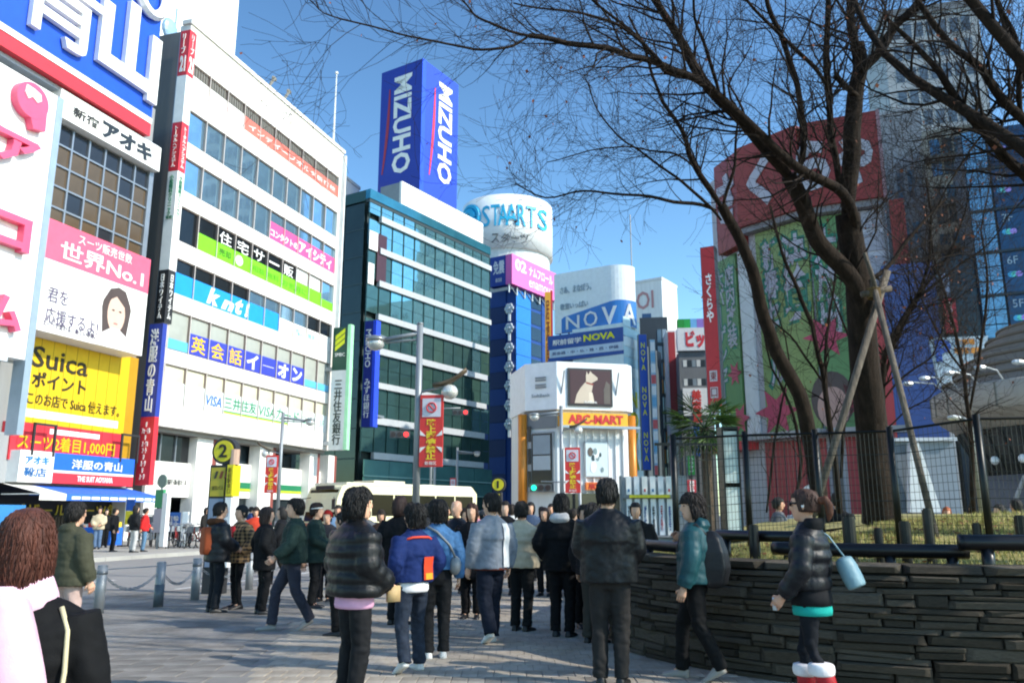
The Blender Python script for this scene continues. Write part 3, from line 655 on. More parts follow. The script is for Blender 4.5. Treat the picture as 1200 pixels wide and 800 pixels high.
for j in range(4):
    zz0 = z9 - (j + 1) * (z9 - .3) / 4
    for c in range(6): G.box('ground_glass', M('#53807d', .12, .3, 'glass') if j < 2 else TEALD, c * GX1 / 6 + .03, (c + 1) * GX1 / 6 - .03, -.5, -.4, zz0 + .12, zz0 + (z9 - .3) / 4 - .02)
    G.box('ground_rail', M('#8fb5b0', .4, .3), 0, GX1, -.62, -.51, zz0, zz0 + .11)
G.box('corner_panel', SWHITE, .02, .02 + G.X(437, 275) - G.X(427, 275), -.15, .0, G.Z(428, 290), G.Z(428, 268)); G.box('corner_panel', SWHITE, .02, G.X(434, 320) - G.X(427, 320), -.15, 0, G.Z(427, 331), G.Z(427, 306))
G.box('red_column', M('#46242a', .3), G.X(441, 300), G.X(452, 300), -.12, -.0, G.Z(441, 330), G.Z(441, 273))
nz = 11; zt_ = G.Z(427, 233); zb_ = 1.
for j in range(nz):                            # side wall towards the lane
    for c in range(3):
        G.box('side_pane', M('#2e3b38', .1, .35, 'glass'), -.03, .02, .6 + c * 2.6, 3.1 + c * 2.6, zb_ + j * (zt_ - zb_) / nz + .1, zb_ + (j + 1) * (zt_ - zb_) / nz - .02)
    G.box('side_rail', M('#3d4a47', .4, .3), -.06, -.031, .5, 8.5, zb_ + j * (zt_ - zb_) / nz, zb_ + j * (zt_ - zb_) / nz + .09)
# roof screen
ra, rb_ = G.F(471, 212, 2.0), G.F(566, 279, 2.0)
G.box('roof_screen', SWHITE, ra[0], rb_[0], 2, 2.3, GT - .3, ra[1]); G.box('roof_screen_end', M('#8a9096'), ra[0] - .01, ra[0] + .2, 2.31, 5, GT - .3, ra[1] - .1)
# blue vertical sign on the bank
V = Bd('blue_bank_sign', 'slim dark blue projecting bank sign with white lettering hung on the glass building', 'sign', 429, 430, 72, 112)
vx0, vx1 = V.X(427, 400), V.X(437, 400); v0, v1 = V.Z(428, 500), V.Z(430, 376); BBL = M('#1d2a86', .45, kind='print')
V.box('sign_face', BBL, vx0, vx1, 0, .7, v0, v1); V.box('sign_edge', M('#2c4be0', .4), vx1 + .002, vx1 + .3, -.02, .72, v0, v1)
V.T('みずほ銀行', vx0 + .15, vx1 - .15, v0 + .8, v0 + 4.2, SWHITE, y=-.005, vert=True); V.T('MIZUHO', vx0 + .15, vx1 - .2, v1 - 4.2, v1 - .8, SWHITE, y=-.005, rot=1); V.box('bracket', ALU, vx0 + .1, vx1 - .1, .701, 2.5, v0 + 1, v0 + 1.2); V.box('bracket', ALU, vx0 + .1, vx1 - .1, .701, 2.5, v1 - 1.2, v1 - 1)
# ---- rooftop prism
PY = 4.5
c0 = G.X(492, 205, PY)
P = Bd('roof_sign_prism', 'tall blue rooftop prism sign with white sideways letters and red swoosh', 'sign', 427, 400, 78, 32)
P.e.location = P.O = G.O + G.r * c0 + G.n * PY
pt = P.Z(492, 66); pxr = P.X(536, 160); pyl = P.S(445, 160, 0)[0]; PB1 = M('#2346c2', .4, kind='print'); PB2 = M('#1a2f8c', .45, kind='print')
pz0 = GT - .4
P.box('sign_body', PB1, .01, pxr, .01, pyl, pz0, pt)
P.box('face_panel', PB1, .7, pxr - .02, -.05, .0, pz0, pt - .05); P.box('face_panel', M('#1d35a0', .45, kind='print'), -.05, .0, .02, pyl - .02, pz0, pt - .05); P.box('corner_post', M('#2c55d8', .35), -.06, .68, -.06, -.001, pz0, pt + .02)  # left face gets a darker blue: its shade is put into the colour
hgt = P.Z(492, 96) - P.Z(492, 210)
zlo, zhi = P.Z(515, 213), P.Z(515, 96)
P.T('MIZUHO', P.X(513, 150), P.X(529, 150), zlo, zhi, SWHITE, y=-.06, rot=1, bold=.03)
ys0, ys1 = P.S(482, 150, 0)[0], P.S(461, 150, 0)[0]
T(P.e, 'MIZUHO', -ys1, -ys0, P.S(470, 203, 0)[1], P.S(475, 88, 0)[1], SWHITE, y=-.06, rot=1, bold=.03, fr=(0, 0, -pi / 2))
def arc_red(f, x0, x1, z0, z1):
    m = MB(); L = 14; a = [];
    for k in range(L + 1):
        u = k / L; wv = .16 * (x1 - x0) * (.25 + sin(pi * u)) + .06; x = x0 + (x1 - x0) * (1 - (1 - u) ** 2) * 1.0
        a.append((x, z0 + (z1 - z0) * u, wv))
    for k in range(L):
        p_, q_ = a[k], a[k + 1]
        m.face([f(p_[0] - p_[2], p_[1]), f(p_[0] + p_[2], p_[1]), f(q_[0] + q_[2], q_[1]), f(q_[0] - q_[2], q_[1])])
    return m
REDM = M('#d2344c', .45)
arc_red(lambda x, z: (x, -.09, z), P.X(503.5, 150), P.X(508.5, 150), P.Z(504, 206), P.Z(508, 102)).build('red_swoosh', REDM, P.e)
arc_red(lambda x, z: (-.09, -x, z), -P.S(450, 150, 0)[0], -P.S(456, 150, 0)[0], P.S(450, 205, 0)[1], P.S(456, 106, 0)[1]).build('red_swoosh', M('#a32a44', .5), P.e)  # same swoosh in a darker red, shade painted in on the left face

# block behind the white office block, left of the glass building
Q = Bd('pale_rear_building', 'pale low block glimpsed behind the white office block beside the glass building', 'building', 408, 300, 100, AZ)
Q.box('wall', M('#cfccc6', .6, kind='streak'), -8, 2.2, 0, 8, 0, Q.Z(412, 215)); Q.box('coping', M('#bdbab4', .6), -8, 2.3, -.1, 8.1, Q.Z(412, 215) + .002, Q.Z(412, 215) + .4)
# ================================================================ the cluster beyond the crossing
class Fc(Bd):
    """a further front of an existing thing: same calls, geometry goes into the parent's space"""
    def __init__(s, root, O, az):
        s.O = Vector((O[0], O[1], 0)); s.phi = R(90 - az); s.e = root
        s.r = Vector((cos(s.phi), sin(s.phi), 0)); s.n = Vector((-sin(s.phi), cos(s.phi), 0))
        fw = Matrix.Translation(s.O) @ Matrix.Rotation(s.phi, 4, 'Z')
        pw_ = Matrix.Translation(root.location) @ Matrix.Rotation(root.rotation_euler[2], 4, 'Z')
        s.m = pw_.inverted() @ fw
    def box(s, name, mat, *a): return MB().box(*a).xform(s.m).build(name, mat, s.e)
    def add(s, mb, name, mat, **k): return mb.xform(s.m).build(name, mat, s.e, **k)
    def T(s, *a, **k):
        o = T(s.e, *a, **k); o.data.transform(s.m); return o
def win_grid(b, x0, x1, z0, z1, nx, nz, mat, y=-.03, gap=.18, d=.04, name='window', fn=None):
    """windows of a far front, each a part: a pane sunk in a proud frame"""
    cw_, ch_ = (x1 - x0) / nx, (z1 - z0) / nz; cache = {}
    for i in range(nx):
        for j in range(nz):
            mt = fn(i, j) if fn else mat
            b.box(name, mt, x0 + i * cw_ + cw_ * gap / 2, x0 + (i + 1) * cw_ - cw_ * gap / 2, y, y + d, z0 + j * ch_ + ch_ * gap * .8, z0 + (j + 1) * ch_ - ch_ * gap * .4)

# ---- round white rooftop sign
Sg = Bd('round_roof_sign', 'white drum-shaped rooftop sign with cyan ring logo and cyan letters', 'sign', 594, 400, 125, 90)
SR = 7.5; s1, s0 = Sg.Z(594, 227), Sg.Z(594, 289)
m = MB(); m.cyl(0, SR, s0, s1, SR, n=48); m.build('drum', M('#eceeee', .5, kind='print'), Sg.e, True)
MB().cyl(0, SR, s0 - 3.2, s0 - .01, SR - .5, n=32).build('drum_base', M('#cdd2d4', .5), Sg.e)
CY = M('#28b0dc', .45)
def sbend(x, d): an = x / SR; return (SR + d) * sin(an), SR - (SR + d) * cos(an)
def drum_T(body, x0, x1, z0, z1, mat, **k): return Sg.T(body, x0, x1, z0, z1, mat, bend=(0, SR, SR), y=-.05, ext=.12, **k)
def arcx(px): return SR * math.asin(max(-1, min(1, ((px - 594) * 124 / 960) / SR * .985)))
for ch, a0_, a1_ in (('S', 563, 573), ('T', 574, 585), ('A', 583, 596), ('A', 592, 607), ('R', 607, 617), ('T', 618, 630), ('S', 632, 644)):
    drum_T(ch, arcx(a0_), arcx(a1_), s0 + (s1 - s0) * .40, s0 + (s1 - s0) * .80, CY, bold=.005)
for i, ch in enumerate('スターツ'): drum_T(ch, arcx(575) + i * 1.55, arcx(575) + i * 1.55 + 1.25, s0 + (s1 - s0) * .08, s0 + (s1 - s0) * .25, M('#5d6468'))
m = MB(); cx_ = arcx(547); cz_ = s0 + (s1 - s0) * .62
for q in (2.2, 1.2):
    pts = []
    for k in range(25):
        X_, Y_ = sbend(cx_ + q * cos(k * pi / 12), .1); pts.append((X_, Y_, cz_ + q * sin(k * pi / 12)))
    m.tube(pts, .42 if q > 2 else .7, 6, hint=(0, 1, 0))
m.build('ring_logo', CY, Sg.e)
Sb = MB(); Sb.box(-5.5, 5.5, 4, 14, 0, s0 - 3.21); Sb.build('building_below', M('#8f979b', .6, kind='streak'), Sg.e)
# ---- blue clad tower with the pink and navy sign box
BT = Bd('blue_tower', 'blue clad narrow tower with column of pale round ornaments', 'building', 604, 420, 108, 34)
bt_top = BT.Z(604, 338); bx1 = BT.X(644, 420); by1 = BT.S(574, 420, 0)[0]
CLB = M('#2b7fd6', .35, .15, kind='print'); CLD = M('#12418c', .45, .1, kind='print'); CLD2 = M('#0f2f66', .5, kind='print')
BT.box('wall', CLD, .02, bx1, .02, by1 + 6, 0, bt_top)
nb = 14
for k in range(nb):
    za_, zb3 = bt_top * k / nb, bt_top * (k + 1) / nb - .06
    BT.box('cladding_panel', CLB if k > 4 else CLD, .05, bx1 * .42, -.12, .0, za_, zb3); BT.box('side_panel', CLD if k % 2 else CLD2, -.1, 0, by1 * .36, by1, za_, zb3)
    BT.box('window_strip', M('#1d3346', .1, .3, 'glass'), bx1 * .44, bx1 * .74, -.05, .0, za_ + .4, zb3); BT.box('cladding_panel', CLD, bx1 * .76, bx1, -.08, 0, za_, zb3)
OR = M('#cfd6da', .4, .3)
for k, py in enumerate((362, 385, 408, 430, 452, 475, 497)):
    yo, zo = BT.S(598, py, 0); m = MB()
    for a in range(6): m.ell((-.28, yo + .45 * cos(a * pi / 3), zo + .45 * sin(a * pi / 3)), (.16, .34, .34), 8, 6)
    m.ell((-.34, yo, zo), (.2, .3, .3), 8, 6); m.tube([(-.2, yo, zo - .5), (-.2, yo, zo - 1.7)], .2, 6); m.build('ornament', OR, BT.e)
PX = Bd('pink_sign_box', 'rooftop sign box, pink on the sunny side and navy on the shaded side', 'sign', 600, 315, 108.5, 34)
p1, p0 = PX.Z(600, 297), PX.Z(600, 332); pr = PX.X(652, 330); pl = PX.S(574, 315, 0)[0]
PX.box('pink_face', M('#ef6fb4', .45, kind='print'), 0, pr, 0, 1.0, p0, p1); PX.box('navy_face', M('#1f3f97', .45, kind='print'), -.02, 1, 1.001, pl, p0, p1)
PX.T('02', pr * .06, pr * .3, p0 + (p1 - p0) * .5, p1 - .4, SWHITE, y=-.02, bold=.03); PX.T('ナムフロール', pr * .36, pr * .9, p0 + (p1 - p0) * .5, p1 - .7, SWHITE, y=-.02, bold=.02); PX.T('enamour', pr * .36, pr * .9, p0 + .5, p0 + (p1 - p0) * .36, SWHITE, y=-.02)
T(PX.e, '免震', -pl + .6, -1.2, p0 + (p1 - p0) * .38, p1 - .6, SWHITE, fr=(-.02, 0, -pi / 2), bold=.02); T(PX.e, '株式会社', -pl + 1, -1.6, p0 + .5, p0 + (p1 - p0) * .26, SWHITE, fr=(-.02, 0, -pi / 2))
m = MB()
for k in range(7): m.tube([(pr * k / 6, .5, p0), (pr * k / 6, .5, bt_top - 1)], .12, 5)
for k in range(6): m.tube([(pr * k / 6, .5, p0), (pr * (k + 1) / 6, .5, bt_top - 1)], .07, 5)
m.build('scaffold', M('#9aa2a8', .4, .5), PX.e)
GD = Bd('gold_sign', 'slim gold and red vertical sign at the right edge of the blue tower', 'sign', 643, 400, 100, 90)
gx0, gx1 = GD.X(639, 390), GD.X(648, 390); GD.box('gold_face', M('#d99a23', .4, kind='print'), gx0, gx1 - .25, 0, .8, GD.Z(643, 432), GD.Z(646, 342)); GD.box('red_edge', M('#c2352f', .4), gx1 - .24, gx1, .02, .8, GD.Z(643, 432), GD.Z(646, 340)); GD.T('居酒屋', gx0 + .15, gx1 - .4, GD.Z(643, 425), GD.Z(643, 352), M('#7b2d14'), y=-.01, vert=True); GD.box('post', DK, gx0 + .2, gx0 + .6, .81, 3, 20, 20.4)

# ---- language school block: curved white and blue rooftop board
N = Bd('school_building', 'language school block topped by a curved white and blue rooftop board', 'building', 733, 400, 85, 122)
nx0 = N.X(650, 400); nxs = N.X(713, 380); RB = 2.2
def npath(x, d):                              # straight, then round the corner
    if x <= nxs: return x, -d
    an = (x - nxs) / RB
    return nxs + (RB + d) * sin(an), RB - (RB + d) * cos(an)
def curved(x0, x1, z0, z1, d0, d1, n=26):
    m = MB(); rings = []
    for k in range(n + 1):
        x = x0 + (x1 - x0) * k / n; a = npath(x, d1); b_ = npath(x, d0)
        rings.append([(a[0], a[1], z0), (a[0], a[1], z1), (b_[0], b_[1], z1), (b_[0], b_[1], z0)])
    m.loft(rings); return m
nz1, nz0, nzm = N.Z(700, 313), N.Z(700, 385), N.Z(716, 356)
xe = nxs + RB * 1.6
curved(nx0, xe, nz0, nz1, -.4, .0).build('board_white', M('#dfe9ec', .45, kind='print'), N.e)
m = MB(); rings = []
for k in range(31):
    x = nx0 + .9 + (xe - nx0 - .9) * k / 30; a = npath(x, .05); b_ = npath(x, .005); zt2 = nz0 + (nzm - nz0) * (.62 + .55 * min(1, (x - nx0) / (nxs - nx0 + 1)) if k else .62)
    rings.append([(a[0], a[1], nz0 + .02), (a[0], a[1], zt2), (b_[0], b_[1], zt2), (b_[0], b_[1], nz0 + .02)])
m.loft(rings); m.build('board_blue', M('#2b78c4', .4, kind='print'), N.e)
class _B: pass
def path_T(body, x0, x1, z0, z1, mat, d=.06, **k):
    o = T(N.e, body, 0, x1 - x0, z0, z1, mat, y=0, ext=.1, **k)
    for v in o.data.vertices:
        p_ = npath(x0 + v.co.x, d - v.co.y); v.co.x, v.co.y = p_
    return o
SIL = M('#d7dde0', .35, .2)
wN = (xe - nx0 - 1.2) / 4
for i, ch in enumerate('NOVA'): path_T(ch, nx0 + 1.5 + i * wN * .98, nx0 + 1.5 + i * wN * .98 + wN * .74, nz0 + .3, nz0 + (nzm - nz0) * (.62 + .1 * i) + .2, SIL, bold=.02 if i > 1 else .005)
GT_ = M('#9fb2bf', .5)
path_T('さあ、まなぼう。', nx0 + .8, nx0 + 4.6, nz1 - 2.4, nz1 - 1.6, GT_); path_T('教室いっぱい', nx0 + .8, nx0 + 4.2, nz1 - 4.2, nz1 - 3.5, GT_)
N.box('core', M('#4f5a60', .6), nx0 + .3, nxs + 1, .7, 12, 0, nz0 - .8); 
for k in range(7):
    u = nx0 + .6 + k * (nxs - nx0) / 6; m = MB(); m.tube([(u, .2, nz0 - 1.2), (u, .2, nz0)], .1, 5); m.build('board_support', M('#5b4b42', .6), N.e)
ex1 = N.X(733, 400); ez1, ez0, ezm = N.Z(733, 384), N.Z(733, 411), N.Z(733, 401); ex0 = N.X(645, 400)
N.box('name_board', M('#1f4f9c', .45, kind='print'), ex0, ex1, -.6, .69, ezm, ez1); N.box('name_board_white', M('#bcd0e4', .45, kind='print'), ex0 + .2, ex1 - .1, -.6, .69, ez0, ezm - .02); N.box('name_board_base', M('#1f4f9c', .45, kind='print'), ex0, ex1, -.59, .69, ez0 - .4, ez0 - .01)
we = ex1 - ex0; N.T('駅前留学', ex0 + we * .07, ex0 + we * .46, ezm + .4, ez1 - .5, SWHITE, y=-.61, bold=.02); N.T('NOVA', ex0 + we * .49, ex0 + we * .9, ezm + .45, ez1 - .35, M('#e3e01e'), y=-.61, bold=.04)
N.T('英会話・中・仏・独・西・伊語', ex0 + we * .06, ex0 + we * .94, ez0 + .25, ezm - .3, M('#2c4f86'), y=-.61)
N.box('lower_wall', M('#68808f', .5, kind='streak'), ex0 + .3, ex1 - .1, -.2, .69, 0, ez0 - .41)
N2 = Fc(N.e, N.O + N.r * ex1 + N.n * (-.6), 34)
n2 = N2.X(751, 450); N2.box('side_wall', M('#cfe3e8', .45, kind='print'), .02, n2, .02, 6, 4, N2.Z(742, 383))
for k in range(16): N2.box('side_tile_panel', M(('#bfe0ea', '#dfeff2', '#a9d6e6')[k % 3], .4, kind='print'), .1, n2 - .1, -.04, .015, 5 + k * 1.05, 5.95 + k * 1.05)
N2.T('NOVA', n2 * .25, n2 * .75, 6, 14, M('#e0dc3c'), y=-.05, vert=True, bold=.03)

# ---- white corner block with a screen over a shoe shop
B_ = Bd('corner_shop_building', 'white corner block with a video screen above a gold shoe shop fascia', 'building', 652, 450, 48, 77)
bX = B_.X(731, 450); CA = R(41); CL = 2.05; CHX = .3
def plan(g=0., back=5):
    c, s_ = cos(CA), sin(CA)
    return [(-CL * c - g * .3, CL * s_ - g), (0 - g * .2, -g), (bX + g * .2, -g), (bX + CHX + g, CHX - g * .2), (bX + CHX + g, back), (-CL * c - g * .3, back)]
b1, b0 = B_.Z(690, 426), B_.Z(690, 481); f1, f0 = B_.Z(690, 485), B_.Z(690, 500)
MB().prism(plan(.3), b0, b1).build('screen_housing', M('#e2e4e6', .45, kind='print'), B_.e)
MB().prism(plan(.0), 0, b0 - .002).build('wall', M('#d8d9d8', .5, kind='streak'), B_.e)
sx0_, sx1_, sz1_, sz0_ = B_.X(665, 455, -.3), B_.X(717, 455, -.3), B_.Z(690, 432, -.3), B_.Z(690, 476, -.3)
B_.box('screen_frame', DK, sx0_, sx1_, -.4, -.302, sz0_, sz1_)
B_.box('screen', M('#3a1518', .3, emit=.25), sx0_ + .12, sx1_ - .12, -.42, -.401, sz0_ + .12, sz1_ - .12)
dgx = (sx0_ + sx1_) / 2; FUR = M('#b9aa98', .6, emit=.12); hw = (sx1_ - sx0_); hs_ = sz1_ - sz0_
def sp_(u, v): return (sx0_ + hw * u, sz0_ + hs_ * v)
for k, (nm_, pl_, mt_) in enumerate((('screen_dog_body', [sp_(*q) for q in ((.14, .07), (.54, .07), (.56, .16), (.50, .22), (.53, .40), (.56, .58), (.48, .68), (.38, .62), (.28, .48), (.19, .30))], FUR), ('screen_dog_leg', [sp_(*q) for q in ((.47, .07), (.57, .07), (.58, .12), (.54, .36), (.46, .36))], M('#cbbda9', .6, emit=.12)), ('screen_dog_collar', [sp_(*q) for q in ((.40, .60), (.56, .55), (.57, .59), (.41, .65))], M('#8a3a30', .6, emit=.1)), ('screen_dog_ear', [sp_(*q) for q in ((.40, .78), (.46, .80), (.42, .92))], FUR))): MB().prismy(pl_, -.43 - .004 * k, -.421).build(nm_, mt_, B_.e)
MB().prismy([sp_(*q) for q in ((.40, .64), (.52, .60), (.60, .66), (.66, .70), (.66, .76), (.60, .82), (.54, .87), (.50, .93), (.47, .85), (.40, .82))], -.45, -.421).build('screen_dog_head', FUR, B_.e)
MB().prismy([(dgx + hw * .3, sz0_ + .16), (dgx + hw * .44, sz0_ + .16), (dgx + hw * .44, sz0_ + 1.3), (dgx + hw * .36, sz0_ + 1.5), (dgx + hw * .3, sz0_ + 1)], -.43, -.421).build('screen_picture', M('#57504a', .6, emit=.1), B_.e)
B_.T('SoftBank', sx0_ + hw * .36, sx0_ + hw * .64, sz0_ + .16, sz0_ + .3, SWHITE, y=-.435)
for px in (659, 723):
    u = B_.X(px, 455, -.5); m = MB(); m.tube([(u, -.3, (sz0_ + sz1_) / 2 - .4), (u + .1, -.6, (sz0_ + sz1_) / 2 + .9)], .05, 5); m.build('antenna', GREY, B_.e)
lf = (-CL * cos(CA) - .09, CL * sin(CA) - .305, -CA)
for k in (0, 1): T(B_.e, '＝', .7, 1.4, b0 + 1.7 - k * .42, b0 + 1.95 - k * .42, M('#8a8f94'), fr=lf, ext=.04, bold=.04)
T(B_.e, 'SoftBank', .45, 1.65, b0 + .75, b0 + .95, M('#9aa0a6'), fr=lf)
B_.box('shop_fascia', M('#e8a91f', .4, kind='print'), .05, bX, -.5, -.002, f0, f1)
B_.T('ABC-MART', bX * .13, bX * .93, f0 + .12, f1 - .1, M('#c5272d'), y=-.505, bold=.035)
B_.box('canopy_frame', ALU, .0, bX + .6, -.9, -.52, f0 - .16, f0 - .02)
for k in range(9): B_.box('facade_rib', M('#e8e8e6', .4), .3 + k * (bX - .5) / 8, .36 + k * (bX - .5) / 8, -.12, -.002, .2, f0 - .17)
MB().prism([(-CL * cos(CA) - .02, CL * sin(CA) - .05), (-.04, -.08), (-.04, .3), (-CL * cos(CA), CL * sin(CA) + .4)], f0 - .1, b0 - .01).build('side_fascia', M('#74787c', .5), B_.e)
lf2 = Fc(B_.e, B_.O + B_.r * (-CL * cos(CA)) + B_.n * (CL * sin(CA)), 118)
zA_, zB_ = B_.Z(640, 507), B_.Z(640, 574)
lf2.box('display_frame', M('#8e959b', .4, .4),   .2, CL - .15, -.16, -.002, zB_ - .1, zA_ + .1); lf2.box('display_window', DKG, .5, CL - .25, -.2, -.161, zB_, zA_)
lf2.box('display_poster', M('#8c979f', .4, kind='print'), .6, CL - .35, -.22, -.201, zA_ - 1.2, zA_ - .1); lf2.box('display_poster', M('#aab3b8', .4, kind='print'), .6, CL - .35, -.22, -.201, zA_ - 2.1, zA_ - 1.28)
for k in range(3): lf2.box('side_window', DKG, .26, .45, -.2, -.161, zB_ + .2 + k * 1.3, zB_ + 1.1 + k * 1.3)
OG = M('#c57a22', .4, .2); 
for x_, y_, z_ in ((-CL * cos(CA) - .2, CL * sin(CA) - .1, b0 - .2), (bX + CHX + .25, CHX + .1, f1)):
    MB().cyl(x_, y_, .1, z_, .27, n=12).build('gold_column', OG, B_.e, True)
px0_, px1_ = B_.X(684, 540), B_.X(712, 540)
B_.box('poster_frame', GREY, px0_, px1_, -.2, -.13, B_.Z(690, 559), B_.Z(690, 517)); B_.box('printed_poster', M('#c8d4d6', .4, kind='print'), px0_ + .06, px1_ - .06, -.22, -.201, B_.Z(690, 558), B_.Z(690, 518))
random.seed(3)
for k in range(10):
    u, v = random.uniform(px0_ + .3, px1_ - .3), random.uniform(B_.Z(690, 553), B_.Z(690, 523)); q_ = random.uniform(.12, .3)
    MB().prismy(oval(u, v, q_ * .6, q_, 9), -.232 - .002 * k, -.221).build('printed_shape', M(random.choice(['#4a5a5c', '#7d8f90', '#5e5248', '#e6e8e6', '#35474d']), .4), B_.e)
B_.box('small_fascia', M('#d8742a', .4, kind='print'), px0_ + .0, px1_ + .1, -.4, -.13, B_.Z(690, 574), B_.Z(690, 565)); B_.T('ABC-MART', px0_ + .15, px1_ - .1, B_.Z(690, 573), B_.Z(690, 566), M('#c5272d'), y=-.405)
B_.box('shop_door', DKG, .4, bX - .4, -.15, -.125, .12, B_.Z(690, 578)); B_.box('side_door', DKG, -1.5, -.3, -.3, .2, .12, 1.2) if False else None

# ---- tall signs and blocks behind to the right
O1 = Bd('white_department_block', 'white department store block with faint red letters above the striped signs', 'building', 778, 400, 150, 34)
oz = O1.Z(778, 329); ol = O1.S(742, 350, 0)[0]; orr = O1.X(794, 360)
O1.box('wall', M('#e6e4e2', .5, kind='streak'), 0, orr, 0, ol, 0, oz); O1.box('coping', M('#d9d7d5', .5), -.1, orr + .1, -.1, ol, oz + .002, oz + .5)
T(O1.e, 'OI', -O1.S(746, 352, 0)[0], -O1.S(766, 350, 0)[0], O1.S(757, 362, 0)[1], O1.S(757, 341, 0)[1], M('#c08a8a'), fr=(0, 0, -pi / 2), bold=.01, ext=.1)
m = MB(); m.tube([(0, 6, oz), (0, 6, oz + 14)], .12, 5); m.build('mast', GREY, O1.e)
win_grid(O1, .5, orr - .5, 10, oz - 12, 3, 8, M('#6c7a83', .1, .3, 'glass'))
def sign_col(label, px0, px1, py0, py1, t, mat, txt=None, tmat=None, az=90, d=.8, name='vertical_sign', **k):
    b = Bd(name, label, 'sign', (px0 + px1) / 2, 500, t, az); x0_, x1_ = b.X(px0, (py0 + py1) / 2), b.X(px1, (py0 + py1) / 2); z0_, z1_ = b.Z(px0, py1), b.Z(px0, py0)
    b.box('sign_face', mat, x0_, x1_, 0, d, z0_, z1_); b.box('sign_frame', M('#6f7478', .4, .4), x0_ - .06, x1_ + .06, .06, d - .06, z0_ - .06, z1_ + .06)
    b.box('post', DK, (x0_ + x1_) / 2 - .12, (x0_ + x1_) / 2 + .12, d * .3, d * .6, 0, z0_ - .06)
    if txt: b.T(txt, x0_ + (x1_ - x0_) * .2, x1_ - (x1_ - x0_) * .2, z0_ + (z1_ - z0_) * .06, z1_ - (z1_ - z0_) * .06, tmat, y=-.01, vert=True, bold=.02, **k)
    return b, x0_, x1_, z0_, z1_
sign_col('tall blue vertical sign with yellow letters right of the curved school board', 751, 760, 392, 550, 84, M('#1d4fb6', .45, kind='print'), 'NOVA  NOVA  NOVA', M('#e0dc3c'))
b, x0_, x1_, z0_, z1_ = sign_col('thin vertical sign banded light blue, white and red', 764.5, 770, 398, 556, 82, M('#9bc3dc', .45, kind='print'))
for k in range(12): b.box('sign_band', M(('#cf5a5f', '#e6ecee', '#6fb0d8', '#e6ecee')[k % 4], .45, kind='print'), x0_ + .01, x1_ - .01, -.02, -.001, z0_ + k * (z1_ - z0_) / 12, z0_ + (k + .8) * (z1_ - z0_) / 12)
E1 = Bd('dark_narrow_building', 'dark narrow building with small lit panes behind the banded sign', 'building', 775, 500, 100, 100)
E1.box('wall', M('#3a4248', .6, kind='streak'), E1.X(752, 450), E1.X(785, 450), 0, 8, 0, E1.Z(760, 372)); E1.box('roof_plant', M('#2a4f78', .5), E1.X(752, 450) + .3, E1.X(766, 450), 1, 4, E1.Z(760, 372) + .002, E1.Z(760, 365))
win_grid(E1, E1.X(770, 450) + .2, E1.X(784, 450), 3, E1.Z(760, 385), 2, 10, None, fn=lambda i, j: (M('#9aa9b3', .2), M('#6a7881', .1, .3, 'glass'), M('#c98a3b', .4), M('#48707f', .3))[(i * 3 + j) % 4])
E2 = Bd('red_striped_building', 'white block with a broad dark red vertical stripe behind the signs', 'building', 790, 500, 96, 95)
E2.box('wall', M('#e4e1dd', .5, kind='streak'), E2.X(783, 440), E2.X(798, 440), 0, 8, 0, E2.Z(790, 387)); E2.box('red_stripe', M('#a52f34', .5, kind='print'), E2.X(784.5, 440), E2.X(792.5, 440), -.1, -.002, E2.Z(790, 485), E2.Z(790, 389))
win_grid(E2, E2.X(794, 440), E2.X(797.5, 440), 8, E2.Z(790, 395), 1, 8, M('#9a4f4d', .4), gap=.4)
E3 = Bd('electronics_building', 'grey shop block with a rainbow strip and red characters on its white rooftop board', 'building', 813, 500, 92, 96)
ex_0, ex_1 = E3.X(796, 430), E3.X(834, 430)
E3.box('wall', M('#757677', .6, kind='streak'), ex_0, ex_1, 0, 8, 0, E3.Z(812, 412)); E3.box('roof_board', M('#e6e5e3', .5, kind='print'), ex_0 - .1, ex_1 + .1, -.3, 1, E3.Z(812, 411), E3.Z(812, 384.5))
for k, c in enumerate(('#2c9a3d', '#2fae4f', '#79b9e8', '#9b7fd0', '#e07fb8')): E3.box('rainbow_panel', M(c, .45, kind='print'), ex_0 + k * (ex_1 - ex_0) / 5, ex_0 + (k + .97) * (ex_1 - ex_0) / 5, -.25, .8, E3.Z(812, 384.3), E3.Z(812, 374))
E3.T('ビック', ex_0 + .8, ex_1 + .6, E3.Z(812, 408), E3.Z(812, 388), M('#d63a44'), y=-.305, bold=.06)
for py in (421, 443): win_grid(E3, ex_0 + .4, ex_1 - .2, E3.Z(812, py + 10), E3.Z(812, py), 6, 1, None, fn=lambda i, j: M(('#d8d8d2', '#3a3f42', '#8a9499')[i % 3], .3))
E3.box('white_sign', SWHITE, ex_0 + .25, ex_1 - .5, -.3, -.002, E3.Z(812, 487), E3.Z(812, 455)); E3.T('美容室', E3.X(810, 470), E3.X(822, 470), E3.Z(812, 495), E3.Z(812, 457), M('#d23a34'), y=-.31, vert=True, bold=.03)
sign_col('small green sign strip low beside the palm', 806, 814, 534, 556, 70, M('#2aa03a', .45, kind='print'), 'カラオケ', SWHITE)
sign_col('narrow blue sign strip low behind the palm', 814, 820, 500, 534, 72, M('#2f68b8', .45, kind='print'))
sign_col('red lantern-like sign low by the news rack', 806, 816, 562, 580, 52, M('#c2303c', .45, kind='print'), '居酒屋', SWHITE)

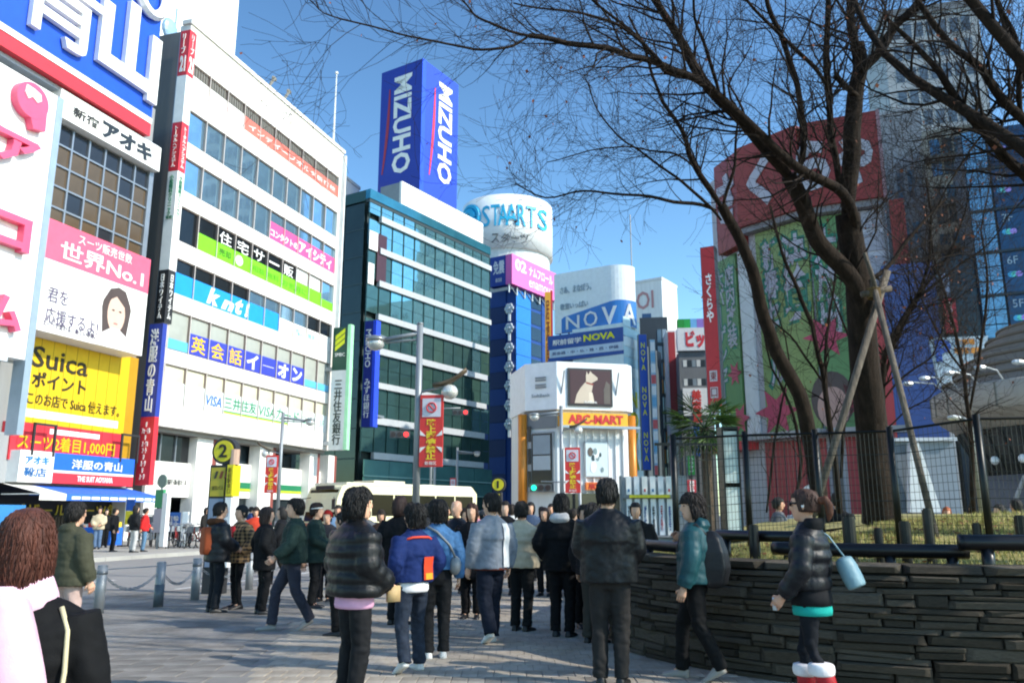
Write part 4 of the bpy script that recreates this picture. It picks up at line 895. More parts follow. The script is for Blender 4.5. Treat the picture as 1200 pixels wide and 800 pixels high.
# ================================================================ right: the camera store with curved red rooftop board
pAB = at(887, 400, 66); Sk = empty('camera_store_building', (pAB.x, pAB.y, 0), 0, 'camera store with faceted red rooftop board and big green sale hoardings behind the tree', 'building')
FB = Fc(Sk, pAB, 141); 
xBC = FB.X(950, 300); pBC = FB.O + FB.r * xBC; FC_ = Fc(Sk, pBC, 114); xC1 = FC_.X(1036, 240)
d = Vector((sin(R(163)), cos(R(163)), 0)); FA = Fc(Sk, pAB, 163); xA0 = FA.X(842, 400)
SKW = M('#a4a4aa', .6, kind='streak'); DRED = M('#7f251f', .5, kind='print')
zR0, zR1 = FC_.Z(1000, 241), FC_.Z(1000, 142); zTop = zR0 - .2
pA0 = FA.O + FA.r * xA0; pC1 = FC_.O + FC_.r * xC1; O_ = Vector((pAB.x, pAB.y, 0))
loc2 = [(p_ - O_).to_2d() for p_ in (pA0, FA.O, pBC, pC1)] + [(pC1 - O_).to_2d() + Vector((5, 12)), (pA0 - O_).to_2d() + Vector((10, 5))]
MB().prism([tuple(v) for v in loc2], 0, zR1 - .4).build('wall', SKW, Sk)
def red(fc, x0, x1): return fc.box('red_board', DRED, x0, x1, -1.2, -.3, zR0, zR1)
red(FB, -.25, xBC + .25); red(FC_, .1, xC1); FA.box('red_board', DRED, xA0 * .62, -.25, -.9, -.02, zR0 - 1.2, zR1)
FB.box('board_soffit', M('#74747a', .6), -.2, xBC, -.9, -.02, zR0 - .5, zR0 - .01); FC_.box('board_soffit', M('#74747a', .6), 0.1, xC1 - .1, -.9, -.02, zR0 - .5, zR0 - .01)
FC_.box('board_end', M('#8d6a70', .5), xC1 + .003, xC1 + .25, -1.25, -.02, zR0 - .1, zR1 + .05)
hR = zR1 - zR0; LILAC = M('#a3a1ab', .5, kind='print')
for fc, ch, x0_, x1_ in ((FA, 'さ', xA0 * .55, -.5), (FB, 'く', .8, xBC * .60), (FC_, 'ら', -.6, xC1 * .36), (FC_, 'や', xC1 * .46, xC1 * .92)):
    fc.T(ch, x0_, x1_, zR0 + hR * .16, zR0 + hR * .8, LILAC, y=-.91 if fc is FA else -1.21, ext=.1, bold=.06)
GRN1 = M('#587f4c', .5, kind='print'); GRN2 = M('#0f6e58', .5); LIMEB = M('#768c52', .5, kind='print')
gz0 = FB.Z(900, 508); gzA = FA.Z(860, 520)
FA.box('green_hoarding', GRN1, xA0 + .2, -2.1, -.25, -.02, gzA, zR0 - 1.4); FA.box('grey_strip', M('#c3c6cc', .5), -1.9, -.05, -.12, -.02, gzA, zR0 - 1.4)
wA = -2.1 - (xA0 + .2); hA = zR0 - 1.4 - gzA
for i, tx in enumerate(('店内改装', '大バーゲンセール')):
    k = dict(vert=True, fr=None)
    xa_ = xA0 + .3 + (1 - i) * wA * .48; xb_ = xa_ + wA * .42; z_0 = gzA + hA * (.5 if i == 0 else .12)
    FA.T(tx, xa_ - .2, xb_ + .2, z_0 - .2, zR0 - 2.0, GRN2, y=-.255, ext=.01, vert=True, bold=.09); FA.T(tx, xa_, xb_, z_0, zR0 - 2.2, LILAC, y=-.275, ext=.01, vert=True, bold=.02)
FB.box('green_hoarding', LIMEB, .6, xBC - .05, -.25, -.02, gz0, zR0 - .6); FC_.box('green_hoarding', GRN1, .1, xC1 * .5, -.25, -.02, gz0, zR0 - .6)
wB = xBC; hB = zR0 - .6 - gz0
for fc, tx, x0_, x1_, f_ in ((FB, '新春セール', 1.2, xBC * .47, .22), (FB, '決算', xBC * .55, xBC * .97, .52), (FC_, '大放出', xC1 * .04, xC1 * .36, .42)):
    fc.T(tx, x0_ - .3, x1_ + .3, gz0 + hB * f_ - .3, zR0 - 1.2, GRN2, y=-.255, ext=.01, vert=True, bold=.09); fc.T(tx, x0_, x1_, gz0 + hB * f_, zR0 - 1.5, LILAC, y=-.275, ext=.01, vert=True, bold=.03)
def star(cx, cz, r0, r1, n): return [(cx + (r0 if k % 2 else r1) * cos(k * pi / n), cz + (r0 if k % 2 else r1) * sin(k * pi / n)) for k in range(2 * n)]
CRIM = M('#a83a54', .5, kind='print')
for fc, x_, z_, q_ in ((FA, xA0 * .32 - 1.2, gzA + hA * .36, 1.1), (FA, xA0 * .45, gzA + hA * .12, 1.4), (FC_, xC1 * .12, gz0 + hB * .42, 1.7), (FB, xBC * .3, gz0 + hB * .1, 2.0), (FC_, xC1 * .42, gz0 + hB * .12, 1.5)):
    fc.add(MB().prismy(star(x_, z_, q_ * .45, q_, 6), -.30, -.29), 'printed_star', CRIM)
FC_.add(MB().prismy(oval(xC1 * .14, gz0 + hB * .13, 1.5, 2.1), -.30, -.285), 'printed_portrait_hair', M('#4a3a36', .5, kind='print')); FC_.add(MB().prismy(oval(xC1 * .14, gz0 + hB * .09, 1.1, 1.6), -.315, -.305), 'printed_portrait_face', M('#a88378', .5, kind='print'))
FC_.box('pale_panel', M('#b4b4bd', .5), xC1 * .52, xC1 - .2, -.2, -.02, gz0, zR0 - .6)
for k in range(9): FC_.box('louvre_panel', M('#9b9ba6', .5), xC1 * .54, xC1 - .3, -.3, -.201, gz0 + .4 + k * hB / 9, gz0 + .3 + (k + .8) * hB / 9)
FC_.box('red_strip_sign', DRED, xC1 + .3, xC1 + 1.3, -1.0, -.02, zR0 - 5.5, zR0 - .3); FC_.box('red_strip_sign', DRED, xC1 + .9, xC1 + 2.0, -1.0, -.02, gz0 + 6, gz0 + 11)
# its street floor: red shutters, canopy and lamp
zc0 = FB.Z(900, 509); FB.box('canopy', M('#8a8a8c', .5), -.5, xBC + .4, -1.6, -.02, zc0 - .5, zc0 - .02); FC_.box('canopy', M('#8a8a8c', .5), .5, xC1, -1.6, -.02, zc0 - .5, zc0 - .02); FA.box('canopy', M('#c2353e', .5), xA0, -.6, -1.3, -.02, zc0 - 1.1, zc0 - .4)
for k in range(6): FB.box('red_shutter', M('#8f2b31', .5), .2 + k * xBC / 6, (k + .94) * xBC / 6 + .15, -.12, -.02, .2, zc0 - .6)
for k in range(5): FC_.box('red_shutter', M('#8f2b31' if k % 2 else '#4e5054', .5), .3 + k * xC1 / 5, (k + .94) * xC1 / 5, -.12, -.02, .2, zc0 - .6)
for k in range(3): FB.add(MB().prismy(oval(xBC * .75, .8 + k * 1.2, .7, .5), -.2, -.13), 'white_disc', SWHITE)
# red vertical sign in front of the store
b, x0_, x1_, z0_, z1_ = sign_col('tall dark red vertical sign with white characters at the left edge of the green hoardings', 825.5, 841, 290, 478, 63, M('#b02a2c', .5, kind='print'), az=118, d=1.0)
xm_ = (x1_ - x0_)
b.T('さくらや', x0_ + xm_ * .22, x1_ - xm_ * .24, z0_ + (z1_ - z0_) * .52, z1_ - (z1_ - z0_) * .17, SWHITE, y=-.01, vert=True, bold=.03)
for i, ch in enumerate('東口駅'):
    zq = z0_ + (z1_ - z0_) * (.215 - i * .1); b.box('character_tile', M('#b9b4b6', .5), x0_ + xm_ * .22, x1_ - xm_ * .22, -.03, -.002, zq - .75, zq + .1); b.T(ch, x0_ + xm_ * .28, x1_ - xm_ * .28, zq - .66, zq + .02, M('#7d2224'), y=-.031)

# ---- grey blocks behind the branches
H1 = Bd('grey_block', 'plain grey concrete block right of the red rooftop board', 'building', 1060, 300, 74, 114)
h0x, h1x = H1.X(1033, 200), H1.X(1085, 200); hz_ = H1.Z(1060, 131)
H1.box('wall', M('#87878d', .7, kind='streak'), h0x, h1x, 0, 10, 0, hz_); H1.box('coping', M('#9d9da2', .6), h0x - .1, h1x, -.12, 10, hz_ + .002, hz_ + .35)
win_grid(H1, h0x + 1, h1x - .8, 3, hz_ - 5, 2, 6, M('#4b5660', .15, .3, 'glass'), gap=.4)
H2 = Bd('brown_grey_building', 'brown grey building with ledges half hidden by twigs', 'building', 1120, 300, 68, 114)
h0x, h1x = H2.X(1085, 200), H2.X(1172, 200); hz2 = H2.Z(1120, 148)
H2.box('wall', M('#8d887f', .7, kind='streak'), h0x, h1x, 0, 10, 0, hz2)
for k in range(8): H2.box('ledge', M('#57544f', .7), h0x - .1, h1x, -.5, -.002, 3 + k * (hz2 - 4) / 7.5, 3.5 + k * (hz2 - 4) / 7.5)
win_grid(H2, h0x + .4, h1x - .4, 3.6, hz2 - .6, 5, 7, None, fn=lambda i, j: (M('#4f7088', .08, .5, 'glass'), M('#2b3236', .2), M('#3b4f5a', .1, .4, 'glass'))[(i + 2 * j) % 3])
H3 = Bd('tall_grey_tower', 'tall grey tower standing far behind the bare tree crown', 'building', 1095, 200, 120, 105)
h0x, h1x = H3.X(1037, 60), H3.X(1152, 60); hz3 = H3.Z(1095, 14)
H3.box('wall', M('#a0a4aa', .7, kind='streak'), h0x, h1x, 0, 16, 0, hz3); H3.box('top_band', M('#6d7178', .6), h0x - .2, h1x + .2, -.2, 16, hz3 + .002, hz3 + 1.2)
win_grid(H3, h0x + 1, h1x - 1, hz3 - 30, hz3 - 1, 7, 8, M('#66707a', .2, .3, 'glass'), gap=.3)
# blue signboard building, P sign, dark glass corner, blue glass floors
J1 = Bd('blue_sign_building', 'building faced with a large faded blue signboard behind the tree stakes', 'building', 1075, 400, 58, 108)
j0, j1 = J1.X(1043, 420), J1.X(1106, 420); jz = J1.Z(1075, 308)
J1.box('wall', M('#52565e', .7), j0, j1, .2, 8, 0, jz); J1.box('blue_board', M('#3f5590', .5, kind='print'), j0, j1, 0, .19, J1.Z(1075, 514), jz); J1.T('A', J1.X(1066, 420), J1.X(1092, 420), J1.Z(1075, 435), J1.Z(1075, 395), M('#4a5d95'), y=-.01)
J1.box('lower_panel', M('#9aa6bd', .5), j0, j1, -.1, .19, 1, J1.Z(1075, 516)); J1.box('red_pillar', M('#a9373a', .5), j0 - .9, j0 - .02, -.1, 1, 0, J1.Z(1050, 345))
J2 = Bd('glass_floor_building', 'blue glass restaurant building with floor number displays at the right edge', 'building', 1170, 350, 56, 114)
j0, j1 = J2.X(1143, 300), J2.X(1262, 300); jz = J2.Z(1170, 148)
J2.box('core', M('#24374a', .5), j0, j1, .2, 8, 0, jz)
BG1 = M('#78a3bd', .08, .5, 'glass'); BG2 = M('#2c4a69', .15, .3, 'glass')
nf = 8; fh = (jz - 4) / nf
for k in range(nf):
    for c in range(2):
        for s in range(3): J2.box('glass_pane', BG1, j0 + .05 + c * .72, j0 + .72 + c * .72, 0, .1, 4 + k * fh + s * fh / 3 + .04, 4 + k * fh + (s + 1) * fh / 3 - .04)
    J2.box('display_pane', BG2, j0 + 1.6, j1 - .05, 0, .1, 4 + k * fh + .12, 4 + (k + 1) * fh - .1); J2.box('floor_rail', M('#1b2a36', .4), j0, j1, -.15, -.002, 4 + k * fh - .1, 4 + k * fh + .08)
    z_ = 4 + k * fh
    J2.T('%dF' % (k + 2), j0 + 1.85, j0 + 2.5, z_ + fh * .68, z_ + fh * .86, M('#9fb4c4'), y=-.01)
    for q, c in ((.0, '#3f9fd0'), (.45, '#9a86d8'), (.2, '#59c7c0')): MB().prismy(oval(j0 + 2.0 + q, z_ + fh * .44, .22, .2, 12), -.03 - q * .02, -.002).build('display_disc', M(c, .4, emit=.15), J2.e)
J3 = Bd('dark_corner_building', 'dark glass corner building carrying a small red vertical sign', 'building', 1128, 400, 57, 112)
j0, j1 = J3.X(1106, 350), J3.X(1147, 350); J3.box('wall', M('#1d2936', .2, kind='glass', spec=.6), j0, j1, 0, 6, 0, J3.Z(1125, 300)); J3.box('red_sign', M('#b8303a', .5), J3.X(1106, 370), J3.X(1120, 370), -.6, -.01, J3.Z(1113, 391), J3.Z(1113, 352)); J3.T('カラオケ', J3.X(1110, 370), J3.X(1116, 370), J3.Z(1113, 388), J3.Z(1113, 355), SWHITE, y=-.61, vert=True); J3.box('pale_sign', M('#8f9ab4', .5), J3.X(1105, 340), J3.X(1112, 340), -.6, -.01, J3.Z(1113, 349), J3.Z(1113, 322))
J4 = Bd('parking_sign', 'pale slanted parking signboard with a big blue P beside the round drum', 'sign', 1125, 420, 45, 100)
q = [J4.F(1090, 396), J4.F(1158, 393), J4.F(1150, 452), J4.F(1101, 452)]
MB().prismy([q[3], q[2], q[1], q[0]], 0, .3).build('sign_board', M('#a9bac6', .5, kind='print'), J4.e)
J4.T('P', J4.X(1096, 410), J4.X(1115, 410), J4.Z(1100, 424), J4.Z(1100, 398), M('#1e4fa5'), y=-.01, bold=.05); J4.T('駐車場', J4.X(1119, 400), J4.X(1142, 400), J4.Z(1130, 404), J4.Z(1130, 397), M('#d0872e'), y=-.01, bold=.03); J4.T('地下駐車場', J4.X(1118, 411), J4.X(1150, 411), J4.Z(1130, 415), J4.Z(1130, 407), M('#d0872e'), y=-.01, bold=.03)
for px in (1108, 1145): m = MB(); u = J4.X(px, 452); m.box(u, u + .2, .05, .25, 0, J4.Z(px, 452)); m.build('post', GREY, J4.e)
# ================================================================ planter: stone wall, mound, rail, fence, trees
WP = [Vector(p) for p in ((2.3, 15), (1.75, 13), (1.38, 11.3), (1.24, 10.2), (1.42, 9.3), (1.85, 8.5), (2.35, 7.95), (2.95, 7.5), (3.6, 7.2), (4.4, 7.0), (5.4, 6.85), (7.0, 6.75), (9.0, 6.7))]
def smooth(ps, n=6):
    out = []
    for i in range(len(ps) - 1):
        p0, p1, p2, p3 = ps[max(i - 1, 0)], ps[i], ps[i + 1], ps[min(i + 2, len(ps) - 1)]
        for k in range(n):
            t = k / n; out.append(.5 * (2 * p1 + (p2 - p0) * t + (2 * p0 - 5 * p1 + 4 * p2 - p3) * t * t + (3 * p1 - p0 - 3 * p2 + p3) * t ** 3))
    return out + [ps[-1]]
WPS = smooth(WP, 8)
LEN = [0]
for a, b in zip(WPS, WPS[1:]): LEN.append(LEN[-1] + (b - a).length)
def wpt(s, off=0.):                           # point and tangent on the wall line; off > 0 is into the planter
    s = max(0, min(LEN[-1] - 1e-4, s)); i = 0
    while LEN[i + 1] < s: i += 1
    t = (s - LEN[i]) / (LEN[i + 1] - LEN[i]); p = WPS[i].lerp(WPS[i + 1], t); d = (WPS[i + 1] - WPS[i]).normalized()
    return p + Vector((-d.y, d.x)) * off, d
WTOP = 1.07
wall = empty('stone_wall', (wpt(5)[0].x, wpt(5)[0].y, .03), 0, 'curved dark dry stone retaining wall of the planter', 'wall')
WL = wall.location
def ribbon(o0, o1, z0, z1, s0=0, s1=None, n=70, mb=None, rel=None):
    s1 = LEN[-1] if s1 is None else s1; m = mb or MB(); rings = []; rel = WL if rel is None else rel
    for k in range(n + 1):
        s = s0 + (s1 - s0) * k / n; a = wpt(s, o0)[0]; b = wpt(s, o1)[0]
        rings.append([(a.x - rel.x, a.y - rel.y, z0 - rel.z), (a.x - rel.x, a.y - rel.y, z1 - rel.z), (b.x - rel.x, b.y - rel.y, z1 - rel.z), (b.x - rel.x, b.y - rel.y, z0 - rel.z)])
    return m.loft(rings)
ribbon(.05, .38, -.05, WTOP - .05).build('wall_core', M('#14120f', .95, kind='concrete'), wall)
ST = M('#665e52', .85, kind='stone')
random.seed(11)
smesh = []
for k in range(10):                           # ten irregular chamfered stones, shared
    m = MB(); j = lambda a: random.uniform(-a, a)
    c = .07
    back = [(-.5, .5, -.5), (.5, .5, -.5), (.5, .5, .5), (-.5, .5, .5)]
    mid = [(-.5 + j(.02), -.3, -.5 + j(.06)), (.5 + j(.02), -.3, -.5 + j(.06)), (.5 + j(.02), -.3, .5 + j(.06)), (-.5 + j(.02), -.3, .5 + j(.06))]
    fr_ = [(-.5 + c + j(.02), -.5 + j(.1), -.5 + 2 * c + j(.05)), (.5 - c + j(.02), -.5 + j(.1), -.5 + 2 * c + j(.05)), (.5 - c + j(.02), -.5 + j(.1), .5 - 2 * c + j(.05)), (-.5 + c + j(.02), -.5 + j(.1), .5 - 2 * c + j(.05))]
    m.loft([back, mid, fr_]); me = m.mesh('stone'); me.materials.append(ST); smesh.append(me)
z = .0; row = 0
while z < WTOP - .13:
    h = random.choice((.05, .065, .085, .11, .13)); h = min(h, WTOP - .07 - z)
    s = 3.2 + random.uniform(0, .3)
    while s < LEN[-1] - 1.8:
        l = random.uniform(.2, .75); p, d = wpt(s + l / 2, .05 - random.uniform(0, .035))
        parts_ = [(0, 1)] if h < .1 or random.random() < .45 else ([(0, q_), (q_, 1)] if (q_ := random.uniform(.32, .68)) else [])
        for a_, b_ in parts_:
            p, d = wpt(s + l / 2, .05 - random.uniform(0, .05))
            o = mobj('stone', random.choice(smesh), ST, wall, loc=(p.x - WL.x, p.y - WL.y, z + h * (a_ + b_) / 2)); o.scale = (l - .005, .16, h * (b_ - a_) - .004)
            o.rotation_euler = (random.uniform(-.04, .04), random.uniform(-.03, .03), atan2(d.y, d.x) + random.uniform(-.02, .02))
        s += l
    z += h; row += 1
s = 3.2
CP = M('#6d665b', .8, kind='stone')
while s < LEN[-1] - 1.6:                      # coping stones
    l = random.uniform(.45, .8); p, d = wpt(s + l / 2, .17)
    o = mobj('coping_stone', random.choice(smesh), CP, wall, loc=(p.x - WL.x, p.y - WL.y, WTOP - .06)); o.scale = (l - .012, .42, .075); o.rotation_euler = (0, 0, atan2(d.y, d.x)); o.data = o.data; s += l
for o in [c for c in wall.children if c.name.startswith('coping')]:
    pass
# the mound
def mz(x, y):
    best = min((Vector((x, y)) - p).length for p in WPS[::3]); e = max(0, min(1, (best - .3) / 5.5))
    return 1.0 + .52 * (e * e * (3 - 2 * e)) + .035 * noise.noise(Vector((x * .7, y * .7, 3)))
m = MB(); NX, NY = 46, 36; idx = {}
def mpos(i, j):                               # rows follow the wall line inwards
    s = 2.5 + (LEN[-1] - 2.5) * i / NX; q, d = wpt(s, .3)
    c = Vector((7.5, 13.5)); t = (j / NY) ** 1.2
    return q.lerp(c + Vector((8.5 * sin(s * .62 - 3.2) * 0, 0)), t)
rings = []
for j in range(NY + 1):
    rings.append([(lambda p: (p.x, p.y, mz(p.x, p.y)))(mpos(i, j)) for i in range(NX + 1)])
m.loft(rings, cap=False, closed=False)
back = [(7.5, 13.5), (2.3, 15), (3.5, 19), (14, 19), (15, 12), (9, 6.7)]
fan = MB(); fan.V += list(m.V); fan.F += m.F; fan.I += m.I
for i in range(24):                           # the far half of the mound
    for j in range(16):
        def bp(a, b):
            an = R(160) - R(190) * a / 24; rr_ = b / 16; e = Vector((8.2 + 8 * cos(an), 13.2 + 7 * sin(an))); q = Vector((7.5, 13.2)).lerp(e, rr_)
            return (q.x, q.y, mz(q.x, q.y) - (.0 if rr_ < .7 else (rr_ - .7) * 1.6) - .006)
        fan.face([bp(i, j), bp(i, j + 1), bp(i + 1, j + 1), bp(i + 1, j)])
tag(fan.build('lawn', M('#a0945a', .95, kind='grass'), None, True), kind='structure')
random.seed(5)
gm = MB()
for k in range(26000):                        # grass blades
    s = random.uniform(3, LEN[-1] - .5); off = .36 + 5.5 * random.random() ** 1.4; p, d = wpt(s, off)
    if p.y > 17 or p.x > 12: continue
    zb = mz(p.x, p.y) - .005; a = random.uniform(0, 6.28); hh_ = random.uniform(.03, .085); w_ = .006
    dx, dy = cos(a) * w_, sin(a) * w_; lx_, ly_ = random.uniform(-.04, .04), random.uniform(-.04, .04)
    gm.face([(p.x - dx, p.y - dy, zb), (p.x + dx, p.y + dy, zb), (p.x + lx_, p.y + ly_, zb + hh_)], k % 3)
tag(gm.build('grass_blades', [M('#aaa45f', .9), M('#bbab6c', .9), M('#8c8d4a', .9)]), kind='stuff', label=None)
lm = MB()
for k in range(500):
    s = random.uniform(3, LEN[-1] - .5); p, d = wpt(s, .4 + 4.5 * random.random()); zb = mz(p.x, p.y) + .03; a = random.uniform(0, 6.28)
    v = [Vector((cos(a + q) * r_, sin(a + q) * r_, random.uniform(-.012, .02))) for q, r_ in ((0, .045), (1.57, .02), (3.14, .045), (4.7, .02))]
    lm.face([(p.x + q.x, p.y + q.y, zb + q.z) for q in v])
tag(lm.build('fallen_leaves', M('#7a4a28', .8)), kind='stuff')
# black rails on short posts: two pieces, one higher at the right
PIPE = M('#101114', .35, .2)
def rail(label, s0, s1, off, zc, r, posts, zr=.0):
    p, d = wpt((s0 + s1) / 2, off); e = empty('pipe_rail', (p.x, p.y, WTOP - .06), 0, label, 'rail')
    m = MB(); pts = []
    for k in range(25): q, _ = wpt(s0 + (s1 - s0) * k / 24, off); pts.append((q.x - p.x, q.y - p.y, zc - e.location.z))
    m.tube(pts, r, 14); m.build('pipe', PIPE, e, True)
    for s_ in posts:
        q, _ = wpt(s_, off); MB().cyl(q.x - p.x, q.y - p.y, -.08, zc - e.location.z - r * .6, r * .75, n=10).build('foot', PIPE, e, True)
def s_at(px, off=0.):                         # wall length at which the wall line crosses a column of the photograph
    best = min(range(400), key=lambda k: abs((lambda p: (p.x / p.y) - (px - 600) / 981)(wpt(3 + (LEN[-1] - 3) * k / 400, off)[0])))
    return 3 + (LEN[-1] - 3) * best / 400
rail('long low black pipe rail along the planter wall top', s_at(905, .42), s_at(1128, .42), .42, 1.18, .065, [s_at(950, .42), s_at(1040, .42), s_at(1110, .42)])
rail('short higher black pipe rail overlapping at the right end of the wall', s_at(1120, .25), s_at(1290, .25), .25, 1.265, .07, [s_at(1150, .25), s_at(1230, .25)])
rail('grey glinting pipe rail at the left end of the planter wall', s_at(735, .3), s_at(835, .3), .3, 1.16, .06, [s_at(760, .3), s_at(815, .3)])
rail('black pipe rail behind the backpack wearer', s_at(840, .9), s_at(930, .9), .9, 1.28, .06, [s_at(850, .9), s_at(885, .9), s_at(920, .9)])
# dark stub posts in the lawn
for k, (px, yt, yb, wd) in enumerate(((997, 607, 644, 15), (1031, 620, 644, 10), (1063, 612, 645, 13), (1091, 597, 645, 11), (1146, 614, 632, 10), (1198, 605, 632, 13), (884, 616, 640, 12))):
    t = 8.0 if k < 4 else 8.6
    p = at(px, yb, t); zt_ = at(px, yt, t).z; zb = mz(p.x, p.y) - .1
    e = MB(); e.cyl(0, 0, 0, zt_ - zb, wd * t / 960 / 2, n=14); e.cyl(0, 0, zt_ - zb, zt_ - zb + .015, wd * t / 960 / 2 * .8, n=14)
    tag(e.build('stub_post', PIPE, None, False, (p.x, p.y, zb)), ('broad dark stub post beside the white-cuffed boots wearer', 'thin low dark stub post between two broader ones', 'dark stub post at the foot of the first mesh fence post', 'tallest dark stub post next to the sloping tree stake', 'small dark stub post just behind the higher rail', 'dark stub post at the far right edge of the lawn', 'dark stub post behind the black rail near the glass display case')[k], 'post', 'stub posts along the planter')
# wire mesh fence
FT = 9.4
fpx = [(792, 9.9, 640), (878, 10.1, 640), (962, 9.6, 640), (1052, 9.0, 640), (1157, 8.6, 630), (1275, 8.4, 630)]
fpts = [at(px, 603, t) for px, t, _ in fpx]
fence = empty('mesh_fence', (fpts[2].x, fpts[2].y, 1.0), 0, 'dark green wire mesh fence standing on the planter lawn', 'fence')
FO = Vector(fence.location); FH = 1.28
for k, p in enumerate(fpts):
    zb = mz(p.x, p.y) - .1; h = at(fpx[k][0], (512, 508, 506, 503, 488, 486)[k], fpx[k][1]).z
    MB().cyl(p.x - FO.x, p.y - FO.y, zb - 1, h - 1 + .05, .038, n=10).build('fence_post', M('#131614', .4, .3), fence, True)
for k in range(len(fpts) - 1):
    a, b = fpts[k], fpts[k + 1]; za_, zb_ = mz(a.x, a.y), mz(b.x, b.y)
    ha, hb = at(fpx[k][0], (512, 508, 506, 503, 488, 486)[k], fpx[k][1]).z, at(fpx[k + 1][0], (512, 508, 506, 503, 488, 486)[k + 1], fpx[k + 1][1]).z
    m = MB(); n = int((b - a).length / .046)
    for i in range(1, n):
        q = a.lerp(b, i / n); z0, z1 = za_ + (zb_ - za_) * i / n, ha + (hb - ha) * i / n; m.tube([(q.x - FO.x, q.y - FO.y, z0 - 1 - .03), (q.x - FO.x, q.y - FO.y, z1 - 1)], .0027, 3, cap=False)
    nr = 15
    for j in range(nr + 1): m.tube([(a.x - FO.x, a.y - FO.y, za_ + (ha - za_) * j / nr - 1), (b.x - FO.x, b.y - FO.y, zb_ + (hb - zb_) * j / nr - 1)], 0.0027 if j % 6 else .005, 3, cap=False)
    tag(m.build('wire_mesh', M('#232825', .5, .4), fence), kind='stuff')
    MB().tube([(a.x - FO.x, a.y - FO.y, ha - 1), (b.x - FO.x, b.y - FO.y, hb - 1)], .016, 6).build('top_rail', M('#131614', .4, .3), fence)

# ---------------------------------------------------------------- trees
BARK = M('#2a211a', .9, kind='bark', spec=.2); TWIG = M('#2a211b', .85, kind='bark', spec=.2)
def limb_pts(pl):
    """polyline of (px, py, t) -> smooth points in metres"""
    return smooth([at(px, py, t) for px, py, t in pl], 3)
class Tree:
    def __init__(s, name, label, px, py, t, group='bare trees in the planter'):
        p = at(px, py, t); s.O = Vector((p.x, p.y, mz(p.x, p.y) - .1 if t < 20 else 0)); s.e = empty(name, s.O, 0, label, 'tree', group); s.seeds = []; s.tw = MB(); s.lv = MB(); s.n = 0
    def limb(s, pl, r0, r1, name='limb', kids=True, n=8, thin=.88):
        if name == 'limb': r0, r1 = r0 * thin, r1 * thin
        P = limb_pts(pl); L = len(P); rs = [r0 + (r1 - r0) * (i / (L - 1)) ** .85 for i in range(L)]
        if name == 'limb': rs = [q_ * (.55, .72, .86, .95)[i] if i < 4 else q_ for i, q_ in enumerate(rs)]
        Q = [p + Vector((noise.noise(p * 2.1), noise.noise(p * 2.1 + Vector((5, 0, 0))), noise.noise(p * 2.1 + Vector((0, 9, 0))))) * .035 for p in P]
        MB().tube([q - s.O for q in Q], rs, n).build(name, BARK, s.e, True)
        if kids:
            for i in range(L // 5, L):
                s.seeds.append((Q[i], (Q[i] - Q[i - 1]).normalized() if i else Vector((0, 0, 1)), rs[i], 0))
    def sprout(s, p, d, r, L, depth, up=.12):
        n = max(3, min(7, int(L / .16))); pts = [p.copy()]; dd = d.copy()
        for i in range(n):
            dd = (dd + Vector((random.gauss(0, .17), random.gauss(0, .17), random.gauss(up * .35, .15)))).normalized(); pts.append(pts[-1] + dd * (L / n))
        rs = [max(.0022, r * (1 - .8 * i / n)) for i in range(n + 1)]
        s.tw.tube([q - s.O for q in pts], rs, 4 if r > .012 else 3, cap=False); s.n += 1
        if depth > 0:
            k = random.randint(3, 5) if depth > 1 else random.randint(3, 6)
            for _ in range(k):
                i = random.randint(1, n); ax = dd.orthogonal().normalized(); nd = (pts[i] - pts[i - 1]).normalized()
                nd = (Matrix.Rotation(random.uniform(0, 6.28), 3, nd) @ (nd * cos(.75) + nd.orthogonal().normalized() * sin(.75) * random.uniform(.7, 1.2))).normalized()
                s.sprout(pts[i], nd, max(.0024, rs[i] * random.uniform(.45, .7)), L * random.uniform(.42, .72), depth - 1, up)
        elif random.random() < .05:
            q = pts[-1] - s.O; a = random.uniform(0, 6.28); z_ = random.uniform(.6, 1.2)
            u = Vector((cos(a), sin(a), random.uniform(-.5, .5))) * .022 * z_; v = Vector((0, 0, -.05 * z_)) + Vector((random.uniform(-.02, .02), random.uniform(-.02, .02), 0))
            s.lv.face([q, q + u + v * .45, q + v, q - u + v * .45])
    def finish(s, per=1., Ls=(.7, 1.7), seed=1, up=.12):
        random.seed(seed)
        for p, d, r, _ in s.seeds:
            k = per * random.uniform(.5, 1.5); k = int(k) + (random.random() < k % 1)
            for _ in range(k):
                nd = (Matrix.Rotation(random.uniform(0, 6.28), 3, d) @ (d * cos(.8) + d.orthogonal().normalized() * sin(.8))).normalized()
                s.sprout(p, nd, min(.02, max(.005, r * .38)), random.uniform(*Ls) * (1 if r < .06 else 1.15), 2, up)
        tag(s.tw.build('twigs', TWIG, s.e), kind='stuff')
        if s.lv.F: tag(s.lv.build('dry_leaves', M('#7d4326', .8), s.e), kind='stuff')
T1 = Tree('bare_tree', 'large bare tree with stout forked trunk propped by wooden stakes', 1028, 597, 12)
def L12(pts, t0=12., t1=None): n = len(pts); t1 = t0 if t1 is None else t1; return [(a, b, t0 + (t1 - t0) * i / (n - 1)) for i, (a, b) in enumerate(pts)]
T1.limb(L12([(1030, 612), (1027, 560), (1020, 490), (1013, 420), (1008, 360), (1003, 310), (993, 250)]), .25, .17, 'trunk', False, 14)
T1.limb(L12([(993, 252), (996, 200), (1000, 140), (1003, 100), (1008, 75), (1004, 50)], 12, 11.8), .165, .11, n=10)
T1.limb(L12([(1006, 85), (1020, 72), (1033, 58), (1050, 30), (1068, 12), (1085, -14)], 11.8, 11.4), .10, .055)
T1.limb(L12([(1004, 55), (999, 35), (997, 10), (990, -25)], 11.8, 11.8), .09, .06)
T1.limb(L12([(1004, 110), (990, 100), (980, 88)], 11.8, 11.6), .06, .045)
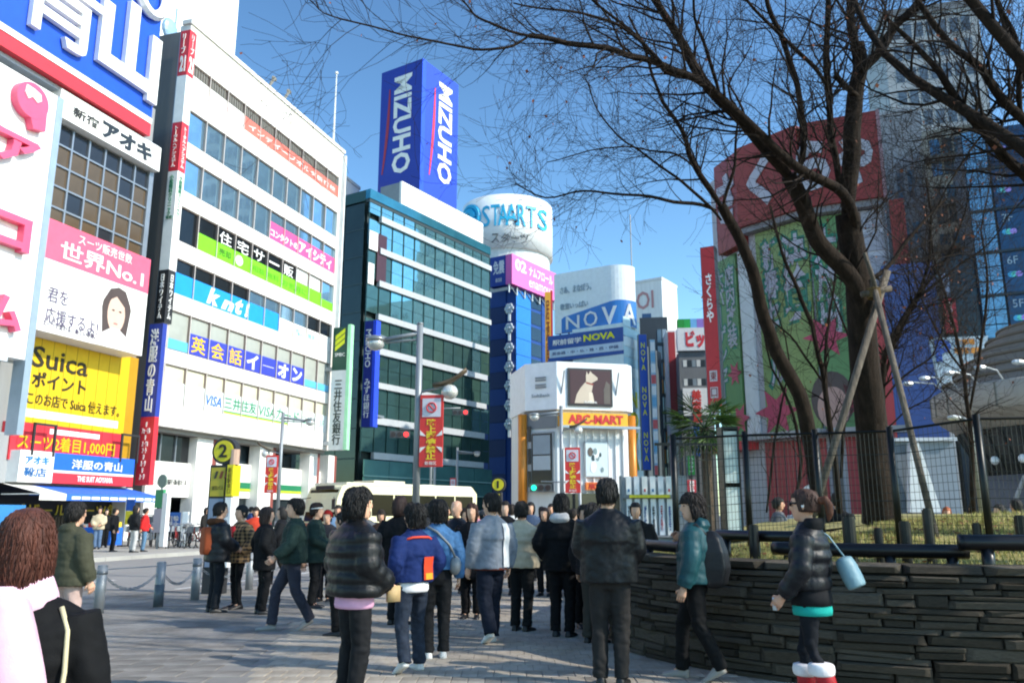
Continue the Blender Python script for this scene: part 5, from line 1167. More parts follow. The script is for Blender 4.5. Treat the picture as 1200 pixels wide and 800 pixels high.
T1.limb(L12([(1014, 400), (1008, 352), (990, 318), (962, 286), (946, 252), (934, 224), (924, 205)], 12, 11.6), .16, .125, n=10)
T1.limb(L12([(926, 208), (909, 188), (878, 152), (846, 120), (815, 80), (797, 45), (780, 17), (755, -15)], 11.6, 10.6), .115, .05, n=9)
T1.limb(L12([(1006, 290), (1001, 255), (988, 228), (962, 211), (936, 197), (912, 178), (885, 150), (850, 119), (815, 94), (780, 78), (745, 68), (710, 57), (664, 50), (622, 42)], 12, 9.8), .095, .034, n=8)
T1.limb(L12([(622, 42), (600, 55), (566, 60), (535, 53), (493, 45), (447, 35), (412, 26), (381, 17), (366, 2)], 9.8, 8.8), .022, .006, n=6)
T1.limb(L12([(664, 50), (622, 42), (587, 33), (560, 22), (548, 8), (535, -8)], 9.85, 9.4), .024, .01, n=6)
T1.limb(L12([(930, 196), (941, 188), (939, 140), (934, 105), (920, 56), (902, 17), (896, -10)], 11.6, 11.2), .062, .036)
T1.limb(L12([(985, 226), (979, 190), (976, 165), (972, 120), (970, 80), (971, 30), (972, -10)], 12, 11.4), .066, .045)
T1.limb(L12([(972, 105), (955, 80), (925, 52), (895, 22), (870, -8)], 11.6, 11), .04, .02)
T1.limb(L12([(846, 120), (835, 85), (826, 50), (815, 20), (812, -10)], 11, 10.5), .035, .018)
T1.limb(L12([(815, 94), (780, 85), (748, 45), (715, 20), (690, -5)], 10.8, 10), .034, .016)
T1.limb(L12([(745, 68), (770, 130), (755, 110), (742, 160)], 10.3, 10), .02, .008) if False else None
T1.limb(L12([(780, 78), (740, 40), (700, 22), (650, 12), (600, 4)], 10.4, 9.6), .03, .01, n=6)
T1.limb(L12([(1000, 330), (1025, 325), (1050, 300), (1080, 262), (1110, 232)], 12, 12.4), .05, .02)
T1.finish(.95, (.7, 1.7), 21)
T2 = Tree('bare_tree', 'slender leaning bare tree left of the propped tree, in front of the green hoardings', 952, 520, 13.4)
T2.limb(L12([(962, 600), (952, 530), (940, 475), (926, 440), (911, 412), (897, 372), (882, 317), (872, 292), (860, 266), (845, 240)], 13.4, 13), .14, .08, 'trunk', False, 10)
T2.limb(L12([(845, 242), (832, 222), (820, 203), (807, 182), (803, 165), (797, 150), (777, 120), (770, 100), (755, 60), (738, 18)], 13, 12.2), .065, .018)
T2.limb(L12([(847, 242), (852, 222), (860, 192), (862, 160), (866, 130)], 13, 12.8), .04, .016)
T2.limb(L12([(838, 246), (822, 240), (790, 237), (765, 231), (740, 230), (708, 226), (675, 224), (640, 231), (605, 216)], 13, 11.6), .04, .01, n=6)
T2.limb(L12([(845, 258), (830, 240), (800, 215), (777, 198), (750, 177), (725, 160), (700, 128), (690, 100)], 13, 12), .035, .01, n=6)
T2.limb(L12([(812, 196), (790, 180), (760, 176), (730, 172), (690, 178), (640, 190)], 12.7, 11.8), .025, .008, n=6)
T2.finish(.9, (.6, 1.5), 22)
T3 = Tree('bare_tree', 'thin multi-stemmed bare tree between the two larger trunks', 985, 520, 14)
T3.limb(L12([(985, 600), (975, 520), (966, 450), (956, 400), (940, 350), (925, 320), (912, 280), (902, 240)], 14, 13.6), .06, .02, 'trunk', True, 8)
T3.limb(L12([(972, 500), (968, 440), (970, 380), (978, 330), (985, 280)], 14, 14), .045, .015)
T3.limb(L12([(966, 450), (945, 420), (925, 395), (900, 370), (878, 330)], 14, 13.6), .03, .01)
T3.limb(L12([(985, 560), (990, 480), (1000, 420), (985, 370), (965, 320)], 14, 14.3), .05, .012)
T3.limb(L12([(930, 600), (938, 540), (928, 480), (905, 430), (893, 380)], 14, 14), .05, .012)
T3.limb(L12([(898, 600), (905, 540), (916, 470), (925, 420), (905, 350)], 14.4, 14), .035, .01)
T3.finish(.9, (.5, 1.2), 23, .2)
T4 = Tree('bare_tree', 'twiggy bare tree right of the propped trunk, in front of the blue signboard', 1050, 500, 14.5)
T4.limb(L12([(1036, 600), (1034, 520), (1034, 430), (1042, 404), (1060, 370), (1080, 336), (1090, 300), (1092, 250), (1085, 210)], 14.5, 14.5), .07, .015, 'trunk', True, 8)
T4.limb(L12([(1060, 372), (1068, 356), (1100, 330), (1126, 310), (1160, 285), (1190, 240)], 14.5, 14.3), .04, .01)
T4.limb(L12([(1036, 440), (1050, 400), (1075, 350), (1110, 300), (1130, 250), (1140, 200)], 14.5, 14.6), .045, .01)
T4.limb(L12([(1035, 470), (1060, 440), (1090, 420), (1100, 400), (1110, 360)], 14.5, 14.6), .03, .01)
T4.limb(L12([(1040, 500), (1066, 480), (1090, 465), (1105, 440)], 14.5, 14.5), .025, .008)
T4.finish(2.6, (.5, 1.3), 24, .2)
T5 = Tree('bare_tree', 'bare tree rooted beyond the right edge whose dark limbs lean in from the right', 1310, 590, 9.5)
T5.limb(L12([(1325, 640), (1318, 520), (1300, 400), (1262, 300), (1232, 255)], 9.5, 9.4), .2, .13, 'trunk', False, 12)
T5.limb(L12([(1236, 262), (1212, 222), (1200, 206), (1165, 168), (1130, 126), (1105, 94), (1088, 74), (1060, 42), (1039, 20)], 9.4, 9.2), .095, .022)
T5.limb(L12([(1262, 300), (1240, 200), (1212, 152), (1190, 134), (1165, 108), (1144, 77), (1109, 49), (1081, 10), (1066, -15)], 9.4, 9.0), .09, .03)
T5.limb(L12([(1196, 140), (1194, 108), (1191, 55), (1172, 12), (1160, -20)], 9.3, 9), .045, .022)
T5.limb(L12([(1200, 206), (1180, 180), (1150, 158), (1120, 152), (1088, 158)], 9.3, 9.1), .03, .007)
T5.limb(L12([(1165, 168), (1150, 160), (1120, 200), (1100, 240)], 9.3, 9.1), .02, .007)
T5.limb(L12([(1245, 230), (1260, 120), (1290, 20), (1300, -60)], 9.4, 9), .1, .04)
T5.finish(.95, (.6, 1.4), 25)
T6 = Tree('bare_tree', 'bushy thicket of fine brown twigs behind the fence at the far right', 1150, 520, 16)
T6.limb(L12([(1140, 600), (1138, 520), (1130, 440), (1112, 360), (1095, 300), (1085, 240)], 16, 16), .06, .012, 'trunk', True, 8)
T6.limb(L12([(1137, 480), (1150, 400), (1158, 330), (1150, 270), (1160, 215)], 16, 16), .045, .01)
T6.limb(L12([(1132, 440), (1105, 400), (1080, 350), (1062, 290)], 16, 16), .04, .01)
T6.finish(2.4, (.6, 1.4), 26, .15)
def simple_tree(label, x, y, hgt, seed, group):
    t = Tree('bare_tree', label, 600, 603, 25, group); t.O = Vector((x, y, mz(x, y) - .1 if Vector((x - 8, y - 12)).length < 7 else 0)); t.e.location = t.O; random.seed(seed)
    def lm(pts, r0, r1, name='limb', kids=True):
        P = smooth([Vector(p) for p in pts], 4); L = len(P); rs = [r0 + (r1 - r0) * i / (L - 1) for i in range(L)]
        MB().tube(P, rs, 8).build(name, BARK, t.e, True)
        if kids:
            for i in range(L // 4, L): t.seeds.append((P[i] + t.O, (P[i] - P[i - 1]).normalized(), rs[i], 0))
    lm([(0, 0, 0), (.08, .05, hgt * .2), (0, .1, hgt * .4)], .2, .14, 'trunk', False)
    for k in range(7):
        a = k * 6.283 / 7 + random.uniform(-.3, .3); q = random.uniform(.7, 1.1)
        lm([(0, .1, hgt * .38), (cos(a) * hgt * .14 * q, sin(a) * hgt * .14 * q, hgt * .58), (cos(a) * hgt * .3 * q, sin(a) * hgt * .3 * q, hgt * .78), (cos(a) * hgt * .36 * q, sin(a) * hgt * .36 * q, hgt * 1.0)], .09, .02)
    t.finish(1.1, (.7, 1.6), seed)
simple_tree('bare plane tree beside the planter, out to the right', 6.3, 7.5, 7.6, 31, 'bare trees in the planter')
simple_tree('bare plane tree further right on the plaza', 8.6, 4.0, 9.0, 32, 'bare trees in the planter')
# stakes propping the tree
STK = M('#5c5348', .75, kind='bark'); 
for lab, a, b, r in (('thick pale wooden stake leaning right against the big trunk', (938, 590, 11.0), (1040, 318, 11.9), .052), ('grey stake leaning left from lawn to the trunk fork', (1102, 650, 9.6), (1022, 328, 11.7), .042), ('thin steel prop high on the trunk', (1013, 296, 11.6), (1030, 352, 11.6), .03)):
    pa, pb = at(*a), at(*b)
    if a[1] > 500: pa.z = min(pa.z, mz(pa.x, pa.y) - .05)
    MB().tube([Vector((0, 0, 0)), (pb - pa) * .5 + Vector((.01, 0, .01)), pb - pa], r, 9).build('tree_stake', STK, None, True, pa); o = COL.objects[-1]; tag(o, lab, 'stake', 'tree stakes')
p = at(1022, 345, 11.75); m = MB(); m.tube([(-.2, -.1, -.03), (.22, -.12, .06)], .045, 8); tag(m.build('cross_stake', STK, None, True, p), 'short cross stake lashed to the trunk below the fork', 'stake')
m = MB()
for k in range(5): m.tube([(-.02 + .085 * cos(a), -.1 + .085 * sin(a), -.07 + k * .03) for a in [j * pi / 6 for j in range(13)]], .014, 5)
m.build('rope_tie', M('#6d5a3c', .95, kind='cloth'), COL.objects[-1])
# palm behind the news rack
pp = at(828, 560, 20); palm = empty('palm_tree', (pp.x, pp.y, 0), 0, 'small shaggy palm behind the black fence posts', 'tree')
zp = at(828, 500, 20).z
MB().tube([(0, 0, 0), (.05, 0, zp * .5), (0, 0, zp)], [.16, .13, .12], 8).build('trunk', M('#4a3d30', .95, kind='bark'), palm)
random.seed(8); PG = [M('#3c5a26', .6), M('#587536', .6), M('#28401c', .6)]
for k in range(52):
    a = random.uniform(0, 6.28); el = random.uniform(-.95, 1.1); L = random.uniform(.75, 1.15); m = MB(); base_ = Vector((0, 0, zp)); d = Vector((cos(a) * cos(el), sin(a) * cos(el), sin(el)))
    mid = base_ + d * L * .55; m.tube([base_, mid], .012, 4)
    for j in range(13):
        b_ = R(-75 + j * 12.5); u = d.orthogonal().normalized(); v = (Vector((0, 0, 1)).cross(d)).normalized(); dr = (d * cos(b_) + v * sin(b_)); tip = mid + dr * L * .52 + Vector((0, 0, -.16 * random.uniform(.4, 1.3))); w_ = dr.cross(Vector((0, 0, 1))).normalized() * .016
        md = mid.lerp(tip, .5) + Vector((0, 0, .03)); m.face([mid, md + w_, tip]); m.face([mid, tip, md - w_])
    m.build('palm_frond', PG[k % 3], palm)
# glass display case behind the fence, news rack, round drum tower
Dc = Bd('glass_display_case', 'tall narrow lit glass case with dark frame behind the wire fence', 'display case', 858, 560, 15, 88)
d0_, d1_ = Dc.X(848, 560), Dc.X(868, 560); dz0, dz1 = 1.0, Dc.Z(858, 503)
for k in range(2): Dc.box('glass_panel', M('#cfe0de', .15, 0, 'glass'), d0_ + .03, d1_ - .03, 0, .02, dz0 + .1 + k * (dz1 - dz0 - .1) / 2, dz0 + (k + 1) * (dz1 - dz0) / 2 - .03)
m = MB()
for u in (d0_, d1_ - .03): m.box(u, u + .03, -.02, .3, 0, dz1)
m.box(d0_, d1_, -.02, .3, dz1 + .002, dz1 + .05); m.box(d0_ + .031, d1_ - .031, .021, .3, 0, dz0); m.box(d0_ + .031, d1_ - .031, .28, .3, dz0, dz1); m.build('case_frame', M('#2b2f2e', .4, .4), Dc.e)
m = MB(); 
for k in range(11): m.box(d0_ - 1.2 + k * .1, d0_ - 1.18 + k * .1, 0, .02, 0, dz1 - .3)
m.box(d0_ - 1.25, d0_ - .1, -.01, .03, dz1 - .3, dz1 - .25); m.box(d0_ - 1.25, d0_ - .1, -.01, .03, 1.0, 1.05); tag(m.build('railing_panel', PIPE, None), 'dark upright bar railing left of the lit glass case', 'railing'); o = COL.objects[-1]; o.location = Dc.O; o.rotation_euler = (0, 0, Dc.phi)
NR = Bd('news_rack', 'white news rack with two rows of upright magazines and yellow shelf strip', 'rack', 765, 600, 14.5, 96)
r0_, r1_ = NR.X(731, 590), NR.X(792, 590); rzt, rzm, rzb = NR.Z(765, 557), NR.Z(765, 582), NR.Z(765, 627)
NR.box('back_panel', M('#b9bcbf', .5, .2), r0_ - .02, r1_ + .02, .12, .18, .9, rzt - .02); NR.box('end_panel', M('#8a8e93', .4, .3), r1_ + .021, r1_ + .2, .0, .5, .2, rzt); NR.box('end_panel', M('#6f7479', .4, .3), r0_ - .06, r0_ - .021, .0, .5, .2, rzt)
NR.box('shelf_strip', M('#e2d22c', .5), r0_ + .1, r1_ - .1, -.04, -.01, rzm - .015, rzm + .04); NR.box('shelf', GREY, r0_, r1_, -.008, .119, rzm - .02, rzm - .001); NR.box('shelf', GREY, r0_, r1_, -.01, .119, rzb - .03, rzb); NR.box('rack_base', M('#57595c', .5), r0_ + .02, r1_ - .02, .02, .45, .03, .89)
for rw, (za_, zb_) in enumerate(((rzm + .041, rzt - .01), (rzb + .005, rzm - .03))):
    for k in range(6):
        u = r0_ + .03 + k * (r1_ - r0_ - .06) / 6; w_ = (r1_ - r0_ - .06) / 6
        NR.box('magazine', M(('#f0f0ee', '#dfe4e8', '#f2efe8')[k % 3], .4, kind='print'), u + .02, u + w_ - .03, .03, .09, za_, zb_)
        if rw: NR.T(('週刊', '新聞', '雑誌', '特集', '号外', '春号')[k], u + w_ * .3, u + w_ * .6, za_ + .08, zb_ - .12, M(('#31353a', '#b23a40', '#2a4d8c')[k % 3]), y=.028, vert=True, ext=.004, bold=.02)
        else: NR.box('magazine_band', M(('#3a7fb0', '#d0d4d8', '#c34a50')[k % 3], .4), u + .05, u + w_ - .06, .022, .0299, za_ + .05, za_ + .1)
D = empty('round_drum_tower', at(1290, 603, 30).to_2d().to_3d(), 0, 'round concrete vent tower with stepped dome and broad pale band', 'tower')
def dz(py, t=28.5): return at(1240, py, t).z
CON = M('#7d756a', .85, kind='streak'); rD = 5.15
e0_, e1_ = dz(478), dz(446)
m = MB(); prof = [(rD * .84, e0_ - .55), (rD * .985, e0_), (rD, e0_ + .06), (rD, e1_), (rD * .97, e1_ + .08)]
m.loft([[(q * cos(2 * pi * j / 56), q * sin(2 * pi * j / 56), z_) for j in range(56)] for q, z_ in prof]); m.build('eave_band', M('#a8a092', .7, kind='streak'), D, True)
for k in range(28):
    a = 2 * pi * k / 28; MB().tube([(rD * 1.003 * cos(a), rD * 1.003 * sin(a), e0_ + .07), (rD * 1.003 * cos(a), rD * 1.003 * sin(a), e1_)], .03, 4).build('band_joint', M('#7d766a', .8), D)
for k in range(6): 
    q = rD * (.95 - k * .085); MB().cyl(0, 0, e1_ + .06 + k * .41, e1_ + .44 + k * .41, q, q * .94, 48).build('dome_step', CON, D); MB().cyl(0, 0, e1_ + .38 + k * .41, e1_ + .46 + k * .41, q * .965, q * .965, 48).build('dome_lip', M('#6f6658', .85), D)
MB().cyl(0, 0, 0, e0_ - 2.2, rD * .70, n=40).build('drum_wall', M('#5d6064', .7, kind='streak'), D, True)
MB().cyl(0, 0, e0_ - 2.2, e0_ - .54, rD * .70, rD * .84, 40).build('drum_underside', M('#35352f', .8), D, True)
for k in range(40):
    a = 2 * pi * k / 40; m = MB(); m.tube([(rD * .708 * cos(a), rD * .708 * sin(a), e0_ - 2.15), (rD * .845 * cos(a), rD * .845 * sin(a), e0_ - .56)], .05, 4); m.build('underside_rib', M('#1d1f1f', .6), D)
for k in range(9):
    a = R(176 + k * 11); x, y = rD * .99 * cos(a), rD * .99 * sin(a)
    m = MB(); m.tube([(x, y, e1_ + .05), (x * 1.06, y * 1.06, e1_ + .35), (x * 1.22, y * 1.22, e1_ + .42)], .03, 5); m.ell((x * 1.25, y * 1.25, e1_ + .36), (.22, .12, .1), 8, 6); m.build('eave_lamp', M('#d3d6d4', .3, .3), D)
for k in range(7):
    a = R(190 + k * 16); m = MB(); m.ell((rD * .8 * cos(a), rD * .8 * sin(a), e0_ - 1.7), .16, 8, 6); m.build('globe_light', M('#e9ebe8', .3), D, True)
for k in range(2):
    for sgn in (-1, 1):
        a = R(205 + k * 30); a2 = a + sgn * R(11); m = MB(); m.tube([(rD * .78 * cos(a), rD * .78 * sin(a), e0_ - 2.3), (rD * .98 * cos(a2), rD * .98 * sin(a2), .0)], .08, 6); m.build('slanting_strut', M('#a8a69e', .5), D)
# grey lamp with bent neck by the drum
p = at(1150, 600, 16); e = empty('plaza_lamp', (p.x, p.y, 1.2), 0, 'bent neck plaza lamp post before the drum tower', 'lamp')
zt_ = at(1150, 486, 16).z - 1.2; m = MB(); m.tube([(0, 0, 0), (0, 0, zt_ - .25), (-.08, 0, zt_ - .05), (-.25, 0, zt_)], .045, 8); m.build('pole', M('#a7aaa8', .4, .4), e, True); m = MB(); m.ell((-.33, 0, zt_ - .01), (.14, .09, .06), 10, 6); m.build('lamp_head', M('#dcdedb', .3), e, True)
# low pale building pieces beyond the lawn
U = Bd('pale_hut', 'low pale hut with slanting white side beyond the lawn fence', 'kiosk', 1080, 560, 22, 95)
U.box('wall', M('#727d89', .5, kind='streak'), U.X(1052, 560), U.X(1122, 560), 0, 2.5, 0, U.Z(1080, 517)); U.box('roof', M('#b7bdc4', .5), U.X(1050, 560), U.X(1124, 560), -.15, 2.6, U.Z(1080, 517) + .002, U.Z(1080, 513))
MB().prismy([U.F(1060, 600), U.F(1096, 600), U.F(1070, 520), U.F(1060, 520)], -.4, -.16).build('slanting_panel', M('#d6d9da', .5, kind='streak'), U.e)
# ================================================================ street furniture
STEEL = M('#a3a7aa', .4, .5); GALV = M('#8f9497', .5, .4)
# steel bollards with chains along the plaza edge
bpos = []
for px, py in ((115, 719), (185, 711), (228, 703)): bpos.append(ground(px, py, .03))
dv = (bpos[2] - bpos[1]).normalized()
bpos = [bpos[0] - Vector((.35, 2.6, 0))] + bpos + [bpos[2] + dv * 2.0 * k for k in range(1, 4)]
bl = ['steel bollard nearest the pink scarf wearer, partly behind the olive coat', 'squat steel bollard at the left end of the visible chain', 'steel bollard with dark lower half in the middle of the chain', 'steel bollard just left of the fur hooded couple'] + ['first steel bollard beyond the fur hooded couple, hidden by the crowd', 'second steel bollard beyond the fur hooded couple, hidden by the crowd', 'third steel bollard beyond the fur hooded couple, hidden by the crowd']
for k, p in enumerate(bpos):
    e = empty('bollard', p, 0, bl[k], 'bollard', 'chained bollards along the plaza edge')
    m = MB(); m.cyl(0, 0, 0, .70, .075, n=16); m.cyl(0, 0, .70, .72, .075, .06, n=16); m.build('post', GALV, e, True); MB().cyl(0, 0, .003, .36, .078, n=16).build('dark_sleeve', M('#5d6468', .5, .3), e, True) if k == 2 else MB().cyl(0, 0, .58, .63, .079, n=16).build('collar', M('#6d7276', .4, .4), e, True)
for k in range(len(bpos) - 1):
    a, b = bpos[k] + Vector((0, 0, .6)), bpos[k + 1] + Vector((0, 0, .6)); m = MB(); n = 26
    for i in range(n):
        t0, t1 = i / n, (i + 1) / n; f = lambda t: a.lerp(b, t) - Vector((0, 0, 1.1 * t * (1 - t))) - a
        p0, p1 = f(t0), f(t1); dd = (p1 - p0); u = dd.normalized(); v = (u.cross(Vector((0, 0, 1))) if i % 2 else Vector((0, 0, 1))).normalized() * .018
        m.tube([p0 - u * .01 + v, p1 + u * .01 + v], .007, 4); m.tube([p0 - u * .01 - v, p1 + u * .01 - v], .007, 4)
    tag(m.build('chain', GALV, None, False, a), ('chain sagging from the bollard hidden by the pink scarf wearer', 'long sagging chain at the left, running to the dark sleeved bollard', 'short sagging chain between dark sleeved bollard and the next one', 'chain sagging behind the fur hooded couple', 'first chain hidden by the crowd beyond the couple', 'second chain hidden by the crowd beyond the couple')[k], 'chain', 'chains between the bollards')
    m = MB(); a2, b2 = a + Vector((0, 0, .05)), b + Vector((0, 0, .05)); m.tube([a2 - a, b2 - a], .008, 5); m.build('cable', GALV, COL.objects[-1])
# lamp posts
def banner(e, x0, x1, z0, z1, y, txt='路上喫煙禁止'):
    w_ = x1 - x0; h = z1 - z0; box('banner', M('#d0342f', .5, kind='print'), e, x0, x1, y, y + .05, z0, z1)
    box('banner_notice', M('#cfcdd6', .5), e, x0 + w_ * .1, x1 - w_ * .1, y - .012, y - .001, z1 - h * .31, z1 - h * .05)
    cx, cz, q = (x0 + x1) / 2, z1 - h * .18, w_ * .2
    MB().tube([(cx + q * cos(k * pi / 10), y - .025, cz + q * sin(k * pi / 10)) for k in range(21)], .018 * w_ / .5, 5).build('ban_ring', M('#c9434a'), e); MB().tube([(cx - q * .7, y - .025, cz + q * .7), (cx + q * .7, y - .025, cz - q * .7)], .016 * w_ / .5, 5).build('ban_bar', M('#c9434a'), e)
    T(e, txt, cx - w_ * .22, cx + w_ * .22, z0 + h * .1, z1 - h * .34, M('#ecd02c', .5), y=y - .004, vert=True, bold=.03, ext=.006); T(e, '新宿区', cx - w_ * .25, cx + w_ * .25, z0 + h * .025, z0 + h * .075, SWHITE, y=y - .004, ext=.006)
    for sg in (-1, 1):
        for k in range(2): zc = z0 + h * (.42 - .14 * k); MB().prismy([(cx + sg * w_ * .22, zc), (cx + sg * w_ * .48, zc + h * .05 * (1 - 2 * k) + h * .035), (cx + sg * w_ * .48, zc + h * .05 * (1 - 2 * k) - h * .035)][::sg], y - .01, y - .002).build('banner_ray', SWHITE, e)
def lamp_post(label, px, t, top_py, arm_side, arm_len, low_py=None, bpxs=None, bpys=None, bside=1, r=.085):
    p = at(px, 603, t); e = empty('street_lamp', (p.x, p.y, .03), R(-8), label, 'street lamp', 'street lamps with banners')
    H_ = at(px, top_py, t).z; m = MB(); m.cyl(0, 0, 0, 1.2, r * 1.25, n=14); m.cyl(0, 0, 1.2, H_, r, r * .85, 14); m.cyl(0, 0, H_, H_ + .04, r * .9, n=14); m.build('pole', GALV, e, True)
    m = MB(); m.tube([(0, 0, H_ - .2), (arm_side * arm_len, 0, H_ - .34)], .05, 8); m.tube([(0, 0, H_ - .34), (arm_side * arm_len * .9, 0, H_ - .40)], .028, 6); m.build('arm', GALV, e, True)
    x = arm_side * (arm_len + .14)
    m = MB(); m.ell((x, 0, H_ - .42), (.2, .2, .16), 16, 10); m.build('lamp_globe', M('#c9cbc6', .12, .35), e, True); m = MB(); m.ell((x, 0, H_ - .32), (.23, .23, .1), 16, 8); m.build('lamp_hood', M('#8d908f', .35, .5), e, True)
    if low_py:
        z = at(px, low_py, t).z; s_ = -arm_side; m = MB(); m.tube([(0, 0, z), (s_ * .6, 0, z + .12)], .03, 6); m.build('lower_arm', GALV, e, True); m = MB(); m.ell((s_ * .72, 0, z), (.19, .19, .17), 14, 10); m.build('lower_globe', M('#d6d6d0', .15, .3), e, True)
        m = MB(); m.loft([[(s_ * .35 + s_ * .75 * q, -.16 * (1 - q * .4), z + .12 + .34 * q ** 2), (s_ * .35 + s_ * .75 * q, .16 * (1 - q * .4), z + .12 + .34 * q ** 2), (s_ * .35 + s_ * .75 * q, .1, z + .2 + .33 * q ** 2), (s_ * .35 + s_ * .75 * q, -.1, z + .2 + .33 * q ** 2)] for q in (0, .25, .5, .75, 1)]); m.build('wing_shade', M('#5d4f3c', .5, .2), e, True)
    if bpys:
        z0, z1 = at(px, bpys[1], t).z, at(px, bpys[0], t).z; w_ = (bpxs[1] - bpxs[0]) * t / 960
        x0 = (bpxs[0] - px) * t / 960 - .0; banner(e, x0, x0 + w_, z0, z1, -.1)
        m = MB(); 
        for z in (z0 + .03, z1 - .05): m.box(min(0, x0), max(0, x0 + w_), -.045, -.02, z, z + .02)
        m.build('banner_rod', GALV, e)
lamp_post('tall steel lamp post nearest the crowd with large red smoking ban banner', 487, 18, 371, -1, .9, 457, (491, 519), (461, 548))
lamp_post('lamp post before the white office block with a small red banner on its left', 325, 36, 482, 1, 1.15, 531, (308, 323), (533, 578))
lamp_post('distant slim lamp post right of the big red banner', 535, 54, 524, 1, 1.2, None, (527, 534), (560, 590))
lamp_post('lamp post before the shoe shop with a red banner on its right', 659, 34, 474, -1, 1.0, 503, (663, 681), (524, 578))
# bus stop pillars
def stop_pillar(label, px, t, top, num, pw_=26, simple=False):
    p = at(px, 603, t); e = empty('stop_pillar', (p.x, p.y, .03), R(-12), label, 'bus stop', 'numbered yellow bus stop pillars'); k = t / 960
    z = lambda py: at(px, py, t).z - .03
    H_ = z(top); r = 12.5 * t / 960 if not simple else 6.8 * t / 960
    YB = M('#d8c81d', .45, kind='print'); m = MB(); a = [(r * 1.25 * cos(q * pi / 12), H_ - r * 1.2 + r * 1.25 * sin(q * pi / 12)) for q in range(24)]; m.prismy(a, -.06, .12); m.build('disc_case', DK, e); MB().prismy([(r * cos(q * pi / 14), H_ - r * 1.2 + r * sin(q * pi / 14)) for q in range(28)], -.08, -.061).build('number_disc', YB, e)
    T(e, num, -r * (.45 if num != '1' else .2), r * (.42 if num != '1' else .16), H_ - r * 1.8, H_ - r * .55, M('#222018'), y=-.085, bold=.02, ext=.01)
    w_ = pw_ * k / 2; zt_ = H_ - r * 2.5; zm_ = zt_ - (.60 if not simple else .5); 
    MB().box(-.05, .05, 0, .1, zt_, H_ - r * 2).build('neck', DK, e); box('back_case', DK, e, -w_ - .04, w_ * .5, -.05, .2, 0, zt_)
    box('yellow_panel', M('#b3a12b', .45, kind='print'), e, -w_, w_ * .28, -.075, -.051, zm_, zt_ - .05); box('grey_panel', M('#78869c', .4, kind='print'), e, -w_, w_ * .28, -.075, -.051, .5, zm_ - .04)
    if not simple:
        T(e, '都営バス', -w_ + .04, w_ * .2, zm_ + .12, zm_ + .2, M('#5d5420'), y=-.077, ext=.005)
        for q in range(3): MB().prismy([(-w_ * .7 + q * .11, zm_ + .34), (-w_ * .7 + q * .11 + .05, zm_ + .34), (-w_ * .7 + q * .11 + .09, zm_ + .48), (-w_ * .7 + q * .11 + .04, zm_ + .48)], -.085, -.077).build('slash_mark', M('#7b4128' if q else '#3d3a2a'), e)
        box('side_yellow', M('#e6d21c', .45, kind='print'), e, w_ * .5 + .01, w_ * 1.1, -.1, .18, zm_, zt_); box('side_white', SWHITE, e, w_ * .5 + .01, w_ * 1.1, -.1, .18, .5, zm_ - .02); T(e, '新宿駅東口', w_ * .62, w_ * .98, zm_ + .05, zt_ - .05, M('#4b441a'), y=-.105, vert=True, ext=.005); T(e, 'のりば', w_ * .65, w_ * .95, zm_ - .9, zm_ - .2, M('#3b506e'), y=-.105, vert=True, ext=.005)
        m = MB(); m.cyl(w_ * .9, .0, zt_ + .003, zt_ + .3, .09, n=10); m.build('small_beacon', M('#c9a48d', .4), e)
stop_pillar('yellow numbered bus stop pillar with a 2 behind the fur hooded couple', 259, 15.8, 512, '2', 28)
stop_pillar('small distant yellow bus stop pillar with a 1 before the blue tower', 584, 29, 559, '1', 15, True)
# traffic lights
def traffic_light(label, px, py, t, col, side):
    p = at(px, 603, t); x = side * 2.2; e = empty('traffic_light', (p.x - x, p.y, 0), 0, label, 'traffic light', 'traffic lights at the crossing'); z = at(px, py, t).z
    m = MB(); m.cyl(0, 0, 0, z + .5, .09, n=10); m.tube([(0, 0, z + .3), (x, 0, z + .35)], .05, 6); m.build('pole', GALV, e, True); box('signal_case', M('#4a4d4f', .5), e, x - .62, x + .62, -.1, .12, z - .2, z + .22)
    for k, c in enumerate(('#16b890', '#5a4a18', '#e02a2a')):
        on = (k == 0 and col == 'g') or (k == 2 and col == 'r'); m = MB(); m.prismy(oval(x - .4 + k * .4, z, .16, .16, 14), -.14, -.101); m.build('lens', M(c if on else '#2a1c1c', .3, emit=2.5 if on else 0), e)
traffic_light('traffic light showing green before the shoe shop side window', 634, 571, 46, 'g', -1)
traffic_light('traffic light showing red over the crossing before the glass building', 466, 507, 50, 'r', -1)
traffic_light('small traffic light showing red at the end of the glass building', 538, 480, 62, 'r', 1)
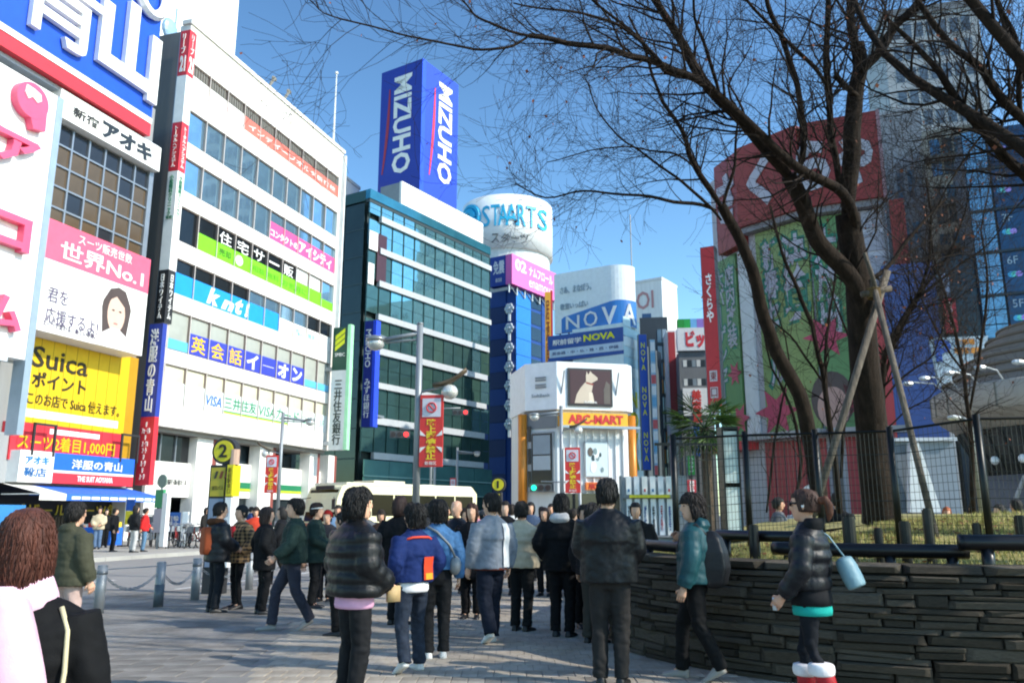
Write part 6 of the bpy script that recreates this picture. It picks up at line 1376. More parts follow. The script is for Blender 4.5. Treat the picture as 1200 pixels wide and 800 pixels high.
# small street signs
def sign_board(label, px, py0, py1, t, w_, mat, txt, tmat, z0=None):
    p = at(px, 603, t); e = empty('standing_sign', (p.x, p.y, .13), R(-30), label, 'sign'); za, zb = at(px, py1, t).z - .13, at(px, py0, t).z - .13
    box('sign_panel', mat, e, -w_ / 2, w_ / 2, -.05, .05, za, zb); box('sign_edge', SWHITE, e, w_ / 2 + .002, w_ / 2 + .12, -.07, .3, 0, zb + .03); T(e, txt, -w_ * .36, w_ * .36, za + (zb - za) * .2, zb - (zb - za) * .2, tmat, y=-.055)
    for s_ in (-1, 1): box('leg', DK, e, s_ * w_ * .4 - .03, s_ * w_ * .4 + .03, -.03, .03, 0, za - .002)
sign_board('blue and white standing signboard on the far pavement by the bank entrance', 205, 600, 620, 38, 1.0, M('#2b6fc0', .4, kind='print'), '駐輪\n禁止', SWHITE)
p = at(187, 603, 34); e = empty('stop_pole', (p.x, p.y, .13), R(-30), 'green topped bus stop pole with white side on the far pavement', 'bus stop'); zt_ = at(187, 563, 34).z - .13; m = MB(); m.prismy(oval(0, zt_, .28, .28, 16), -.03, .03); m.build('disc', M('#6f8378', .5), e); box('green_panel', M('#2c8a58', .5), e, -.3, .2, -.06, .06, zt_ - 1.1, zt_ - .35); box('grey_panel', M('#a9a0a8', .5), e, -.3, .2, -.06, .06, zt_ - 2.1, zt_ - 1.13); box('white_side', SWHITE, e, .21, .5, -.08, .1, .1, zt_ - .5); MB().cyl(0, 0, 0, zt_ - .28, .04, n=8).build('pole', GALV, e)
p = at(62, 603, 30); 
# ---- bicycles by the far kerb
def make_bike(label, col, group):
    e = empty('bicycle', (0, 0, 0), 0, label, 'bicycle', group); TY = M('#1d1d1e', .6)
    for nm, x in (('wheel', -.5), ('wheel', .52)):
        m = MB(); m.tube([(x + .33 * cos(k * pi / 10), 0, .34 + .33 * sin(k * pi / 10)) for k in range(21)], .022, 5, cap=False); wv = m.build(nm, TY, e)
        m = MB()
        for k in range(8): m.tube([(x, 0, .34), (x + .31 * cos(k * pi / 4), 0, .34 + .31 * sin(k * pi / 4))], .006, 3, cap=False)
        m.build('spokes', STEEL, wv)
    m = MB(); S_ = (-.1, 0, .82); Bk = (-.02, 0, .32); Hd = (.36, 0, .88)
    for a, b in ((S_, Bk), (Bk, (.4, 0, .72)), (Bk, (-.5, 0, .34)), (S_, (-.5, 0, .34)), (Hd, (.52, 0, .34))): m.tube([a, b], .022, 6)
    m.build('frame', M(col, .35, .2), e); m = MB(); m.ell((-.14, 0, .86), (.14, .08, .035), 10, 6); m.build('saddle', BLACK, e); m = MB(); m.tube([(.25, -.27, 1.0), (.36, -.2, 1.0), (.36, .2, 1.0), (.25, .27, 1.0)], .014, 5); m.tube([(.36, 0, .86), (.36, 0, 1.0)], .014, 5); m.build('handlebar', STEEL, e)
    m = MB()
    for k in range(5): m.box(.42 + k * .07, .43 + k * .07, -.16, .16, .7 + k * .004, .92); 
    m.box(.42, .72, -.165, -.155, .7, .92); m.box(.42, .72, .155, .165, .7, .92); m.box(.42, .72, -.16, .16, .69, .7); m.build('basket', STEEL, e)
    m = MB(); m.tube([(-.02, -.08, .32), (-.02, .08, .32)], .06, 10); m.build('crank', STEEL, e); return e
b0 = make_bike('parked bicycle in the row on the far pavement before the bank entrance', '#c9ccce', 'bicycles parked on the far pavement'); random.seed(4)
for k, px in enumerate((176, 184, 192, 199, 206, 213, 220, 226, 232, 238, 244, 160, 150)):
    e = b0 if k == 0 else copy_tree(b0); p = ground(px, 640 + (k % 3), .13); e.location = p; e.rotation_euler = (0, random.uniform(-.12, .12), RA + R(55) + random.uniform(-.25, .25))
    if k: 
        for c in e.children:
            if c.name.startswith('frame'): c.material_slots[0].link = 'OBJECT'; c.material_slots[0].material = M(('#b33a34', '#c9ccce', '#3a4a6b', '#8f9498')[k % 4], .35, .2)
    col_ = ('silver', 'silver', 'navy', 'grey', 'red')[0 if k == 0 else 1 + (k % 4 == 2) + 2 * (k % 4 == 3) + 3 * (k % 4 == 0)]
    e['label'] = '%s bicycle, %s from the left of the row before the bank entrance' % (col_, ('first', 'second', 'third', 'fourth', 'fifth', 'sixth', 'seventh', 'eighth', 'ninth', 'tenth', 'eleventh', '', '')[k])
    if k >= 11: e['label'] = ('parked bicycle beside the person in a red jacket on the far pavement', 'parked bicycle under the awning near the yellow flag')[k - 11]; del e['group']
# ---- bus and taxi
CREAM = M('#e9e0b8', .3, .0); BGL = M('#0a0e10', .1, 0, 'glass', spec=.12)
def make_bus(label, px, t, az):
    p = at(px, 603, t); e = empty('bus', (p.x, p.y, 0), R(90 - az), label, 'bus')   # local +x is the way it drives away from us, front at x = 0
    Lb, Wd, H_ = 9.5, 2.35, 2.95
    m = MB(); pr = [(0, .35), (0, 1.1), (.12, 2.2), (.35, 2.75), (.7, H_), (Lb - .4, H_), (Lb, 2.6), (Lb, .35)]
    m.prismy(pr, 0, Wd); m.build('body', CREAM, e); box('skirt_band', M('#c0452f', .4), e, .0, Lb + .005, -.006, Wd + .006, .9, 1.12)
    MB().prism([(-.02, .12), (-.02, Wd - .12), (.3, Wd - .12), (.3, .12)], 0, 1).build('x', BGL, e) if False else None
    m = MB(); m.face([(-.015, .1, 1.2), (-.015, Wd - .1, 1.2), (.30, Wd - .14, 2.64), (.30, .14, 2.64)]); q = [Vector(v) for v in m.V]; m = MB(); m.loft([[v + Vector((-.02, 0, .01)) for v in q], [v + Vector((.06, 0, 0)) for v in q]]); m.build('windscreen', BGL, e)
    for k in range(6): box('side_window', BGL, e, .75 + k * 1.42, 2.08 + k * 1.42, -.012, .02, 1.45, 2.45)
    box('door', M('#394347', .2, .2), e, .7, 1.5, -.02, .015, .4, 1.42); box('roof_rail', M('#f0ead0', .4), e, .6, Lb - .5, -.03, Wd + .03, H_ - .08, H_ + .03)
    for x in (1.9, 7.2):
        for y in (.02, Wd - .3): m = MB(); m.tube([(x, y, .46), (x, y + .28, .46)], .46, 18); wv = m.build('wheel', BLACK, e); m = MB(); m.tube([(x, y - .01, .46), (x, y + .29, .46)], .24, 14); m.build('hub', STEEL, wv)
    for y in (.4, Wd - .4): m = MB(); m.ell((-.01, y, .75), (.05, .15, .13), 10, 6); m.build('headlight', SWHITE, e)
    for y in (-.18, Wd + .18): m = MB(); m.tube([(.2, y * .6 + Wd * .2, 2.3), (-.2, y, 2.2)], .02, 5); m.box(-.25, -.2, y - .1, y + .1, 1.75, 2.2); m.build('mirror', BLACK, e)
    box('roof_unit', M('#cfc8ae', .5), e, 2.6, 4.6, .4, Wd - .4, H_ + .002, H_ + .18); box('roof_hatch', M('#d8d1b8', .5), e, 6.2, 6.9, .7, Wd - .7, H_ + .002, H_ + .08); box('destination_sign', DK, e, .28, .33, .5, Wd - .5, 2.66, 2.84); return e
e = make_bus('cream bus waiting at the stop behind the crowd', 392, 37, 40)
def make_car(label, px, t, az, col, kind='car', taxi=True):
    p = at(px, 603, t); e = empty('taxi' if taxi else 'parked_van', (p.x, p.y, 0), R(90 - az), label, 'taxi' if taxi else 'van')
    PA = M(col, .25, .1); prof = [(0, .3), (0, .75), (.1, .85), (1.1, 1.0), (1.75, 1.42), (3.2, 1.45), (3.9, 1.02), (4.5, .95), (4.55, .3)] if taxi else [(0, .3), (0, .9), (.35, 1.05), (.75, 1.8), (4.3, 1.9), (4.4, .3)]
    m = MB(); m.prismy(prof, 0, 1.68); m.build('body', PA, e)
    if taxi:
        m = MB(); m.prismy([(1.2, 1.02), (1.78, 1.38), (3.15, 1.4), (3.75, 1.03)], -.012, 1.692); m.build('side_windows', BGL, e); m = MB(); m.loft([[(1.10, .12, 1.02), (1.10, 1.56, 1.02), (1.74, 1.5, 1.42), (1.74, .18, 1.42)], [(1.06, .12, 1.03), (1.06, 1.56, 1.03), (1.7, 1.5, 1.43), (1.7, .18, 1.43)]]); m.build('windscreen', BGL, e)
        m = MB(); m.loft([[(2.2 + .14 * cos(k) * s_, .84 + .2 * sin(k) * s_, z_) for k in [j * .785 for j in range(8)]] for z_, s_ in ((1.44, 1), (1.6, .8))]); m.build('roof_light', M('#f0e08a', .4), e)
    else: box('side_windows', BGL, e, 1.0, 4.0, -.012, 1.692, 1.25, 1.7)
    for x in (.85, 3.6):
        for y in (-.01, 1.49): m = MB(); m.tube([(x, y, .31), (x, y + .2, .31)], .31, 16); wv = m.build('wheel', BLACK, e); m = MB(); m.tube([(x, y - .01, .31), (x, y + .21, .31)], .17, 12); m.build('rim', STEEL, wv)
    for y in (.25, 1.43): m = MB(); m.ell((0, y, .66), (.05, .16, .09), 10, 6); m.build('headlight', SWHITE, e)
    return e
make_car('pale yellow taxi half hidden behind the black puffer jacket', 455, 26, 40, '#e6dc9a')
make_car('white taxi glimpsed behind the wire fence beyond the lawn', 885, 30, 100, '#e4e4e2')
e = make_car('light blue parked van behind the pink scarf wearer at the left edge', -118, 33, 100, '#3f86c4', taxi=False)
# yellow flag and stall on the far pavement
p = ground(143, 640, .13); e = empty('banner_flag', p, R(-20), 'yellow and blue upright shop flag on the far pavement', 'flag'); MB().tube([(0, 0, 0), (0, 0, 2.1)], .02, 6).build('pole', STEEL, e); box('flag_blue', M('#2b58a8', .7, kind='cloth'), e, .02, .5, -.008, .008, 1.55, 2.05); box('flag_yellow', M('#e2d13a', .7, kind='cloth'), e, .02, .5, -.006, .006, .95, 1.545); box('base', DK, e, -.15, .15, -.15, .15, .0, .06)
p = ground(118, 638, .13); e = empty('sale_stall', p, R(-20), 'low blue draped sale stall under the awning', 'stall'); box('drape', M('#2f6fd0', .7, kind='cloth'), e, -.9, .9, -.35, .35, 0, .8); 
for k in range(6): box('goods_box', M(('#e5e2da', '#c94b44', '#e0c53a')[k % 3], .6), e, -.85 + k * .29, -.6 + k * .29, -.3, .3, .802, .95 + .05 * (k % 3))
# ================================================================ people
class TB(MB): pass
def remesh(mb, voxel, smooth_it=3, disp=None, rig=None):
    me = mb.mesh('tmp'); o = bpy.data.objects.new('tmp', me)
    r = o.modifiers.new('r', 'REMESH'); r.mode = 'VOXEL'; r.voxel_size = voxel; r.adaptivity = 0; r.use_smooth_shade = True
    s = o.modifiers.new('s', 'SMOOTH'); s.iterations = smooth_it; s.factor = .5
    out = evaluated(o); bpy.data.objects.remove(o); bpy.data.meshes.remove(me)
    if disp:
        for v, n_ in [(v, v.normal.copy()) for v in out.vertices]: v.co += n_ * disp(v.co)
    return out
def ring(c, rx, ry, n=16): return [(c[0] + rx * cos(2 * pi * k / n), c[1] + ry * sin(2 * pi * k / n), c[2]) for k in range(n)]
ARMS = {
 'low': (((.255, -.02, 1.12), (.235, .15, .92)), ((.262, -.03, 1.13), (.26, .07, .88))),
 'down': (((.262, -.03, 1.13), (.275, .06, .88)), ((.262, -.03, 1.13), (.275, .06, .88))),
 'pocket': (((.285, -.1, 1.14), (.215, .07, .95)), ((.285, -.1, 1.14), (.215, .07, .95))),
 'hold': (((.25, .02, 1.14), (.15, .26, 1.02)), ((.25, .02, 1.14), (.15, .26, 1.02))),
 'phone': (((.262, -.03, 1.13), (.275, .06, .88)), ((.25, .05, 1.14), (.13, .24, 1.26))),
 'swing': (((.262, .06, 1.13), (.26, .25, .98)), ((.262, -.12, 1.14), (.275, -.16, .9))),
 'strap': (((.26, -.02, 1.13), (.27, .06, .88)), ((.25, -.02, 1.14), (.12, .14, 1.3))),
 'paper': (((.262, -.05, 1.12), (.26, .15, .94)), ((.255, -.03, 1.12), (.2, .2, .96))),
}
def hand(mb, w_, d, inward, curl=.5):
    """palm, four unequal bent fingers and a thumb from the wrist w_, pointing along d; inward = palm side"""
    d = d.normalized(); a = (inward - d * inward.dot(d)).normalized(); b = d.cross(a)   # b runs across the palm
    k0 = len(mb.V)
    mb.loft([[w_ + d * q + b * (x * wd) + a * (y * th) for x, y in ((-1, -1), (0, -1.15), (1, -1), (1, 1), (0, 1.1), (-1, 1))] for q, wd, th in ((-.03, .024, .019), (.02, .034, .017), (.06, .042, .015), (.085, .04, .012))])
    for i, (off, L) in enumerate(((-.030, .066), (-.010, .076), (.010, .071), (.029, .056))):
        p0 = w_ + d * .08 + b * off; f1 = (d * cos(curl * .6) + a * sin(curl * .6)); p1 = p0 + f1 * L * .45; f2 = (d * cos(curl * 1.5) + a * sin(curl * 1.5)); p2 = p1 + f2 * L * .32; f3 = (d * cos(curl * 2.2) + a * sin(curl * 2.2)); p3 = p2 + f3 * L * .25
        mb.tube([p0, p1, p2, p3], [.0095, .009, .008, .0055], 6)
    p0 = w_ + d * .025 - b * .032; p1 = p0 + (d * .6 - b * .6 + a * .5).normalized() * .035; p2 = p1 + (d * .85 - b * .1 + a * .5).normalized() * .03
    mb.tube([p0, p1, p2], [.012, .0105, .007], 6)
def make_head(mb, yaw=0., pitch=0., sk=1.):
    """head with jaw, nose, brow, ears; centre .0,.015,1.615"""
    k0 = len(mb.V); cz = 1.62; rings = []
    for z, rx, ry, cy in ((-.118, .022, .026, .05), (-.108, .04, .045, .04), (-.085, .053, .066, .028), (-.05, .064, .08, .018), (-.01, .071, .090, .012), (.03, .075, .096, .006), (.065, .073, .095, .0), (.09, .062, .08, -.002), (.11, .038, .05, -.004), (.118, .012, .015, -.004)):
        rings.append(ring((0, cy, cz + z), rx, ry, 18))
    mb.loft(rings)
    mb.tube([(0, .098, cz + .025), (0, .112, cz - .005), (0, .118, cz - .022), (0, .104, cz - .034)], [.007, .01, .0135, .011], 8)
    mb.tube([(-.045, .083, cz + .03), (0, .1, cz + .034), (.045, .083, cz + .03)], .011, 6)
    mb.tube([(-.02, .088, cz - .062), (0, .098, cz - .06), (.02, .088, cz - .062)], .0075, 6)
    for s_ in (-1, 1): mb.ell((s_ * .078, -.005, cz - .005), (.011, .02, .034), 8, 6)
    return k0
def hair_shell(style, big=1.0, seed=0, locks=0):
    """closed shell of hair over the skull"""
    m = MB(); cz = 1.62; NA, NK = 40, 14; outer = []; inner = []
    for k in range(NK + 1):
        ro, ri = [], []
        for i in range(NA):
            a = 2 * pi * i / NA; f = cos(a)        # f = 1 front, -1 back
            fr = max(0, min(1, (f - .25) / .35)); fr = fr * fr * (3 - 2 * fr)
            if style == 'short': zb = (-.085 * (1 - max(0, f + .2) * .6)) * (1 - fr) + .052 * fr; zb = zb if abs(f) > .35 or f < 0 else zb * .6
            elif style == 'bob': zb = -.15 * (1 - fr) + .055 * fr
            elif style == 'long': zb = (-.17 - .16 * max(0, -f)) * (1 - fr) + .05 * fr
            elif style == 'shag': zb = -.115 * (1 - fr) + .03 * fr
            elif style == 'cap': zb = .0 * (1 - fr) + .045 * fr
            elif style == 'tied': zb = -.05 * (1 - fr) + .06 * fr
            q = k / NK; zt_ = .130 * (1.04 if style in ('shag', 'bob', 'long') else 1.0)
            z = zt_ + (zb - zt_) * (1 - cos(q * pi / 2)) ** .9 if k else zt_
            e = max(0., 1 - min(1, max(z, 0) / (zt_ * 1.001)) ** 2.5); rr_ = e ** .45 * (1 - (.9 if style in ('short', 'tied', 'cap') else .45) * max(0., -z) ** 1.2 * 3.2)
            nz_ = 1 + (.05 if style not in ('cap', 'bob') else .02 if style == 'bob' else .0) * noise.noise(Vector((cos(a) * 4, sin(a) * 4, z * 9 + seed))) + ((.008 if style == 'bob' else .05) * noise.noise(Vector((cos(a) * 14, sin(a) * 14, z * 3 + seed))) if style != 'cap' else 0)
            wd = 1.14 if style in ('short', 'cap', 'tied') else 1.18
            bulge = 1 + (.10 * math.exp(-((z + .06) / .06) ** 2) if style == 'bob' else 0) - (.22 * max(0, (-.10 - z) / .1) if style in ('bob', 'long') else 0)
            rx, ry = .075 * wd * big, .097 * wd * big; cy = -.004 - (.008 if style in ('bob', 'long') else 0)
            ro.append((sin(a) * rx * rr_ * nz_ * bulge, cos(a) * ry * rr_ * nz_ * bulge + cy, cz + z * (1 if z < 0 else nz_ ** .5)))
            ri.append((sin(a) * rx * rr_ * .80, cos(a) * ry * rr_ * .80 + cy, cz + z * .92))
        outer.append(ro); inner.append(ri)
    m.loft(outer + inner[::-1], cap=True)
    if style != 'cap':                         # loose locks over the shell
        rg_ = random.Random(int(seed * 1000) + 5); nl = int(locks)
        for _ in range(nl):
            k = rg_.randint(1, NK - 3); i = rg_.randrange(NA); st_ = 3; kk = min(NK, k + rg_.randint(3, 6)); p = [Vector(outer[k][i]), Vector(outer[(k + kk) // 2][(i + rg_.randint(-1, 1)) % NA]), Vector(outer[kk][(i + rg_.randint(-2, 2)) % NA])]
            c = Vector((0, 0, cz)); o_ = [(q_ - c).normalized() for q_ in p]; lf = rg_.uniform(-.002, .004) + (.006 if style == 'shag' else 0)
            p = [p[0] + o_[0] * -.004, p[1] + o_[1] * lf, p[2] + o_[2] * (lf + rg_.uniform(0, .012 if style in ('short', 'shag') else .004)) + Vector((0, 0, -.012 * rg_.random()))]
            w0 = rg_.uniform(.003, .0075) if style != 'bob' else rg_.uniform(.0009, .002); m.tube(p, [w0 * .7, w0, .002], 5)
    return m
SKIN = ['#d9a98c', '#cf9c80', '#e0b69c', '#c8957a']
PCACHE = {}
def leg_pts(stride, side, wide=.09):
    y = stride * (.5 if side > 0 else -.5)
    hip = Vector((side * .088, 0, .93)); an = Vector((side * wide, y - .02, .085 + (.06 if stride and y < 0 else 0)))
    L = (hip - an).length; kn = hip.lerp(an, .52) + Vector((side * .006, .03 + abs(stride) * .10 + max(0, (.86 - L)) * .4, 0))
    return hip, kn, an
def person(label, px, t, H, yaw, top, legs='#23262e', shoes='#1c1c1e', hair=('short', '#15110f'), arms='down', stride=0., lod=0, head=0., nod=0., hem=.84, fat=0., puff=0., kind='cloth', collar=.0, wide=1., legkind='cloth', legw=1.12, skin=0, legwide=.09, extras=(), z0=.03, lean=0., pos=None, hood=None, cuff=None, group=None, jname='jacket', loc_off=None):
    """a standing or walking figure; yaw 0 faces away from the camera, 90 to its right"""
    p = pos or at(px, 603, t); e = Vector((p[0], p[1], z0)); sc = H / 1.755; wide = wide * 1.09; fat = fat + .012; th = R(-yaw) - (0 if pos else atan2(px - 600, 981))
    vx = (.0125, .018, .03)[lod]; rng = random.Random(hash(label) % 9999 if False else sum(map(ord, label)))
    sd = rng.uniform(0, 50)
    # ---- body: one continuous mesh (head, neck, trunk, limbs), then the hands
    b = MB(); make_head(b)
    HM = Matrix.Translation((0, 0, 1.5)) @ Matrix.Rotation(R(-head), 4, 'Z') @ Matrix.Rotation(R(-nod), 4, 'X') @ Matrix.Scale(1.08, 4) @ Matrix.Translation((0, 0, -1.5))
    b.xform(HM)
    b.tube([(0, -.015, 1.40), (0, -.012, 1.47), (0, .005, 1.56)], [.062, .054, .056], 12)
    b.loft([ring(c, a_, b_) for c, a_, b_ in (((0, 0, .88), .13, .1), ((0, 0, 1.0), .13, .095), ((0, 0, 1.2), .14, .1), ((0, -.01, 1.36), .15, .09), ((0, -.012, 1.43), .09, .06))])
    arm = ARMS[arms]; wr = []
    for s_, (el, wz) in zip((-1, 1), arm):
        sh = Vector((s_ * .165 * wide, -.01, 1.385)); el = Vector((s_ * el[0], el[1], el[2])); wz = Vector((s_ * wz[0], wz[1], wz[2])); wr.append((s_, sh, el, wz))
        b.tube([sh, el, wz], [.042, .036, .025], 8)
    for s_ in (-1, 1):
        hip, kn, an = leg_pts(stride, s_, legwide); b.tube([hip, kn, an, an + Vector((0, .08, -.03))], [.06, .036, .026, .024], 8)
    body = remesh(b, vx, 2)
    hm = MB(); hm.V = [tuple(v.co) for v in body.vertices]; hm.F = [tuple(q.vertices) for q in body.polygons]; hm.I = [0] * len(hm.F); bpy.data.meshes.remove(body)
    if arms not in ('pocket',):
        for s_, sh, el, wz in wr:
            hand(hm, wz + (wz - el).normalized() * .015, (wz - el), Vector((-s_, .15, 0)), .55 if lod == 0 else .6)
    me = hm.mesh('person'); root = mobj('person', me, M(SKIN[skin], .5, kind='skin'), None, True, e); root.rotation_euler = (R(lean), 0, th); root.scale = (sc, sc, sc)
    tag(root, label, 'person', group)
    # ---- trousers
    m = MB(); m.loft([ring(c, a_ * wide, b_) for c, a_, b_ in (((0, 0, .80), .15, .105), ((0, -.005, .88), .166, .122), ((0, 0, .98), .158, .115), ((0, 0, 1.04), .145, .105))])
    for s_ in (-1, 1):
        hip, kn, an = leg_pts(stride, s_, legwide); lw = legw
        m.tube([hip + Vector((0, 0, -.02)), hip.lerp(kn, .5), kn, kn.lerp(an, .5), an + Vector((0, 0, -.02))], [.098, .09 * (.5 + .5 * lw), .074 * lw, .066 * lw, .068 * lw], 12)
    dp = lambda c: .009 * noise.noise(Vector((c.x * 14, c.y * 14, c.z * 8 + sd))) - .010 * (.5 - abs(noise.noise(Vector((c.x * 9 + c.z * 5, c.y * 9, c.z * 15 + sd))))) * (1 + 1.2 * math.exp(-((c.z - .47) / .12) ** 2) + 1.5 * math.exp(-((c.z - .12) / .09) ** 2))
    mobj('trousers', remesh(m, vx * 1.1, 3, dp if lod < 2 else None), M(legs, .8, kind=legkind), root, True)
    # ---- jacket
    f = fat; nq = 30
    prof = ((hem, .178 + f, .13 + f), (1.0, .172 + f, .128 + f), (1.1, .165 + f, .122 + f), (1.22, .18 + f, .128 + f), (1.33, .188 + f * .8, .122 + f * .8), (1.40, .165 + f * .6, .1 + f * .6), (1.45, .11 + f * .4, .085 + f * .4), (1.485, .082, .078))
    if hem > .99: prof = ((hem, .172 + f, .128 + f),) + prof[2:]
    if hem < .7: prof = ((hem, .21 + f, .165 + f), (.85, .19 + f, .14 + f)) + prof[1:]
    m = MB(); rg = []
    def pz(z):
        for a_, b_ in zip(prof, prof[1:]):
            if z <= b_[0]: q = (z - a_[0]) / (b_[0] - a_[0]); return a_[1] + (b_[1] - a_[1]) * q, a_[2] + (b_[2] - a_[2]) * q
        return prof[-1][1], prof[-1][2]
    for k in range(nq + 1):
        z = hem + (1.485 - hem) * k / nq; rx, ry = pz(z); bp = puff * (abs(sin((z - hem) * pi / .105)) ** .7 - .6) * (1 if z < 1.42 else .4); rg.append(ring((0, -.012 * (z > 1.2), z), (rx + bp) * wide, ry + bp, 24))
    m.loft(rg)
    for s_, sh, el, wz in wr:
        pts, rs = [], []
        for k in range(21):
            q = k / 20; c = (sh.lerp(el, q * 2) if q < .5 else el.lerp(wz, q * 2 - 1)); r_ = .078 + (.054 - .078) * q + f * .55 + puff * .9 * (abs(sin(q * 5.2 * pi)) ** .7 - .6)
            if q > .94: r_ *= .9
            pts.append(c); rs.append(r_)
        # round the elbow a little
        for _ in range(2): pts = [pts[0]] + [(pts[i - 1] + pts[i] * 2 + pts[i + 1]) / 4 for i in range(1, 20)] + [pts[-1]]
        m.tube(pts, rs, 14)
    if collar: m.loft([ring((0, -.01, 1.45), .088, .085, 18), ring((0, -.015, 1.45 + collar), .082, .084, 18), ring((0, -.015, 1.45 + collar), .066, .068, 18), ring((0, -.01, 1.44), .066, .068, 18)])
    if hood: m.loft([ring((0, -.085, 1.40), .10, .05, 16), ring((0, -.10, 1.45), .125, .065, 16), ring((0, -.085, 1.50), .11, .06, 16), ring((0, -.06, 1.53), .07, .035, 16)])
    amp = .007 if not puff else .0045
    dp = lambda c: amp * noise.noise(Vector((c.x * 11 + sd, c.y * 11, c.z * 8))) - amp * (1.1 if kind == 'nylon' else 2.0) * (.5 - abs(noise.noise(Vector((c.x * 10 + c.z * 4, c.y * 10 + sd, c.z * 13))))) + amp * .4 * noise.noise(Vector((c.x * 28, c.y * 28 + sd, c.z * 32)))
    mobj(jname, remesh(m, vx, 2 if puff else 3, dp if lod < 2 else None), M(top, .35 if kind == 'nylon' else .8, kind=kind), root, True)
    # ---- shoes
    for s_ in (-1, 1):
        hip, kn, an = leg_pts(stride, s_, legwide); m = MB(); sec = ((-.085, .03, .075), (-.06, .04, .1), (-.01, .042, .10), (.05, .043, .072), (.11, .047, .05), (.165, .038, .04), (.19, .02, .025))
        m.loft([[(q_x * w_, y, max(0., zz_ * h_)) for q_x, zz_ in ((-1, 0), (-1, .35), (-.75, .85), (0, 1), (.75, .85), (1, .35), (1, 0))] for y, w_, h_ in sec])
        back_ = stride and (an.z > .1); mt = Matrix.Translation((an.x, an.y + .02, 0)) @ Matrix.Rotation(R(-s_ * 8), 4, 'Z')
        if back_: mt = Matrix.Translation((an.x, an.y + .14, .01)) @ Matrix.Rotation(R(-28), 4, 'X') @ Matrix.Translation((0, -.12, 0))
        m.xform(mt); m.build('shoe', M(shoes, .5), root, True)
    # ---- hair and face
    if hair[0] != 'bald':
        hs = hair_shell(hair[0] if hair[0] != 'pony' else 'tied', 1.03 if hair[0] == 'cap' else 1.0, sd, ((1300 if hair[0] == 'bob' else 420), 130, 45)[lod] if hair[0] != 'pony' else 50); hs.xform(HM); hs.build('hair' if hair[0] != 'cap' else 'knit_cap', M(hair[1], .7, kind='hair' if hair[0] != 'cap' else 'cloth'), root, True)
        if hair[0] == 'cap':
            hs = hair_shell('short', .9, sd, 60); hs.xform(HM); hs.build('hair', M('#15110f', .7, kind='hair'), root, True)
    else:
        hs = MB(); hs.loft([ring((0, -.01, 1.62 + z), .078 * q, .1 * q, 18) for z, q in ((-.07, .93), (-.04, 1.0), (.0, 1.02), (.01, .98))], cap=False); 
    if lod == 0:
        for s_ in (-1, 1):
            m = MB(); m.ell((s_ * .031, .092, 1.632), (.0125, .006, .0075), 8, 6); m.xform(HM); m.build('eye', M('#1a1412', .3), root); m = MB(); m.tube([(s_ * .014, .1, 1.652), (s_ * .048, .087, 1.654)], .0045, 5); m.xform(HM); m.build('eyebrow', M('#1d1512', .8), root)
        m = MB(); m.ell((0, .097, 1.56), (.021, .008, .006), 8, 6); m.xform(HM); m.build('mouth', M('#a55f55', .5), root)
    W_ = Matrix.Translation(e) @ Matrix.Rotation(th, 4, 'Z') @ Matrix.Scale(sc, 4)
    def SF(a0, a1, z0, z1, off=.012, na=8, nz=8):   # a patch lying on the jacket; angle 0 = right side, 90 = front, 270 = back
        g = MB(); rg = []
        for k in range(nz + 1):
            z = z0 + (z1 - z0) * k / nz; rx, ry = pz(z); row = []
            for i in range(na + 1):
                a = R(a0 + (a1 - a0) * i / na); row.append((cos(a) * (rx * wide + off), sin(a) * (ry + off) - .012 * (z > 1.2), z))
            rg.append(row)
        g.loft(rg, cap=False, closed=False); return g
    return root, W_, HM, SF
def child(root, mb, name, mat, smooth=True, label=None, vox=None, it=2):
    o = mobj(name, remesh(mb, vox, it), mat, root, smooth) if vox else mb.build(name, mat, root, smooth)
    if label: o['label'] = label
    return o
def held(mb, W_, name, mat, label, cat, vox=None):
    """a bag or paper somebody carries: a thing of its own, placed by the carrier's frame"""
    mb.xform(W_); c = Vector((sum(v[0] for v in mb.V), sum(v[1] for v in mb.V), sum(v[2] for v in mb.V))) / len(mb.V)
    mb.V = [tuple(Vector(v) - c) for v in mb.V]
    o = mobj(name, remesh(mb, vox, 2) if vox else mb.mesh(name), mat, None, True, c); return tag(o, label, cat)
NYL = 'nylon'
# black puffer jacket, facing right, paper in hand
r, W_, HM, SF = person('man in a glossy black puffer jacket over a pink shirt, holding a folded paper', 419, 6.75, 1.68, 62, '#131416', legs='#1b1b1d', shoes='#161616', hair=('shag', '#0e0b0a'), arms='paper', fat=.075, puff=.022, kind=NYL, hem=.87, collar=.07, head=10, wide=1.1, legw=1.2, jname='puffer_jacket')
m = MB(); m.loft([ring((0, 0, z), a_, b_, 24) for z, a_, b_ in ((.775, .185, .15), (.80, .195, .158), (.9, .19, .15), (.92, .15, .1))]); child(r, m, 'shirt_tail', M('#d9a3c0', .8, kind='cloth'))
m = MB(); m.loft([[(.20 + x, y, z) for x, y in ((-.015, -.06), (.015, -.06), (.015, .06), (-.015, .06))] for y0, z in ((0, .80), (0, .93))]); m.xform(Matrix.Translation((.0, .26, .02))); held(m, W_, 'folded_paper', M('#b79a6c', .7, kind='print'), 'folded brown paper held by the man in the black puffer jacket', 'paper')
